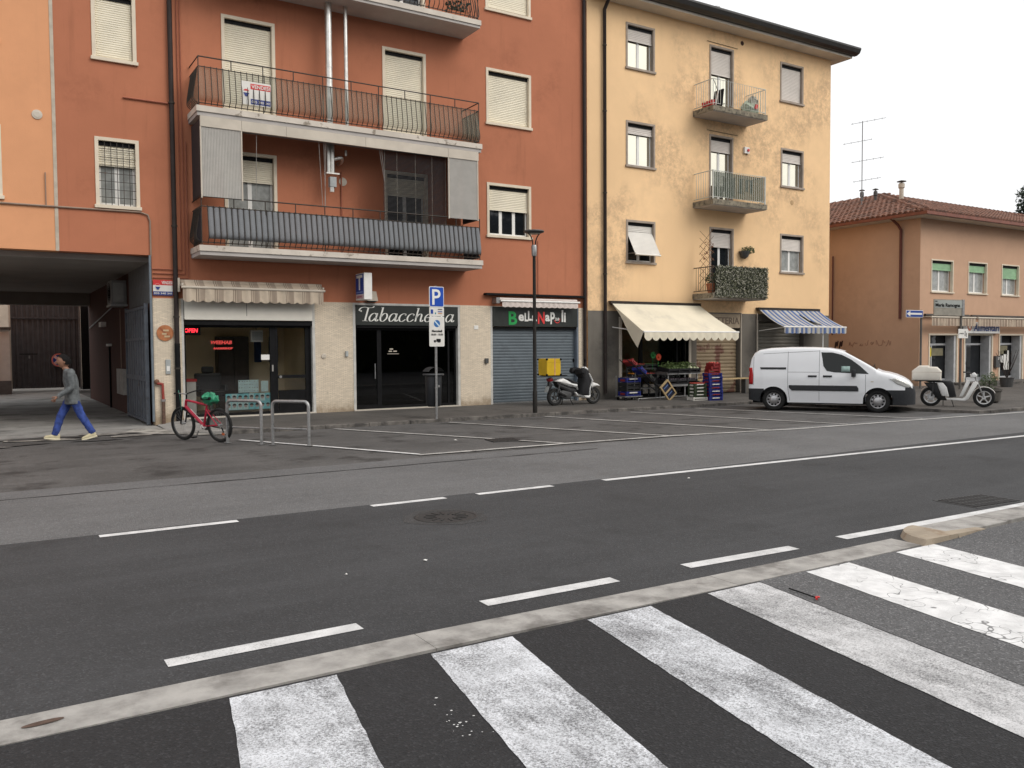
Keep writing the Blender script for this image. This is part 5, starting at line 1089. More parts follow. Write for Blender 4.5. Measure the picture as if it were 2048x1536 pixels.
for lab, a, b in (('retracted tan striped awning, left one on the tan house', 31.66, 34.74), ('retracted tan striped awning, right one on the tan house', 34.92, 41.0)):
    aw = thing('shop_awning', lab, 'awning', ((a+b)/2, YR-.3, 2.8), world=True); valance(a, b, YR-.42, 2.82, .33, int((b-a)*4), .03, .02).build('valance', M_aw2, aw, True)
    MB().tube([(a-.05,YR-.42,2.84),(b,YR-.42,2.84)], .035, 8).build('front_bar', M_cream, aw); MB().tube([(a,YR-.12,2.92),(b,YR-.12,2.92)], .06, 8).build('roller', M_iron, aw)
    for x in (a, b-.05): MB().box(x, x+.05, YR-.42, YR, 2.84, 2.88).build('arm', M_cream, aw)
al = thing('shop_sign', 'white box sign reading Alimentari under the tan awnings', 'sign', (35.7,YR,2.2), world=True)
MB().box(34.30, 37.06, YR-.16, YR-.03, 2.21, 2.68, .01).build('box', M_whitep, al); MB().box(34.20, 34.30, YR-.15, YR-.03, 2.2, 2.68).build('end_cap', M_black, al)
text('Alimentari', .42, (35.05,YR-.165,2.31), mk('letter_navy', (.04,.07,.25), .5), al, fit=1.92, bold=.006); disc(MB(), 34.75, 2.48, .17, YR-.164, 16).build('emblem', mk('emblem_red', (.45,.16,.10), .5), al); disc(MB(), 34.75, 2.48, .08, YR-.167, 12).build('emblem_centre', M_cream, al)
MB().box(35.0, 35.01, YR-.164, YR-.16, 2.22, 2.66).build('divider', M_lamp, al)
t = thing('letter_box', 'dark letter box between the doors of the tan house', 'letter box', (37.0,YR,1.0), world=True); MB().box(36.88, 37.18, YR-.12, YR, .75, 1.25, .01).build('case', M_lamp, t); MB().box(37.02, 37.14, YR-.125, YR-.12, 1.08, 1.2).build('label', M_whitep, t)
sheet('house_step', [(33.4,18.7),(60,18.7),(60,YR),(33.4,YR)], .20, M_kerbfar, .15)
# graffiti scribble on the side wall
gr = MB(); q = random.Random(8)
for k in range(2): gr.tube(spline([(XR-.004,23.9-k*.22,1.62),(XR-.004,23.85-k*.22,1.9),(XR-.004,23.8-k*.22,1.72),(XR-.004,23.75-k*.22,1.95)], 4), .035, 4)
gr.build('graffiti', mk('graffiti_brown', (.05,.02,.015), .9), TB)
gr = MB()
for k in range(8): y = 23.2-k*.26; gr.tube(spline([(XR-.003,y+q.uniform(-.1,.1),1.72+q.uniform(-.08,.12)) for _ in range(1)]+[(XR-.003,y-.05*j,1.84+q.uniform(-.13,.13)) for j in range(4)], 4), .014, 4)
gr.build('graffiti', mk('graffiti_faint', (.36,.20,.13), .9), TB)
# roof furniture
an = thing('tv_antenna', 'tall television antenna mast on the tan house roof', 'antenna', (34.45,25.0,8.0), world=True)
M_ant = mk('antenna_grey', (.22,.22,.23), .5); AX, AY = 34.55, 24.85
MB().tube([(AX,AY,7.9),(AX,AY,12.0)], .022, 6).build('mast', M_ant, an)
for z, l, sg in ((11.95,1.5,1),(11.1,1.4,-1),(10.2,1.4,1),(9.3,1.2,1)):
    d0 = Vector((.5,-.8,.08)); c = Vector((AX,AY,z)); MB().tube([c-d0*l*.35*(1 if sg > 0 else 1.8), c+d0*l*(.7 if sg > 0 else .3)], .010, 5).build('boom', M_ant, an)
    for k in range(5):
        p = c+d0*l*(-.3+.22*k)*(1 if sg > 0 else -1); MB().tube([p+Vector((.18,.12,0)), p-Vector((.18,.12,0))], .006, 4).build('element', M_ant, an)
for lab, x, y, h, r in (('taller pale chimney pipe with cowl on the tan roof', 34.0, 22.5, 8.85, .13), ('low dark cowl on the tan roof ridge, left of the pale chimney', 35.6, 25.6, 9.1, .09), ('low dark cowl on the tan roof, nearest the pale chimney', 35.2, 24.6, 8.95, .09)):
    t = thing('chimney_pipe', lab, 'chimney', (x, y, 7.9), world=True); MB().lathe([(r*.7,7.7),(r*.7,h-.35),(r,h-.3),(r,h-.15),(r*.7,h-.1)], (x,y,0), 'z', 12).build('pipe', M_cream if r > .1 else M_lamp, t); MB().lathe([(.02,h+.02),(r*1.5,h-.03),(r*1.5,h-.05)], (x,y,0), 'z', 12).build('cowl', M_lamp, t)
    MB().lathe([(r*.3,h-.12),(r*.3,h)], (x,y,0), 'z', 8).build('cowl_stem', M_lamp, t)
# ------------------------------------------------------------------ street furniture
lp = thing('street_lamp', 'slim dark street lamp with ring head on a forked bracket', 'street lamp', (12.02,18.13,.07))
MB().lathe([(.06,0),(.06,.55),(.048,.58),(.048,1.9),(.044,1.92),(.04,4.02)], (0,0,0), 'z', 14).build('pole', mk('lamp_black', (.02,.018,.016), .55, .15, 6, spec=.2), lp, True)
MB().lathe([(.06,4.0),(.065,4.02),(.072,4.25),(.06,4.28)], (0,0,0), 'z', 14).build('collar', M_steel, lp, True)
for s in (1, -1): MB().tube(spline([(s*.035,0,4.25),(s*.05,0,4.38),(s*.10,0,4.5),(s*.17,0,4.58),(s*.20,0,4.61)], 4), .016, 8).build('fork_arm', MC['lamp_black'], lp, True)
MB().lathe([(.01,4.57),(.17,4.575),(.25,4.60),(.265,4.62),(.25,4.645),(.12,4.665),(.01,4.67)], (0,0,0), 'z', 28).build('lamp_head', M_lamp, lp, True)
MB().lathe([(.01,4.562),(.15,4.562),(.15,4.57)], (0,0,0), 'z', 20).build('diffuser', M_cream, lp)
ps_ = thing('parking_sign', 'blue P parking sign with two plates on a steel pole', 'sign', (9.16,18.05,.07), rad(4))
MB().tube([(0,0,0),(0,0,3.15)], .03, 12).build('pole', M_steel, ps_, True)
MB().lathe([(.038,0),(.038,.04)], (0,0,.72), 'z', 12).build('pole_collar', M_steel, ps_)
def plate_round(x0, x1, z0, z1, y, t, r=.03):
    pts = []
    for cx, cz, a in ((x1-r,z1-r,0),(x0+r,z1-r,90),(x0+r,z0+r,180),(x1-r,z0+r,270)):
        for k in range(5): q = rad(a+k*22.5); pts.append((cx+r*math.cos(q), cz+r*math.sin(q)))
    return MB().prism(pts, y, y+t, 'xz')
plate_round(-.20,.20,2.65,3.13,-.055,.012).build('p_plate', M_pvc, ps_); plate_round(-.185,.185,2.665,3.115,-.059,.004).build('p_field', mk('sign_blue_bright', (.012,.07,.42), .35, .04, 6, co='O'), ps_)
text('P', .52, (-.125,-.061,2.705), M_pvc, ps_, fit=.23, bold=.006)
plate_round(-.20,.20,2.435,2.645,-.055,.012,.012).build('info_plate', M_aw, ps_); MB().box(-.165,-.10,-.060,-.056,2.49,2.59).build('pictogram', M_bluep, ps_); MB().box(-.05,-.02,-.060,-.056,2.48,2.52).build('pictogram', mk('picto_teal', (.05,.25,.3), .5), ps_)
for z, m in ((2.585,M_lamp),(2.53,M_bluep),(2.49,mk('picto_orange', (.6,.3,.15), .5))): MB().box(.03,.15,-.060,-.056,z,z+.02).build('text_line', m, ps_)
plate_round(-.205,.205,1.72,2.425,-.055,.012).build('times_plate', M_pvc, ps_); plate_round(-.19,.19,1.735,2.41,-.0575,.002,.025).build('times_field', M_aw, ps_)
disc(MB(), 0, 2.26, .085, -.060, 24).build('no_parking_disc', mk('sign_midblue', (.03,.15,.40), .4, .05, 5), ps_); MB().obox((0,-.062,2.26), (.19,.002,.03), (0,rad(45),0)).build('no_parking_bar', mk('sign_pale_blue', (.55,.68,.75), .5), ps_)
text('Mercoledì', .075, (-.14,-.060,2.06), M_black, ps_, fit=.28, bold=.002); text('08.00 - 10.00', .065, (-.16,-.060,1.98), M_lamp, ps_, fit=.32, bold=.001)
mb = MB(); mb.box(-.02,.10,-.062,-.058,1.83,1.90); mb.box(-.09,-.03,-.062,-.058,1.83,1.87); mb.build('truck_mark', M_black, ps_)
for x in (-.06,.03,.07): disc(MB(), x, 1.825, .016, -.063, 10).build('truck_wheel', M_black, ps_)
for z in (2.9,2.1): MB().box(-.05,.05,-.045,.035,z,z+.04).build('clamp', M_steel, ps_)
bn = thing('litter_bin', 'dark grey litter bin hung on the parking sign pole', 'litter bin', (9.20,18.28,.07), rad(6))
M_bin = mk('bin_grey', (.018,.020,.024), .5, .15, 8, co='O')
MB().lathe([(.14,.28),(.185,.34),(.20,1.0),(.195,1.02)], (0,0,0), 'z', 18).build('drum', M_bin, bn, True); MB().lathe([(.25,1.03),(.26,1.05),(.25,1.07)], (0,0,0), 'z', 18).build('rim', mk('bin_rim', (.06,.063,.067), .4), bn, True)
mb = MB(); n = 10; vs = []
for i in range(n+1): a = math.pi*(.12+.76*i/n); vs += [(-.23*math.cos(a), -.14, 1.06+.17*math.sin(a)), (-.23*math.cos(a), .14, 1.06+.17*math.sin(a))]
mb.add(vs, [(2*i,2*i+2,2*i+3,2*i+1) for i in range(n)]); mb.build('hood', mk('bin_hood', (.04,.042,.045), .5), bn, True); MB().box(-.09,-.05,-.24,-.20,.72,1.04,.008).build('ash_tray', MC['bin_rim'], bn)
MB().box(-.03,.03,-.24,-.19,.75,.80).build('hanger', M_steel, bn)
# cycle hoops
def hoop(label, p, q, h):
    p, q = Vector((*p,0)), Vector((*q,0)); t = thing('cycle_hoop', label, 'bike rack', tuple((p+q)/2), group='steel cycle hoops by the parked bicycle', world=True); d = (q-p).normalized(); r = .09
    pts = [p, p+Vector((0,0,h-r))]+[p+d*(r-r*math.cos(a))+Vector((0,0,h-r+r*math.sin(a))) for a in (rad(22),rad(45),rad(68),rad(90))]+[q-d*(r-r*math.cos(a))+Vector((0,0,h-r+r*math.sin(a))) for a in (rad(90),rad(68),rad(45),rad(22))]+[q+Vector((0,0,h-r)), q]
    MB().tube(pts, .031, 12).build('hoop', M_steel, t, True); MB().tube([p+Vector((0,0,.30)), q+Vector((0,0,.30))], .016, 8).build('cross_bar', M_steel, t)
    for c in (p, q): MB().lathe([(.07,0),(.07,.008)], (c.x,c.y,0), 'z', 14).build('foot_plate', M_steel, t)
hoop('steel cycle hoop touching the bicycle rear wheel', (3.90,16.35), (4.36,15.72), .80); hoop('steel cycle hoop farther from the bicycle', (4.52,15.55), (5.00,14.95), .80)
# right-hand street signs
ow_ = thing('one_way_sign', 'blue one-way sign with white arrow on a grey pole by the tan house', 'sign', (29.95,18.95,.12), rad(-4))
MB().tube([(0,0,0),(0,0,2.95)], .04, 10).build('pole', mk('pole_grey', (.13,.12,.11), .6), ow_, True); MB().box(-.93,.03,-.06,-.045,2.66,2.93,.004).build('plate', M_pvc, ow_); MB().box(-.91,.01,-.064,-.060,2.68,2.91).build('field', M_bluep, ow_)
MB().prism([(-.90,2.795),(-.70,2.90),(-.70,2.83),(-.04,2.83),(-.04,2.76),(-.70,2.76),(-.70,2.69)], -.068, -.065, 'xz').build('arrow', M_pvc, ow_); MB().box(-.05,.05,-.05,.03,2.77,2.82).build('clamp', M_steel, ow_)
st = thing('street_name_sign', 'grey street name sign on a grey pole before the tan house', 'sign', (30.6,17.8,.12), rad(-6))
M_sg = mk('name_sign_grey', (.34,.36,.34), .5, .05, 4)
MB().tube([(0,0,0),(0,0,3.25)], .045, 10).build('pole', MC['pole_grey'], st, True); MB().box(-1.56,.06,-.08,-.05,2.70,3.28).build('lower_board', mk('name_sign_back', (.28,.26,.22), .6), st); MB().box(-1.54,-.06,-.088,-.082,2.98,3.25).build('name_plate', M_sg, st)
text('Maria Ramogna', .17, (-1.50,-.092,3.02), M_black, st, fit=1.32, bold=.004); MB().box(-1.52,-1.40,-.092,-.089,3.18,3.23).build('crest', M_lamp, st); MB().box(-.06,.06,-.10,-.049,2.70,3.29).build('end_frame', M_steel, st)
MB().box(-.24,.28,-.09,-.07,1.88,2.22).build('small_plate', M_pvc, st); text('zona', .09, (-.2,-.094,2.03), M_lamp, st, fit=.24); MB().box(.10,.13,-.094,-.091,1.95,2.15).build('walk_mark', M_black, st); MB().box(.17,.20,-.094,-.091,1.93,2.08).build('walk_mark', M_black, st)
pl = thing('planter', 'round dark stone planter with a shrub behind the white scooter', 'planter', (24.6,13.45,.12)); pl.scale = (.85,.85,.8)
MB().lathe([(.22,0),(.34,.06),(.37,.40),(.40,.42),(.40,.50),(.34,.50),(.33,.44)], (0,0,0), 'z', 22).build('bowl', mk('planter_stone', (.085,.078,.07), .9, .2, 10, .3, 40, co='O'), pl, True)
mb = MB(); leafball(mb, (0,0,.78), .30, 420, .045, rr, (1,1,1.1)); mb.build('foliage', M_leaf, pl, weld=False); MB().tube([(0,0,.4),(.02,0,.8)], .02, 6).build('stem', MC['dark_wood'], pl)
p2 = thing('planter', 'leafless potted shrub beside the tan house doors', 'planter', (33.6,17.7,.12))
MB().lathe([(.2,0),(.26,.35),(.28,.36)], (0,0,0), 'z', 16).build('pot', M_lamp, p2)
for k in range(14): a = k*2.4; MB().tube([(0,0,.3),(.2*math.cos(a),.2*math.sin(a),.8),(.38*math.cos(a+.3),.38*math.sin(a+.3),1.35+.1*math.sin(k))], .008, 4).build('twig', MC['dark_wood'], p2)

# ------------------------------------------------------------------ wheels
def wheel(par, c, r, w, rimr, spokes=0, name='wheel', hub=.05, rimm=None, steelcap=False, tw=None):
    """axle along y"""
    rimm = rimm or M_rim; tw = tw or (r-rimr)
    prof = [(rimr,-w*.42),(r-tw*.45,-w*.5),(r-tw*.12,-w*.40),(r,-w*.2),(r,w*.2),(r-tw*.12,w*.40),(r-tw*.45,w*.5),(rimr,w*.42)]
    wo = MB().lathe(prof, c, 'y', 32, cap=False).build(name, M_rubber, par, True)
    MB().lathe([(rimr+.004,-w*.42),(rimr-.012,-w*.40),(rimr-.025,-w*.2),(rimr-.025,w*.2),(rimr-.012,w*.40),(rimr+.004,w*.42)], c, 'y', 32, cap=False).build('rim', rimm, wo, True)
    if steelcap:
        for s in (-1, 1):
            MB().lathe([(rimr-.01,s*w*.18),(rimr*.90,s*w*.22),(rimr*.66,s*w*.26),(rimr*.60,s*w*.40),(rimr*.5,s*w*.48),(rimr*.2,s*w*.52),(.004,s*w*.53)], c, 'y', 28, cap=False).build('hubcap', rimm, wo, True)
            for k in range(10): a = k*math.tau/10; MB().lathe([(.026,-.008),(.026,.008)], (c[0]+rimr*.79*math.cos(a), c[1]-s*w*.245, c[2]+rimr*.79*math.sin(a)), 'y', 10).build('vent_hole', M_black, wo)
    if spokes:
        for k in range(spokes):
            a = k*math.tau/spokes+.3; MB().obox((c[0]+math.cos(a)*rimr*.52, c[1], c[2]+math.sin(a)*rimr*.52), (rimr*.98,.035,.032), (0,-a,0), .006).build('spoke', rimm, wo)
        MB().lathe([(hub,-.05),(hub,.05)], c, 'y', 14).build('hub', rimm, wo)
    return wo

# ------------------------------------------------------------------ the white van
ux, uy = .545, -.838
van = thing('delivery_van', 'white panel van with black bumpers parked nose towards the road', 'van', (18.226+.76*.838+.03*ux+.09, 15.94+.76*.545+.03*uy-.06, 0), math.atan2(uy, ux)); van.scale = (.955, .955, .945)
M_vw = mk('van_white', (.82,.84,.87), .22, .02, 2, spec=.5, co='O'); M_vb = mk('van_black_trim', (.022,.024,.028), .6, .12, 20, .15, 150, co='O'); M_vg = mk('van_glass', (.010,.013,.013), .03, .15, 2, spec=.35, co='O')
top_pts = [(-.705,.62),(-.70,.95),(-.685,1.25),(-.63,1.52),(-.55,1.66),(-.42,1.745),(-.15,1.79),(.4,1.815),(1.0,1.81),(1.45,1.785),(1.72,1.735),(1.87,1.685),(2.05,1.585),(2.30,1.44),(2.52,1.305),(2.70,1.185),(2.82,1.13),(3.0,1.095),(3.2,1.035),(3.38,.95),(3.50,.865),(3.58,.77),(3.635,.66),(3.66,.55)]
def interp(P, x):
    if x <= P[0][0]: return P[0][1]
    for a, b in zip(P, P[1:]):
        if x <= b[0]: return a[1]+(b[1]-a[1])*(x-a[0])/(b[0]-a[0])
    return P[-1][1]
plan = [(-.705,.80),(-.68,.845),(-.60,.875),(-.3,.90),(2.5,.905),(2.9,.90),(3.1,.885),(3.3,.84),(3.45,.77),(3.55,.68),(3.62,.56),(3.66,.42)]
RA, ZA = .375, .31
def vzb(x):
    z = .235 if -.35 < x < 3.1 else (.235+.05*min(1, max(0, -.35-x)/.3) if x < 0 else .215)
    for xa in (0, 2.73):
        if abs(x-xa) < RA: z = max(z, ZA+math.sqrt(max(0, RA*RA-(x-xa)**2)))
    return z
def vring(x):
    zt = interp(top_pts, x); W = interp(plan, x); zb = vzb(x)
    rr_ = .14 if x < 1.9 else (.10 if x < 2.7 else .16)
    rr_ = min(rr_, max(.03, (zt-.5)*.5)); zs = max(zb+.01, zt-rr_*.8)
    def sy(z):
        f = 1-.05*max(0, .55-z)/.32
        return W*f - max(0, z-.95)*.165 - max(0, z-1.45)*.10
    lev = [.2,.26,.33,.41,.49,.56,.62,.69,.76,.84,.92,1.0,1.1,1.2,1.3,1.4,1.5,1.58,1.64,1.68]
    pts = []
    for l in lev: z = min(max(l, zb), zs); pts.append((sy(z), z))
    ys = sy(zs)
    for k in range(1, 5): a = k*math.pi/8; pts.append((ys-rr_*(1-math.cos(a)), zs+(zt-.012-zs)*math.sin(a)))
    y1 = pts[-1][0]; z1 = pts[-1][1]
    for k in range(1, 6): t = k/5; pts.append((y1*(1-t), z1+(zt-z1)*(1-(1-t)**2)))
    return pts
vx = sorted({round(v, 3) for v in [-.705,-.70,-.685,-.66,-.63,-.59,-.55,-.48,-.42,-.34,-.28,1.87,2.70,2.82,3.0,3.635,3.66,3.6,3.62]+[x_ for x_, _ in top_pts]+[-.2+.1*k for k in range(38)]+[xa+RA*math.cos(math.pi*k/16) for xa in (0,2.73) for k in range(17)]+[xa+s*(RA+.004) for xa in (0,2.73) for s in (-1,1)]})
rings = [vring(x) for x in vx]; NR = len(rings[0])
parts = {k: MB() for k in ('body','front_bumper','rear_bumper','windscreen')}
for s in (1, -1):
    for i in range(len(vx)-1):
        xm = (vx[i]+vx[i+1])/2
        for j in range(NR-1):
            q = [(vx[i],*rings[i][j]),(vx[i+1],*rings[i+1][j]),(vx[i+1],*rings[i+1][j+1]),(vx[i],*rings[i][j+1])]; q = [(a, s*b, c) for a, b, c in q]
            zm = sum(p[2] for p in q)/4
            if max((Vector(q[a])-Vector(q[b])).length for a, b in ((0,2),(1,3))) < 1e-4: continue
            key = 'body'
            if xm > 2.95 and zm < .63+.0*(xm): key = 'front_bumper'
            if xm > 3.32 and zm < .63+(xm-3.32)*.35: key = 'front_bumper'
            if xm < -.27 and zm < .64: key = 'rear_bumper'
            if 1.87 < xm < 2.70 and j >= NR-6: key = 'windscreen'
            parts[key].add(q, [(0,1,2,3)])
for e, i in ((0,0),(1,-1)):
    R_ = rings[i]; P = [(vx[i], y, z) for y, z in R_]+[(vx[i], -y, z) for y, z in R_[::-1]]
    parts['rear_bumper' if i == 0 else 'front_bumper'].add(P, [tuple(range(len(P)))])
bod = parts['body'].build('body', M_vw, van, True); fb = parts['front_bumper'].build('front_bumper', M_vb, van, True); rb = parts['rear_bumper'].build('rear_bumper', M_vb, van, True); parts['windscreen'].build('windscreen', M_vg, van, True)
def vsy(x, z):
    pts = vring(x); pr = None
    for (y0, z0), (y1, z1) in zip(pts, pts[1:]):
        if z0 <= z <= z1 and z1 > z0: return y0+(y1-y0)*(z-z0)/(z1-z0)
    return pts[0][0]
def vpatch(poly, off, mat, name, par, nx=14, nz=6, sides=(-1,1)):
    """piece of side skin bounded by an outline in x-z, standing proud by off"""
    xs = sorted({p[0] for p in poly}); xa, xb = xs[0], xs[-1]
    X = sorted({*xs, *[xa+(xb-xa)*k/nx for k in range(nx+1)]}); n = len(poly); out = []
    def zr_(x):
        zz = []
        for i in range(n):
            (x0, z0), (x1, z1) = poly[i], poly[(i+1) % n]
            if min(x0,x1)-1e-9 <= x <= max(x0,x1)+1e-9:
                if abs(x1-x0) < 1e-9: zz += [z0, z1]
                else: zz.append(z0+(z1-z0)*(x-x0)/(x1-x0))
        return min(zz), max(zz)
    for s in sides:
        mb = MB(); vs = []
        for x in X:
            a, b = zr_(x)
            for k in range(nz+1): z = a+(b-a)*k/nz; vs.append((x, s*(vsy(x, z)+off), z))
        m = nz+1; mb.add(vs, [(i*m+k,(i+1)*m+k,(i+1)*m+k+1,i*m+k+1) for i in range(len(X)-1) for k in range(nz)])
        o = mb.build(name, mat, par, True)
        if off > .008: sm = o.modifiers.new('thickness', 'SOLIDIFY'); sm.thickness = off; sm.offset = -1
        out.append(o)
    return out
vpatch([(1.27,1.66),(1.55,1.655),(1.80,1.59),(2.05,1.455),(2.28,1.275),(2.50,1.06),(2.10,1.075),(1.62,1.10),(1.42,1.14),(1.33,1.28)], .006, M_vg, 'side_window', van, 22, 6)
vpatch([(.42,.73),(2.20,.73),(2.24,.66),(2.24,.58),(.50,.58),(.42,.66)], .022, M_vb, 'side_moulding', van)
vpatch([(-.38,1.235),(.34,1.235),(.34,1.175),(-.36,1.175)], .008, M_vb, 'door_track', van, 8, 2)
for a in (.93, 1.33): vpatch([(a,1.015),(a+.23,1.015),(a+.23,.965),(a,.965)], .02, M_vb, 'door_handle', van, 4, 2)
def vline(p, q, w=.010):
    (x0, z0), (x1, z1) = p, q; n = 14
    for s in (-1, 1):
        mb = MB(); vs = []
        for k in range(n+1):
            t = k/n; x, z = x0+(x1-x0)*t, z0+(z1-z0)*t; y = vsy(x, z)+.002
            if abs(x1-x0) < abs(z1-z0): vs += [(x-w/2, s*y, z), (x+w/2, s*y, z)]
            else: vs += [(x, s*y, z-w/2), (x, s*y, z+w/2)]
        mb.add(vs, [(2*k,2*k+2,2*k+3,2*k+1) for k in range(n)]); mb.build('panel_gap', mk('van_gap', (.10,.105,.115), .6, co='O'), van)
for p, q in (((1.225,.28),(1.225,1.72)),((.385,.70),(.385,1.68)),((2.42,.30),(2.42,1.04)),((.385,.70),(.44,.28)),((.385,1.10),(1.225,1.10)),((-.30,1.62),(1.225,1.70)),((-.56,.72),(-.56,1.58))): vline(p, q, .009)
for xs_, z_ in (((-.42,.30),1.60),):
    pass
vpatch([(-.695,1.22),(-.60,1.22),(-.565,1.0),(-.575,.74),(-.695,.74)], .010, mk('tail_light', (.42,.012,.015), .25, .1, 20, co='O'), 'tail_light', van, 5, 6)
vpatch([(3.02,.925),(3.16,.955),(3.36,.875),(3.50,.775),(3.56,.705),(3.42,.70),(3.20,.79)], .010, mk('head_light', (.62,.62,.60), .12, .15, 25, metal=.4, co='O'), 'head_light', van, 10, 5)
vpatch([(2.55,.86),(2.62,.86),(2.62,.835),(2.55,.835)], .006, mk('repeater', (.6,.55,.45), .3, co='O'), 'side_repeater', van, 3, 2)
vpatch([(1.80,1.27),(2.02,1.27),(2.02,1.12),(1.80,1.12)], .009, mk('window_paper', (.30,.42,.40), .6, co='O'), 'window_paper', van, 3, 2)
for s in (-1, 1):
    MB().obox((2.12, s*.965, 1.08), (.10,.16,.20), (0,0,s*rad(10)), .03).build('wing_mirror', M_vb, van, True)
    MB().tube([(2.14, s*.86, 1.03),(2.12, s*.93, 1.03)], .02, 6).build('mirror_arm', M_vb, van)
for xa in (0, 2.73):
    for s in (-1, 1): wheel(van, (xa, s*.755, .31), .318, .19, .195, name='wheel', steelcap=True)
    mb = MB(); n = 16; vs = []
    for k in range(n+1): a = math.pi*k/n; vs += [(xa+(RA+.025)*math.cos(a), -.872, ZA+(RA+.025)*math.sin(a)), (xa+(RA+.025)*math.cos(a), .872, ZA+(RA+.025)*math.sin(a))]
    mb.add(vs, [(2*k,2*k+2,2*k+3,2*k+1) for k in range(n)]); mb.build('wheel_arch_liner', M_black, van)
MB().box(-.6, 3.45, -.72, .72, .2, .34).build('underbody', M_black, van)
for xa in (0, 2.73): MB().box(xa-.40, xa+.40, -.845, .845, .50, .80).build('inner_arch', M_black, van); MB().box(-.35,.35,-.5,.5,.3,.5).build('rear_axle', M_black, van)
MB().box(.45, 2.28, -.84, .84, .20, .26).build('sill', M_vb, van)
MB().tube(spline([(2.66,-.6,1.235),(2.60,-.1,1.29),(2.62,.2,1.285)], 4), .012, 5).build('wiper', M_black, van)
MB().obox((3.645,0,.44), (.02,.46,.11)).build('number_plate', M_pvc, van); MB().obox((3.60,0,.68), (.03,.5,.06), (0,rad(-20),0)).build('grille', M_black, van)

# ------------------------------------------------------------------ scooter with the yellow box
sc1 = thing('scooter', 'white scooter with yellow delivery box parked at the pizzeria shutter', 'scooter', (13.78,19.78,.12), rad(-2))
M_sw = mk('scooter_white', (.74,.74,.73), .3, .03, 3, spec=.5, co='O'); M_sblk = mk('scooter_black', (.016,.016,.018), .5, .15, 20, co='O'); M_grey = mk('engine_grey', (.07,.07,.072), .5, .2, 25, metal=.3, co='O'); M_seat = mk('seat_vinyl', (.018,.018,.02), .55, .1, 40, .1, 120, co='O')
def P2(pts, x0, zg, kx, kz): return [((a-x0)/kx, (zg-b)/kz) for a, b in pts]
q1 = lambda pts: P2(pts, 260, 1395, 730, 880)
wheel(sc1, (0,0,.245), .245, .11, .165, 5, rimm=M_lamp); wheel(sc1, (1.33,0,.25), .25, .09, .175, 5, rimm=M_lamp)
MB().plate(q1([(235,785),(330,735),(430,715),(520,755),(640,845),(775,868),(790,1020),(745,955),(600,935),(420,862)]), .30, .05).build('rear_body', M_sw, sc1, True)
MB().plate(q1([(250,800),(420,880),(600,950),(740,960),(790,1080),(660,1180),(560,1100),(430,1000),(300,930)]), .22, .04).build('under_body', M_sblk, sc1, True)
MB().plate(q1([(470,715),(560,725),(700,790),(800,830),(790,865),(640,840),(520,755),(440,735)]), .27, .03).build('seat', M_seat, sc1, True)
MB().plate(q1([(690,1060),(740,1075),(830,1160),(1060,1165),(1100,1160),(1085,1225),(1030,1240),(860,1210),(740,1160)]), .32, .03).build('footboard', M_sw, sc1, True)
MB().plate(q1([(1055,620),(1085,610),(1180,790),(1150,880),(1105,980),(1100,1200),(1065,1200),(1075,980),(1120,860),(1130,790)]), .30, .03).build('leg_shield', M_sw, sc1, True)
MB().plate(q1([(840,500),(960,480),(1060,540),(1060,640),(1125,790),(1070,970),(1060,1165),(860,1165),(880,900),(905,720),(830,620)]), .36, .06).build('leg_cover', mk('leg_cover_cloth', (.014,.014,.016), .8, .2, 8, .3, 20, co='O'), sc1, True)
MB().plate(q1([(1150,835),(1230,845),(1330,880),(1395,935),(1300,940),(1215,955),(1185,1000),(1165,930)]), .14, .03).build('front_fender', M_sw, sc1, True)
MB().plate(q1([(965,460),(1010,440),(1065,490),(1060,540),(960,480)]), .22, .03).build('headlamp_cowl', M_sw, sc1, True)
for s in (-1, 1):
    MB().tube([(1.33,s*.07,.25),(1.20,s*.06,.62)], .018, 8).build('fork_leg', M_grey, sc1)
    MB().tube(spline([(.93,s*.08,1.03),(.86,s*.22,1.05),(.76,s*.32,1.03)], 4), .016, 8).build('handlebar', M_sblk, sc1, True)
    MB().tube([(.86,s*.25,1.04),(.85,s*.28,1.24)], .006, 6).build('mirror_stem', M_black, sc1); MB().lathe([(.01,-.01),(.05,-.008),(.055,0),(.01,.01)], (.845,s*.28,1.27), 'x', 14).build('mirror', M_black, sc1, True)
    MB().obox((.80,s*.26,.97), (.16,.16,.16), (0,.3,0), .05).build('hand_muff', MC['leg_cover_cloth'], sc1, True)
MB().obox((-.16,0,.74), (.12,.2,.10), (0,-.3,0), .03).build('tail_lamp', mk('scooter_tail', (.25,.01,.012), .3, co='O'), sc1, True); MB().obox((-.26,0,.47), (.01,.17,.17), (0,.25,0)).build('licence_plate', MC['grey_box'], sc1)
MB().plate([(-.2,.70),(-.08,.60),(-.2,.36),(-.26,.38)], .10, .02).build('rear_mudguard', M_sblk, sc1, True)
MB().tube([(.06,-.13,.40),(.32,-.13,.28)], [.055,.045], 10).build('exhaust', M_grey, sc1, True); MB().obox((.34,0,.30), (.36,.24,.22), (0,.2,0), .05).build('engine', M_grey, sc1, True)
MB().tube([(.03,-.1,.3),(.12,-.1,.62)], .025, 8).build('shock', M_grey, sc1); MB().tube([(.45,-.1,.2),(.52,-.18,.0)], .012, 6).build('stand', M_black, sc1); MB().tube([(.35,.1,.2),(.36,.18,.0)], .012, 6).build('stand', M_black, sc1)
MB().box(-.42,.36,-.12,.12,.835,.86).build('rack', M_black, sc1)
bx = thing('delivery_box', 'yellow cube delivery box on the white scooter', 'box', (13.78-.17,19.78,.985), rad(-2))
MB().box(-.23,.23,-.23,.23,0,.47,.012).build('shell', mk('box_yellow', (.62,.40,.012), .5, .08, 4, co='O', stain=((.3,.18,.02), 6, .6, .75, .5)), bx)
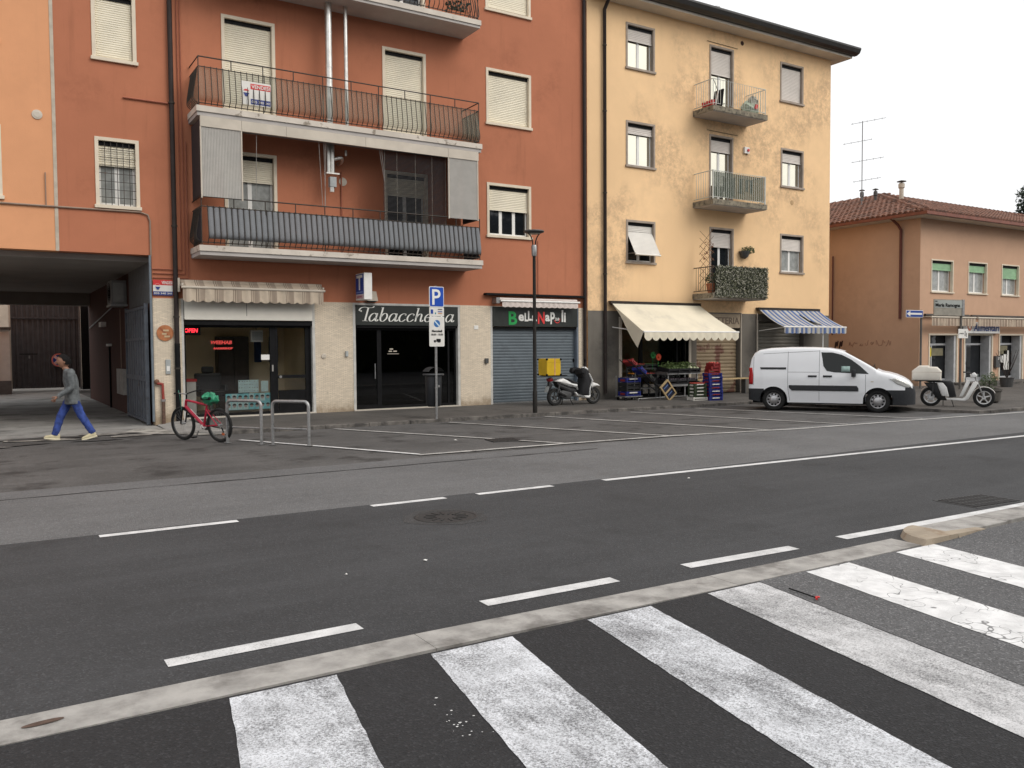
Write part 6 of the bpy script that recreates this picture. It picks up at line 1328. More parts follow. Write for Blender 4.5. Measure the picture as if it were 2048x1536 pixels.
for x in (-.23,.23):
    for y in (-.23,.23):
        for z in (.02,.45): MB().obox((x,y,z), (.05,.05,.05), (0,0,0), .01).build('corner_guard', M_black, bx)
MB().box(-.232,.232,-.232,-.2315,.36,.365).build('lid_seam', mk('box_seam', (.35,.2,.01), .6), bx); MB().box(.02,.045,-.236,-.231,.0,.47).build('strap', mk('strap_pink', (.6,.3,.2), .7), bx)

# ------------------------------------------------------------------ white electric scooter with the white box
hd2 = math.atan2(-.86,.51)
sc2 = thing('scooter', 'white three-piece scooter with large white top box on the footway corner', 'scooter', (22.02,13.62,.12), hd2)
sc2['label'] = 'white step-through scooter with bulky white box near the kerb corner'
q2 = lambda pts: P2(pts, 1115, 1249, 371, 371)
for xx in (0, 1.27): wheel(sc2, (xx,0,.255), .26, .085, .178, 5, rimm=mk('rim_bright', (.62,.62,.62), .3, .06, 10, metal=.5, co='O'))
for a, b in ((0,.255),(1.27,.26)): pass
MB().plate(q2([(1165,1005),(1225,1010),(1262,1060),(1282,1150),(1215,1145),(1190,1080)]), .26, .03).build('side_panel', M_sw, sc2, True)
MB().plate(q2([(1010,985),(1290,990),(1320,1010),(1345,1150),(1280,1160),(1255,1050),(1220,1008),(1100,1010)]), .24, .03).build('seat', M_seat, sc2, True)
MB().plate(q2([(1050,1010),(1180,1015),(1215,1090),(1260,1190),(1180,1185),(1110,1090)]), .16, .03).build('frame_body', M_sblk, sc2, True)
MB().plate(q2([(1255,1165),(1400,1168),(1425,1150),(1490,1005),(1515,995),(1535,1010),(1450,1170),(1420,1190),(1260,1182)]), .04, .012, -.12).build('leg_frame', M_sw, sc2, True); MB().plate(q2([(1255,1165),(1400,1168),(1425,1150),(1490,1005),(1515,995),(1535,1010),(1450,1170),(1420,1190),(1260,1182)]), .04, .012, .12).build('leg_frame', M_sw, sc2, True)
MB().plate(q2([(1370,1150),(1400,1150),(1462,1010),(1455,985),(1435,980)]), .10, .02).build('front_shield', M_sw, sc2, True); MB().box(.40,.85,-.11,.11,.19,.21).build('footboard', M_sblk, sc2)
MB().plate(q2([(1462,925),(1500,905),(1525,930),(1520,955),(1470,965)]), .16, .03).build('headlamp_housing', M_sw, sc2, True); MB().lathe([(.01,.012),(.06,.010),(.07,0)], (1.115,0,.82), 'x', 16).build('headlamp', mk('lamp_glass', (.35,.42,.40), .1, metal=.3), sc2)
MB().tube([(1.27,-.055,.255),(1.13,-.05,.62),(1.05,0,.80)], .018, 8).build('fork', M_steel, sc2, True); MB().tube([(1.27,.055,.255),(1.13,.05,.62),(1.05,0,.80)], .018, 8).build('fork', M_steel, sc2, True)
mb = MB(); n = 10; vs = []
for k in range(n+1): a = rad(25+120*k/n); vs += [(1.27+.285*math.cos(a), -.05, .255+.285*math.sin(a)), (1.27+.295*math.cos(a), 0, .255+.295*math.sin(a)), (1.27+.285*math.cos(a), .05, .255+.285*math.sin(a))]
f_ = [(3*k+j,3*k+3+j,3*k+4+j,3*k+1+j) for k in range(n) for j in range(2)]; mb.add(vs, f_); mb.build('front_fender', M_sw, sc2, True)
mb = MB(); mb.add([(x-1.27, y, z) for x, y, z in vs], f_); mb.build('rear_fender', M_sw, sc2, True)
for s in (-1, 1):
    MB().tube(spline([(1.0,0,.86),(.92,s*.15,.92),(.78,s*.30,.93)], 4), .013, 8).build('handlebar', M_sblk, sc2, True); MB().tube([(.86,s*.22,.93),(.84,s*.26,1.12)], .006, 5).build('mirror_stem', M_black, sc2)
    MB().lathe([(.01,-.01),(.05,-.006),(.055,0),(.01,.01)], (.84,s*.27,1.16), 'x', 14).build('mirror', M_black, sc2, True)
MB().tube([(0,.08,.255),(.35,.06,.25)], .03, 8).build('swing_arm', M_sblk, sc2); MB().tube([(.02,-.08,.27),(.08,-.08,.66)], .022, 8).build('shock', M_grey, sc2); MB().tube([(.5,-.08,.2),(.56,-.14,.0)], .011, 6).build('stand', M_black, sc2); MB().tube([(.3,.06,.25),(.3,.14,.0)], .011, 6).build('stand', M_black, sc2)
MB().box(-.40,.30,-.13,.13,.675,.70).build('rack', M_sblk, sc2); MB().lathe([(.09,-.03),(.09,.03)], (0,.0,.255), 'y', 16).build('hub_motor', M_rim, sc2)
bx2 = thing('delivery_box', 'bulky white moulded delivery box on the scooter by the kerb corner', 'box', (22.02,13.62,.822), hd2)
MB().plate([(-.47,.0),(.25,.0),(.255,.25),(.15,.36),(-.05,.37),(-.06,.40),(-.30,.40),(-.47,.26)], .52, .04).build('shell', mk('box_cream', (.68,.64,.57), .55, .05, 4, co='O'), bx2, True); MB().box(-.475,.26,-.262,.262,.22,.232).build('lid_seam', M_cream, bx2)

# ------------------------------------------------------------------ bicycle
pf, pr_ = Vector((3.33,17.42,0)), Vector((3.82,16.54,0)); hb = math.atan2(pf.y-pr_.y, pf.x-pr_.x)
bk = thing('bicycle', 'red mountain bike with a green bag over its saddle by the hoops', 'bicycle', (pr_.x, pr_.y, 0), hb); bk.rotation_euler = (rad(-4), 0, hb)
M_fr = mk('bike_red', (.42,.02,.05), .35, .1, 10, co='O'); M_frw = mk('bike_white', (.7,.68,.66), .4, .1, 20, co='O'); WB = 1.0; wr = .325
def bwheel(cx):
    w = MB().tube([(cx+wr*.93*math.cos(a),0,wr+wr*.93*math.sin(a)) for a in [k*math.tau/36 for k in range(36)]], .029, 8, closed=True).build('wheel', M_rubber, bk, True)
    MB().tube([(cx+wr*.83*math.cos(a),0,wr+wr*.83*math.sin(a)) for a in [k*math.tau/36 for k in range(36)]], .012, 6, closed=True).build('rim', M_lamp, w, True)
    mb = MB()
    for k in range(24): a = k*math.tau/24; mb.tube([(cx,.02*(1 if k % 2 else -1),wr),(cx+wr*.83*math.cos(a+.2),0,wr+wr*.83*math.sin(a+.2))], .0014, 3)
    mb.build('spokes', M_steel, w); MB().lathe([(.025,-.05),(.025,.05)], (cx,0,wr), 'y', 10).build('hub', M_steel, w)
bwheel(0); bwheel(WB)
bb = (.42,0,.29); stt = (.30,0,.70); hdt = (.86,0,.78); hdb = (.89,0,.66)
for nm, a, b, r, m in (('down_tube',bb,hdb,.030,M_fr),('top_tube',stt,hdt,.022,M_fr),('seat_tube',bb,stt,.02,M_fr),('head_tube',hdb,hdt,.026,M_fr)): MB().tube([a,b], r, 10).build(nm, m, bk, True)
MB().tube([(.50,-.032,.36),(.80,-.032,.60)], .012, 6).build('frame_decal', M_frw, bk)
MB().tube([(.42,.0,.29),(.47,-.01,.27)], .05, 8).build('bottom_bracket', M_frw, bk)
for s in (-1, 1):
    MB().tube([bb,(.0,s*.06,wr)], .011, 8).build('chain_stay', M_fr, bk); MB().tube([(.32,s*.02,.62),(.0,s*.06,wr)], .010, 8).build('seat_stay', M_fr, bk); MB().tube([(.90,s*.03,.64),(.92,s*.055,.60),(WB,s*.055,wr)], .015, 8).build('fork_leg', M_black, bk)
    MB().tube(spline([(.84,0,.90),(.83,s*.15,.93),(.80,s*.31,.95)], 4), .012, 8).build('handlebar', M_steel if s > 0 else M_black, bk, True); MB().tube([(.81,s*.22,.945),(.79,s*.32,.952)], .017, 8).build('grip', M_black, bk)
    MB().obox((.42+.1*s, s*.09, .29-.14*s), (.16,.014,.022), (0, rad(55), 0)).build('crank', M_steel, bk); MB().obox((.42+.15*s, s*.13, .29-.20*s), (.09,.08,.02)).build('pedal', M_black, bk)
MB().tube([(.86,0,.78),(.84,0,.90)], .016, 8).build('stem', M_black, bk); MB().tube([stt,(.28,0,.80)], .014, 8).build('seat_post', M_steel, bk); MB().obox((.27,0,.83), (.26,.14,.06), (0,0,0), .025).build('saddle', M_black, bk, True)
MB().lathe([(.09,-.004),(.09,.004)], (.42,-.05,.29), 'y', 20).build('chain_ring', M_lamp, bk); MB().tube([(0,-.05,wr-.05),(-.02,-.06,wr-.16)], .015, 6).build('derailleur', M_black, bk); MB().obox((-.0,-.07,wr-.18), (.05,.02,.05)).build('reflector', mk('reflector_orange', (.6,.12,.02), .4), bk)
MB().tube(spline([(.82,.2,.94),(.93,.1,.98),(.98,.04,.8),(.95,.05,.55)], 4), .005, 4).build('brake_cable', mk('cable_green', (.05,.22,.16), .5), bk)
bag = MB(); bag.ball((0,0,0), .16, 14, (1.15,.85,.62)); q = random.Random(12); bag.v = [(x+q.uniform(-.035,.035), y+q.uniform(-.03,.03), z+q.uniform(-.04,.04)-(.08*abs(x)+.12*abs(y) if z < 0 else 0)) for x, y, z in bag.v]
t = bag.build('plastic_bag', mk('bag_green', (.03,.26,.14), .4, .2, 12, spec=.5, co='O'), None, True); t.location = (pr_.x+.25*math.cos(hb), pr_.y+.25*math.sin(hb), .82); t.rotation_euler = (0,0,hb); tag(t, 'crumpled green plastic bag over the bicycle saddle', 'bag')
# ------------------------------------------------------------------ the pedestrian
def skin(name, verts, edges, mat, parent, sub=2, root=0):
    me = bpy.data.meshes.new(name); me.from_pydata([v[:3] for v in verts], edges, []); o = bpy.data.objects.new(name, me); COL.objects.link(o); o.parent = parent; me.materials.append(mat)
    m = o.modifiers.new('skin', 'SKIN'); m.use_smooth_shade = True
    for i, v in enumerate(verts):
        r = v[3]; me.skin_vertices[0].data[i].radius = r if isinstance(r, tuple) else (r, r); me.skin_vertices[0].data[i].use_root = (i == root)
    s = o.modifiers.new('sub', 'SUBSURF'); s.levels = sub; s.render_levels = sub
    dg = bpy.context.evaluated_depsgraph_get(); m2 = bpy.data.meshes.new_from_object(o.evaluated_get(dg)); o.modifiers.clear(); o.data = m2; bpy.data.meshes.remove(me)
    for p in m2.polygons: p.use_smooth = True
    return o
# local frame: x = walking direction, y = his left, z up (he walks towards -x in the world)
pe = thing('person', 'person in grey shirt, blue jeans and pale shoes walking past the passage', 'person', (1.46,18.80,0), math.pi)
M_skin = mk('skin', (.30,.155,.10), .6, .08, 10, co='O'); M_shirt = mk('shirt_grey', (.115,.125,.13), .85, .28, 14, .9, 16, co='O'); M_jean = mk('jeans_blue', (.035,.065,.25), .85, .4, 10, .9, 14, co='O'); M_shoe = mk('shoe_cream', (.56,.50,.33), .7, .1, 15, co='O')
HL, HR = (-.05,.085,.86), (-.05,-.085,.86)
KL, KR = (-.20,.085,.47), (.15,-.09,.46); AL, AR = (-.385,.08,.135), (.255,-.09,.115)
SL, SR = (-.03,.17,1.315), (-.01,-.17,1.315); EL, ER = (-.03,.235,1.03), (-.13,-.23,1.05); WL, WR = (.215,.21,.865), (-.10,-.22,.82)
V = [(-.05,0,.90,.05), (-.045,0,1.10,.07), (-.02,0,1.26,.085), (.01,0,1.345,(.07,.07)), (.055,0,1.40,.055), (.085,0,1.47,.06),
     (*HL,.035), (*KL,.040), (*AL,.036), (*HR,.035), (*KR,.040), (*AR,.036), (*SL,.060), (*EL,.045), (*WL,.030), (*SR,.060), (*ER,.045), (*WR,.030)]
Eg = [(0,1),(1,2),(2,3),(3,4),(4,5),(0,6),(6,7),(7,8),(0,9),(9,10),(10,11),(2,12),(12,13),(13,14),(2,15),(15,16),(16,17)]
body = skin('body', V, Eg, M_skin, pe)
# head shaped from rings: profile forward is +x
hm = MB(); hc = Vector((.095,0,1.525)); rows = 14; cols = 20; vs = []
for i in range(rows+1):
    th = math.pi*i/rows; zz = math.cos(th)*.118; rr0 = math.sin(th)
    for k in range(cols):
        a = math.tau*k/cols; cx, sy_ = math.cos(a), math.sin(a); rx = .098 if cx > 0 else .102; ry = .076
        jaw = 1-.28*max(0, -zz/.118)**1.5*(1 if cx < 0 else .55)
        x = rr0*rx*cx*jaw; y = rr0*ry*sy_*(1-.22*max(0, -zz/.118)**1.2)
        if cx > .85 and -.045 < zz < .02: x += .022*(1-abs(zz+.015)/.035)*((cx-.85)/.15)             # nose
        if cx > .7 and .01 < zz < .04: x -= .006                                                     # eye hollows
        if cx > .85 and -.085 < zz < -.055: x += .006                                                # lips
        if cx > .6 and zz < -.09: x += .012                                                          # chin
        vs.append((hc.x+x+zz*.12, hc.y+y, hc.z+zz))
hm.add(vs, [(i*cols+k,(i+1)*cols+k,(i+1)*cols+(k+1)%cols,i*cols+(k+1)%cols) for i in range(rows) for k in range(cols)])
for s in (-1, 1): hm.ball((hc.x-.012, s*.078, hc.z-.005), .03, 8, (.6,.3,1.0))
Hs = Matrix.Translation((hc.x-.01,0,hc.z-.09)) @ Matrix.Scale(1.13, 4) @ Matrix.Translation((-hc.x,0,-hc.z+.09)); hm.move(Hs); hd_ = hm.build('head', M_skin, body, True)
for s in (-1, 1): MB().ball((hc.x+.078, s*.033, hc.z+.022), .011, 8, (.6,1,.7)).move(Hs).build('eye', M_black, body)
hr_ = MB(); vs = []; q = random.Random(4)
for i in range(rows+1):
    th = math.pi*.66*i/rows; zz = math.cos(th); rr0 = math.sin(th)
    for k in range(cols):
        a = math.tau*k/cols; cx = math.cos(a); zz2 = zz
        if cx > .15: zz2 = max(zz, .42+.3*(cx-.15))
        r0 = math.sqrt(max(0, 1-zz2*zz2)) if zz2 != zz else rr0
        j = q.uniform(.97,1.05); vs.append((hc.x+r0*.114*cx*j-.010+zz2*.014, r0*.088*math.sin(a)*j, hc.z+.012+zz2*.122*j))
hr_.add(vs, [(i*cols+k,(i+1)*cols+k,(i+1)*cols+(k+1)%cols,i*cols+(k+1)%cols) for i in range(rows) for k in range(cols)]); hr_.move(Hs).build('hair', mk('hair_black', (.010,.009,.009), .8, .2, 60, .4, 90, spec=.15, co='O'), pe, True)
def lp_(a, b, t): return tuple(a[i]+(b[i]-a[i])*t for i in range(3))
def hand(w, fdir, palm_n):
    w = Vector(w); f = Vector(fdir).normalized(); n = Vector(palm_n).normalized(); s = f.cross(n).normalized(); hv = [(*w,.024), (*(w+f*.045),(.034,.018)), (*(w+f*.085),(.036,.016))]; he = [(0,1),(1,2)]
    for k, (o, L) in enumerate(((-.028,.055),(-.010,.066),(.010,.062),(.027,.048))):
        b = w+f*.088+s*o; i = len(hv); hv += [(*b,.0095), (*(b+f*L*.5+n*.010),.0088), (*(b+f*L*.75+n*L*.45),.0078)]; he += [(2,i),(i,i+1),(i+1,i+2)]
    b = w+f*.03-s*.032; i = len(hv); hv += [(*b,.011), (*(b+f*.03-s*.02+n*.01),.010), (*(b+f*.06-s*.022+n*.022),.0085)]; he += [(1,i),(i,i+1),(i+1,i+2)]
    return hv, he
for w, e in ((WL,EL),(WR,ER)):
    d = Vector(w)-Vector(e); hv, he = hand(w, d+Vector((0,0,-.12)), (.2,-1 if w == WL else 1,.1)); skin('hand', hv, he, M_skin, body, 2)
# clothes follow the same bones with a little more girth
def rings(mb, R_, n=22, seed=1, wr=.0035):
    q = random.Random(seed); vs = []
    for cx, cy, z, a, b in R_:
        for k in range(n): t = math.tau*k/n; j = 1+q.uniform(-wr, wr)*10; vs.append((cx+a*math.cos(t)*j, cy+b*math.sin(t)*j, z))
    m = len(R_); mb.add(vs, [(i*n+k, i*n+(k+1) % n, (i+1)*n+(k+1) % n, (i+1)*n+k) for i in range(m-1) for k in range(n)]); return mb
mb = MB(); rings(mb, [(-.064,0,.695,.128,.168),(-.062,0,.71,.146,.186),(-.058,0,.85,.138,.178),(-.052,0,.95,.128,.166),(-.048,0,1.05,.132,.172),(-.036,0,1.16,.135,.184),(-.022,0,1.26,.124,.192),(-.006,0,1.325,.100,.165),(.012,0,1.36,.076,.105),(.03,0,1.385,.062,.068),(.036,0,1.40,.060,.064)], seed=3)
for s0, e0, w0 in ((SL,EL,WL),(SR,ER,WR)):
    pts = [lp_(s0,(0,0,1.30),.35), s0, lp_(s0,e0,.5), e0, lp_(e0,w0,.5), lp_(e0,w0,.95)]; mb.tube(spline(pts, 3), [.080,.080,.079,.078,.076,.073,.068,.066,.064,.063,.060,.057,.054,.051,.048,.046], 12)
so_ = mb.build('shirt', M_shirt, pe, True, weld=False)
mb = MB(); rings(mb, [(-.052,0,.93,.118,.155),(-.052,0,.86,.125,.162),(-.052,0,.80,.128,.165),(-.052,0,.76,.115,.15)], seed=5)
for h0, k0, a0 in ((HL,KL,AL),(HR,KR,AR)):
    pts = [(h0[0],h0[1]*.85,.83), lp_(h0,k0,.3), lp_(h0,k0,.65), k0, lp_(k0,a0,.4), lp_(k0,a0,.8), lp_(k0,a0,1.06)]; n_ = 19
    P_ = spline(pts, 3); rr1 = [.090-.026*min(1, i/(len(P_)-1)*1.15)+.004*math.sin(i*2.3) for i in range(len(P_))]; mb.tube(P_, rr1, 14)
mb.build('trousers', M_jean, pe, True, weld=False)
for (ax, ay, az), pitch_ in ((AL, 14), (AR, -8)):
    sh_ = MB().plate([(-.085,.0),(-.09,.05),(-.075,.105),(-.02,.11),(.03,.085),(.10,.062),(.165,.045),(.185,.02),(.17,.0)], .092, .022); sole = MB().plate([(-.095,-.022),(-.095,.01),(.19,.01),(.19,-.01),(.165,-.022)], .10, .008)
    Mf = Matrix.Translation((ax+.01, ay, .024 if pitch_ < 0 else .034)) @ Matrix.Rotation(rad(pitch_), 4, 'Y') @ Matrix.Translation((0,0,0)); s_ = sh_.move(Mf).build('shoe', M_shoe, pe, True); sole.move(Mf).build('sole', mk('sole_pale', (.62,.57,.42), .7, co='O'), s_)

# ------------------------------------------------------------------ the greengrocer's display
M_crb = mk('crate_blue', (.012,.022,.17), .5, .15, 20, co='O'); M_crk = mk('crate_black', (.016,.016,.018), .5, .15, 20, co='O'); M_crr = mk('crate_red', (.22,.02,.02), .5, .2, 20, co='O'); M_wood = mk('crate_wood', (.46,.34,.18), .8, .15, 12, co='O'); M_card = mk('carton_orange', (.50,.24,.03), .7, .2, 15, co='O'); M_crw = mk('crate_white', (.60,.58,.54), .6, .1, 15, co='O')
def crate(label, loc, size, mat, rz=0, rot=None, fill=None, group=None, band=None, seed=1):
    w, d, h = size; t = thing('crate', label, 'crate', loc, rz, group)
    if rot: t.rotation_euler = rot
    MB().box(-w/2, w/2, -d/2, d/2, 0, .012).build('base', mat, t); 
    for s in (-1, 1):
        MB().box(-w/2, w/2, s*d/2-.006, s*d/2+.006, .012, h*.30).build('side_board', mat, t); MB().box(-w/2, w/2, s*d/2-.006, s*d/2+.006, h*.58, h).build('side_board', mat, t)
        MB().box(s*w/2-.006, s*w/2+.006, -d/2+.006, d/2-.006, .012, h).build('end_board', mat, t)
        for u in (-1, 1): MB().box(s*w/2-.02, s*w/2+.02, u*d/2-.02, u*d/2+.02, .0, h+.008).build('corner_post', mat, t)
    if band:
        MB().box(-w*.30, w*.30, -d/2-.009, -d/2-.006, h*.62, h*.92).build('printed_band', band, t); MB().box(-w/2-.009, -w/2-.006, -d*.3, d*.3, h*.2, h*.7).build('printed_band', M_crr if mat is M_crb else band, t)
    if fill:
        m, r = fill; q = random.Random(seed); mb = MB(); nx, ny = max(1, int(w/(2.1*r))), max(1, int(d/(2.1*r)))
        for i in range(nx):
            for j in range(ny): mb.ball((-w/2+w*(i+.5)/nx+q.uniform(-.2,.2)*r, -d/2+d*(j+.5)/ny+q.uniform(-.2,.2)*r, h-.3*r+q.uniform(0,.5)*r), r*q.uniform(.85,1.1), 8)
        mb.build('produce', m, t, True)['kind'] = 'stuff'
    return t
F_app = mk('apple_red', (.40,.045,.03), .4, .3, 12, co='O'); F_or = mk('orange_fruit', (.62,.22,.015), .5, .12, 20, co='O'); F_gr = mk('greens', (.07,.11,.03), .6, .35, 15, co='O'); F_pale = mk('fennel_pale', (.55,.58,.38), .6, .15, 15, co='O'); F_dk = mk('aubergine', (.03,.018,.03), .35, .2, 20, co='O')
# display stand
ds = thing('display_stand', 'grey metal two-tier vegetable stand outside the greengrocer', 'stand', (18.95,20.35,.12))
for x in (-.62,.62):
    for y in (-.28,.28): MB().box(x-.02, x+.02, y-.02, y+.02, 0, .86).build('leg', M_steel, ds)
MB().box(-.70,.70,-.34,.34,.76,.84).build('upper_shelf', M_steel, ds); MB().box(-.66,.66,-.32,.32,.38,.44).build('lower_shelf', M_steel, ds); MB().box(-.66,.66,-.03,.0,.03,.06).build('foot_bar', M_steel, ds)
for k, (lab, fl, sd_) in enumerate((('black crate of leafy greens at the left of the metal stand top', (F_gr,.045), 3), ('black crate of dark greens in the middle of the metal stand top', (F_gr,.04), 4), ('black crate of pale fennel at the right of the metal stand top', (F_pale,.05), 5))):
    crate(lab, (18.95-.45+.45*k,20.27,.965), (.42,.56,.14), M_crk, rot=(rad(8),0,0), fill=fl, seed=sd_)
for k, lab in enumerate(('black crate on the lower shelf of the metal stand, left', 'black crate on the lower shelf of the metal stand, middle', 'black crate on the lower shelf of the metal stand, right')): crate(lab, (18.95-.42+.42*k,20.32,.565), (.40,.5,.15), M_crk, fill=(F_dk,.045), seed=7+k)
lf = MB(); q = random.Random(33)
for k in range(420):
    p = Vector((18.32+q.random()*1.2, 20.05+q.random()*.5, 1.10+abs(q.gauss(0,.07)))); s = q.uniform(.03,.07); u = Vector((q.gauss(0,1),q.gauss(0,1),q.gauss(0,.8))).normalized(); w_ = u.orthogonal().normalized(); lf.add([p-u*s,p+w_*s*.5,p+u*s,p-w_*s*.5], [(0,1,2,3)])
o = lf.build('vegetable_leaves', F_gr, None, weld=False); tag(o, 'loose green vegetable leaves heaped on the metal stand', 'vegetables', kind='stuff')
rk = thing('tiered_rack', 'dark tiered rack of produce in the greengrocer doorway', 'stand', (17.85,20.75,.12))
for x in (-.45,.45):
    for y in (-.2,.2): MB().box(x-.015, x+.015, y-.015, y+.015, 0, .95+.1*(y > 0)).build('leg', M_lamp, rk)
for z in (.3,.62,.92): MB().box(-.47,.47,-.22,.22,z,z+.03).build('shelf', M_lamp, rk)
for k, (fl, lab, dx, z) in enumerate(((F_app,'crate of red apples in the greengrocer doorway, upper left',-.23,.955),(F_gr,'crate of greens in the greengrocer doorway, upper right',.23,.955),(F_or,'crate of oranges in the greengrocer doorway, lower left',-.23,.655),(F_app,'crate of red fruit in the greengrocer doorway, lower right',.23,.655))): crate(lab, (17.85+dx,20.75,.12+z), (.42,.38,.12), M_crk, fill=(fl,.038), seed=20+k)
for lab, x, z, m in (('bright orange-red paper flower above the vegetables', 18.28, 1.42, mk('flower_red', (.80,.10,.04), .6, .15, 30)), ('green paper ball beside the orange-red flower', 18.05, 1.48, mk('paper_green', (.03,.20,.05), .7))):
    t = thing('paper_flower', lab, 'decoration', (x,20.45,z), world=True)
    for k in range(9): a = k*math.tau/9; MB().obox((x+.06*math.cos(a),20.45,z+.06*math.sin(a)), (.09,.02,.06), (0,-a,0), .008).build('petal', m, t)
    MB().ball((x,20.43,z), .05, 8).build('centre', m, t); MB().tube([(x,20.46,z-.05),(x+.02,20.5,1.0)], .006, 5).build('stalk', M_greenp, t)
# crate stacks
for k in range(8): crate(('blue crate with white and red print in the tall stack by the rusty shutter' if 0 < k < 7 else 'lowest blue crate of the tall stack by the rusty shutter' if k == 0 else 'topmost blue crate of the tall stack by the rusty shutter'), (19.18+RND.uniform(-.012,.012),18.98+RND.uniform(-.012,.012),.12+k*.105), (.42,.36,.10), M_crb, rz=rad(-14+RND.uniform(-4,4)), band=(M_crr if k % 2 else M_crw), group='blue crates in the tall stack' if 0 < k < 7 else None, fill=(F_app,.035) if k == 7 else None)
for k in range(3): crate(('red crate leaning on top of the tall blue stack, lowest','red crate leaning on top of the tall blue stack, middle','red crate crowning the tall blue stack')[k], (19.16+.02*k,18.98,.965+k*.10), (.34-.05*k,.3,.10), M_crr, rz=rad(-20+9*k), fill=(F_app,.04) if k == 2 else None)
for k in range(5): crate(('white crate at the bottom of the short stack' if k == 0 else 'topmost carton of the short stack, full of red fruit' if k == 4 else 'dark green and orange carton in the short stack'), (18.72,19.18,.12+k*.105+(.0 if k else 0)), (.46 if k == 0 else .38,.36,.10), M_crw if k == 0 else mk('carton_green', (.03,.045,.022), .7, .3, 12, co='O'), rz=rad(-14+RND.uniform(-3,3)), band=M_crw if k else None, group='cartons in the short stack' if 0 < k < 4 else None, fill=(F_app,.032) if k == 4 else None)
for k in range(3): o = MB().box(-.02,.02,-.17,.17,.01,.095).build('carton_end', M_card); o.location = (18.72+.20,19.13,.225+k*.105); o.rotation_euler = (0,0,rad(-14)); tag(o, 'orange printed end board in the short carton stack', 'board', 'orange end boards in the short stack')
tp = thing('bench_plank', 'narrow pale wooden plank bench in front of the rusty shutter', 'bench', (21.2,20.7,.12)); MB().box(-1.1,1.35,-.12,.12,.50,.54).build('seat', M_wood, tp)
for x in (-1.0,1.2): MB().box(x-.02,x+.02,-.1,.1,0,.50).build('leg', M_lamp, tp)
# trolley rack with blue crates and the slanted display
tr2 = thing('crate_trolley', 'low wheeled metal trolley left of the greengrocer door', 'trolley', (16.98,20.35,.12))
MB().box(-.34,.34,-.24,.24,.10,.13).build('deck', M_steel, tr2)
for x in (-.28,.28):
    for y in (-.18,.18): MB().lathe([(.05,-.015),(.05,.015)], (x,y,.05), 'y', 12).build('castor', M_black, tr2)
for x in (-.33,.33): MB().tube([(x,.22,.12),(x,.22,.75)], .012, 6).build('upright', M_steel, tr2)
for k in range(4): crate(('blue crate on the trolley, bottom','dark crate on the trolley, second from the bottom','dark crate on the trolley, third from the bottom','blue crate on the trolley, topmost')[k], (16.98,20.33,.255+k*.14), (.52,.38,.13), (M_crb,M_crk,M_crk,M_crb)[k], band=M_crw if k in (0,3) else None, fill=(F_dk,.04) if k == 3 else None)
sl_ = thing('slanted_display', 'black slanted display ladder holding crates beside the greengrocer door', 'display', (17.35,20.05,.12), rad(8))
a_, b_ = Vector((-.85,.1,1.26)), Vector((.55,-.12,.28))
for y in (-.16,.16): MB().tube([a_+Vector((0,y,0)), b_+Vector((0,y,0))], .016, 6).build('rail', M_black, sl_)
MB().tube([(.5,-.2,.3),(.5,-.2,0)], .012, 6).build('prop', M_steel, sl_); MB().tube([(-.3,.1,.86),(-.3,.2,0)], .012, 6).build('prop', M_steel, sl_); MB().tube([(-.4,-.1,.06),(1.2,-.1,.06)], .016, 6).build('foot_rail', M_steel, sl_); MB().tube([(-.4,-.1,.0),(-.4,-.1,.06)], .016, 6).build('foot', M_steel, sl_); MB().tube([(1.2,-.1,.0),(1.2,-.1,.06)], .016, 6).build('foot', M_steel, sl_)
dirv = (b_-a_).normalized(); tilt = math.atan2(-dirv.z, math.hypot(dirv.x, dirv.y))
for k, (lab, t_, m, fl, s3) in enumerate((('red crate at the top of the slanted display', .16, M_crr, (F_app,.035), .20), ('blue crate on the slanted display, second from the top', .42, M_crb, (F_app,.035), .24), ('small crate of greens on the slanted display', .66, M_crk, (F_gr,.04), .24))):
    p = a_.lerp(b_, t_); c_ = Matrix.Rotation(rad(8), 4, 'Z') @ Vector((p.x, p.y, p.z+.02)); crate(lab, (17.35+c_.x, 20.05+c_.y, .12+c_.z), (s3,.34,.10), m, rot=(rad(-8), tilt, rad(8)), fill=fl, seed=50+k)
wc = thing('wooden_fruit_box', 'pale wooden box with two dark labels propped on end at the slanted display', 'crate', (17.95,19.70,.20)); wc.rotation_euler = (rad(10), rad(47), rad(6))
MB().box(-.30,.30,-.03,.03,-.19,-.15).build('edge_board', M_wood, wc); MB().box(-.30,.30,-.03,.03,.15,.19).build('edge_board', M_wood, wc)
for x in (-.30,-.02,.26): MB().box(x,x+.04,-.03,.03,-.15,.15).build('end_board', M_wood, wc)
MB().box(-.26,.26,.0,.01,-.15,.15).build('base', mk('label_dark', (.02,.025,.05), .5), wc)
for x in (-.22,.06): MB().box(x+.06,x+.08,-.004,.0,-.10,.10).build('label_print', mk('label_blue', (.15,.25,.5), .5), wc)
wc.location = (18.02,19.72,.42)

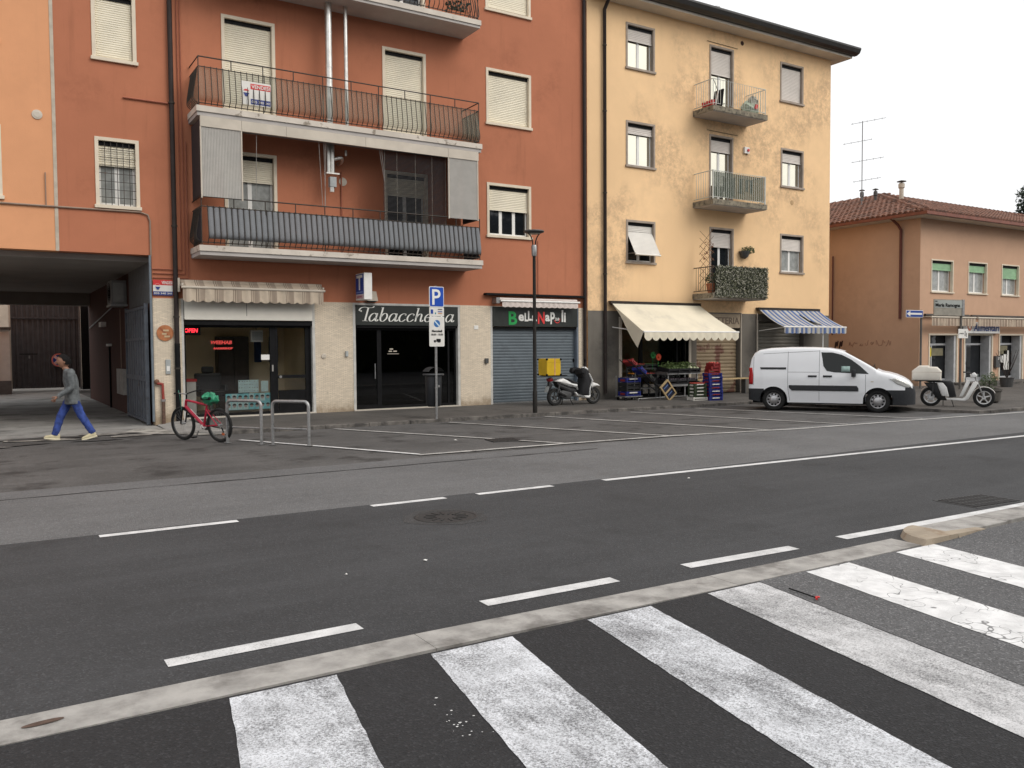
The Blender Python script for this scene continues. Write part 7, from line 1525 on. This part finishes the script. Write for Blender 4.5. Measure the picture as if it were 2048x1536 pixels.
# ------------------------------------------------------------------ trees
def tree(name, label, loc, h, crown, nleaf, lsize, leafm, trunkr, seed, conifer=False):
    t = thing(name, label, 'tree', loc); q = random.Random(seed); mb = MB(); mb.tube([(0,0,0),(.1,.05,h*.35),(0,.1,h*.7),(.05,0,h*.95)], [trunkr,trunkr*.8,trunkr*.45,trunkr*.12], 8)
    for k in range(9): a = k*2.4; z = h*(.35+.06*k); mb.tube([(0,0,z),(crown*.5*math.cos(a),crown*.5*math.sin(a),z+h*.10),(crown*.85*math.cos(a),crown*.85*math.sin(a),z+h*.14)], [trunkr*.35,trunkr*.2,trunkr*.05], 5)
    mb.build('trunk', MC['dark_wood'], t); lm = MB(); cl_ = []
    for k in range(46 if not conifer else 60):
        if conifer: zz = q.uniform(.15,1); rr_ = crown*(1.02-zz)*q.uniform(.3,1); a = q.uniform(0,math.tau); cl_.append((rr_*math.cos(a), rr_*math.sin(a), h*zz, crown*.28))
        else:
            a = q.uniform(0,math.tau); el = q.uniform(-.5,1.2); r_ = crown*q.uniform(.45,.9); cl_.append((r_*math.cos(a)*math.cos(el), r_*math.sin(a)*math.cos(el), h*.66+r_*math.sin(el)*.9, crown*q.uniform(.22,.38)))
    for c in cl_: leafball(lm, c[:3], c[3], nleaf//len(cl_), lsize, q)
    lm.build('crown', leafm, t, weld=False); return t
tree('conifer_tree', 'dark conifer top showing behind the tan house roof at the right edge', (72,36.5,0), 14.0, 3.2, 5000, .20, mk('conifer_needles', (.018,.028,.016), .8, .4, 8), .3, 3, True)
# unseen trees and hedge added so the shop windows mirror something dark
rowt = tree('reflection_tree', 'tall leafy tree added out of view behind the viewer for dark reflections', (-6,-19,0), 15.0, 5.0, 5200, .42, mk('reflection_leaves', (.045,.055,.025), .8, .4, 3), .28, 9)
rowt['group'] = 'unseen trees added along the near side of the road'
for k in range(1, 12): copy_tree(rowt, (-6+k*6.4+(.8 if k % 2 else -.6), -19+(1.2 if k % 3 else -1), 0), k*1.1)
hq = random.Random(41); hm_ = MB()
for k in range(7000):
    p = Vector((hq.uniform(-14,90), -15+hq.gauss(0,.5), hq.uniform(0,4.6))); s = hq.uniform(.12,.3); u = Vector((hq.gauss(0,1),hq.gauss(0,1),hq.gauss(0,1))).normalized(); w_ = u.orthogonal().normalized(); hm_.add([p-u*s,p+w_*s*.6,p+u*s,p-w_*s*.6], [(0,1,2,3)])
t = thing('hedge', 'tall dark hedge added out of view behind the viewer for dark reflections', 'hedge', (38,-15,0), world=True); hm_.build('foliage', MC['reflection_leaves'], t, weld=False); MB().box(-14,90,-15.5,-14.8,0,4.2).build('core', mk('hedge_core', (.02,.025,.014), .9), t)

# settle everything that stands on the sloping footway
for o in list(COL.objects):
    if o.parent or o.get('kind') == 'structure' or o.name.split('.')[0] not in ('crate','display_stand','tiered_rack','crate_trolley','slanted_display','wooden_fruit_box','bench_plank','carton_end','vegetable_leaves','scooter','delivery_box','planter','one_way_sign','street_name_sign'): continue
    x, y = (o.location.x, o.location.y) if o.name.split('.')[0] != 'vegetable_leaves' else (18.9, 20.3)
    o.location.z += footz(x, y)-.12
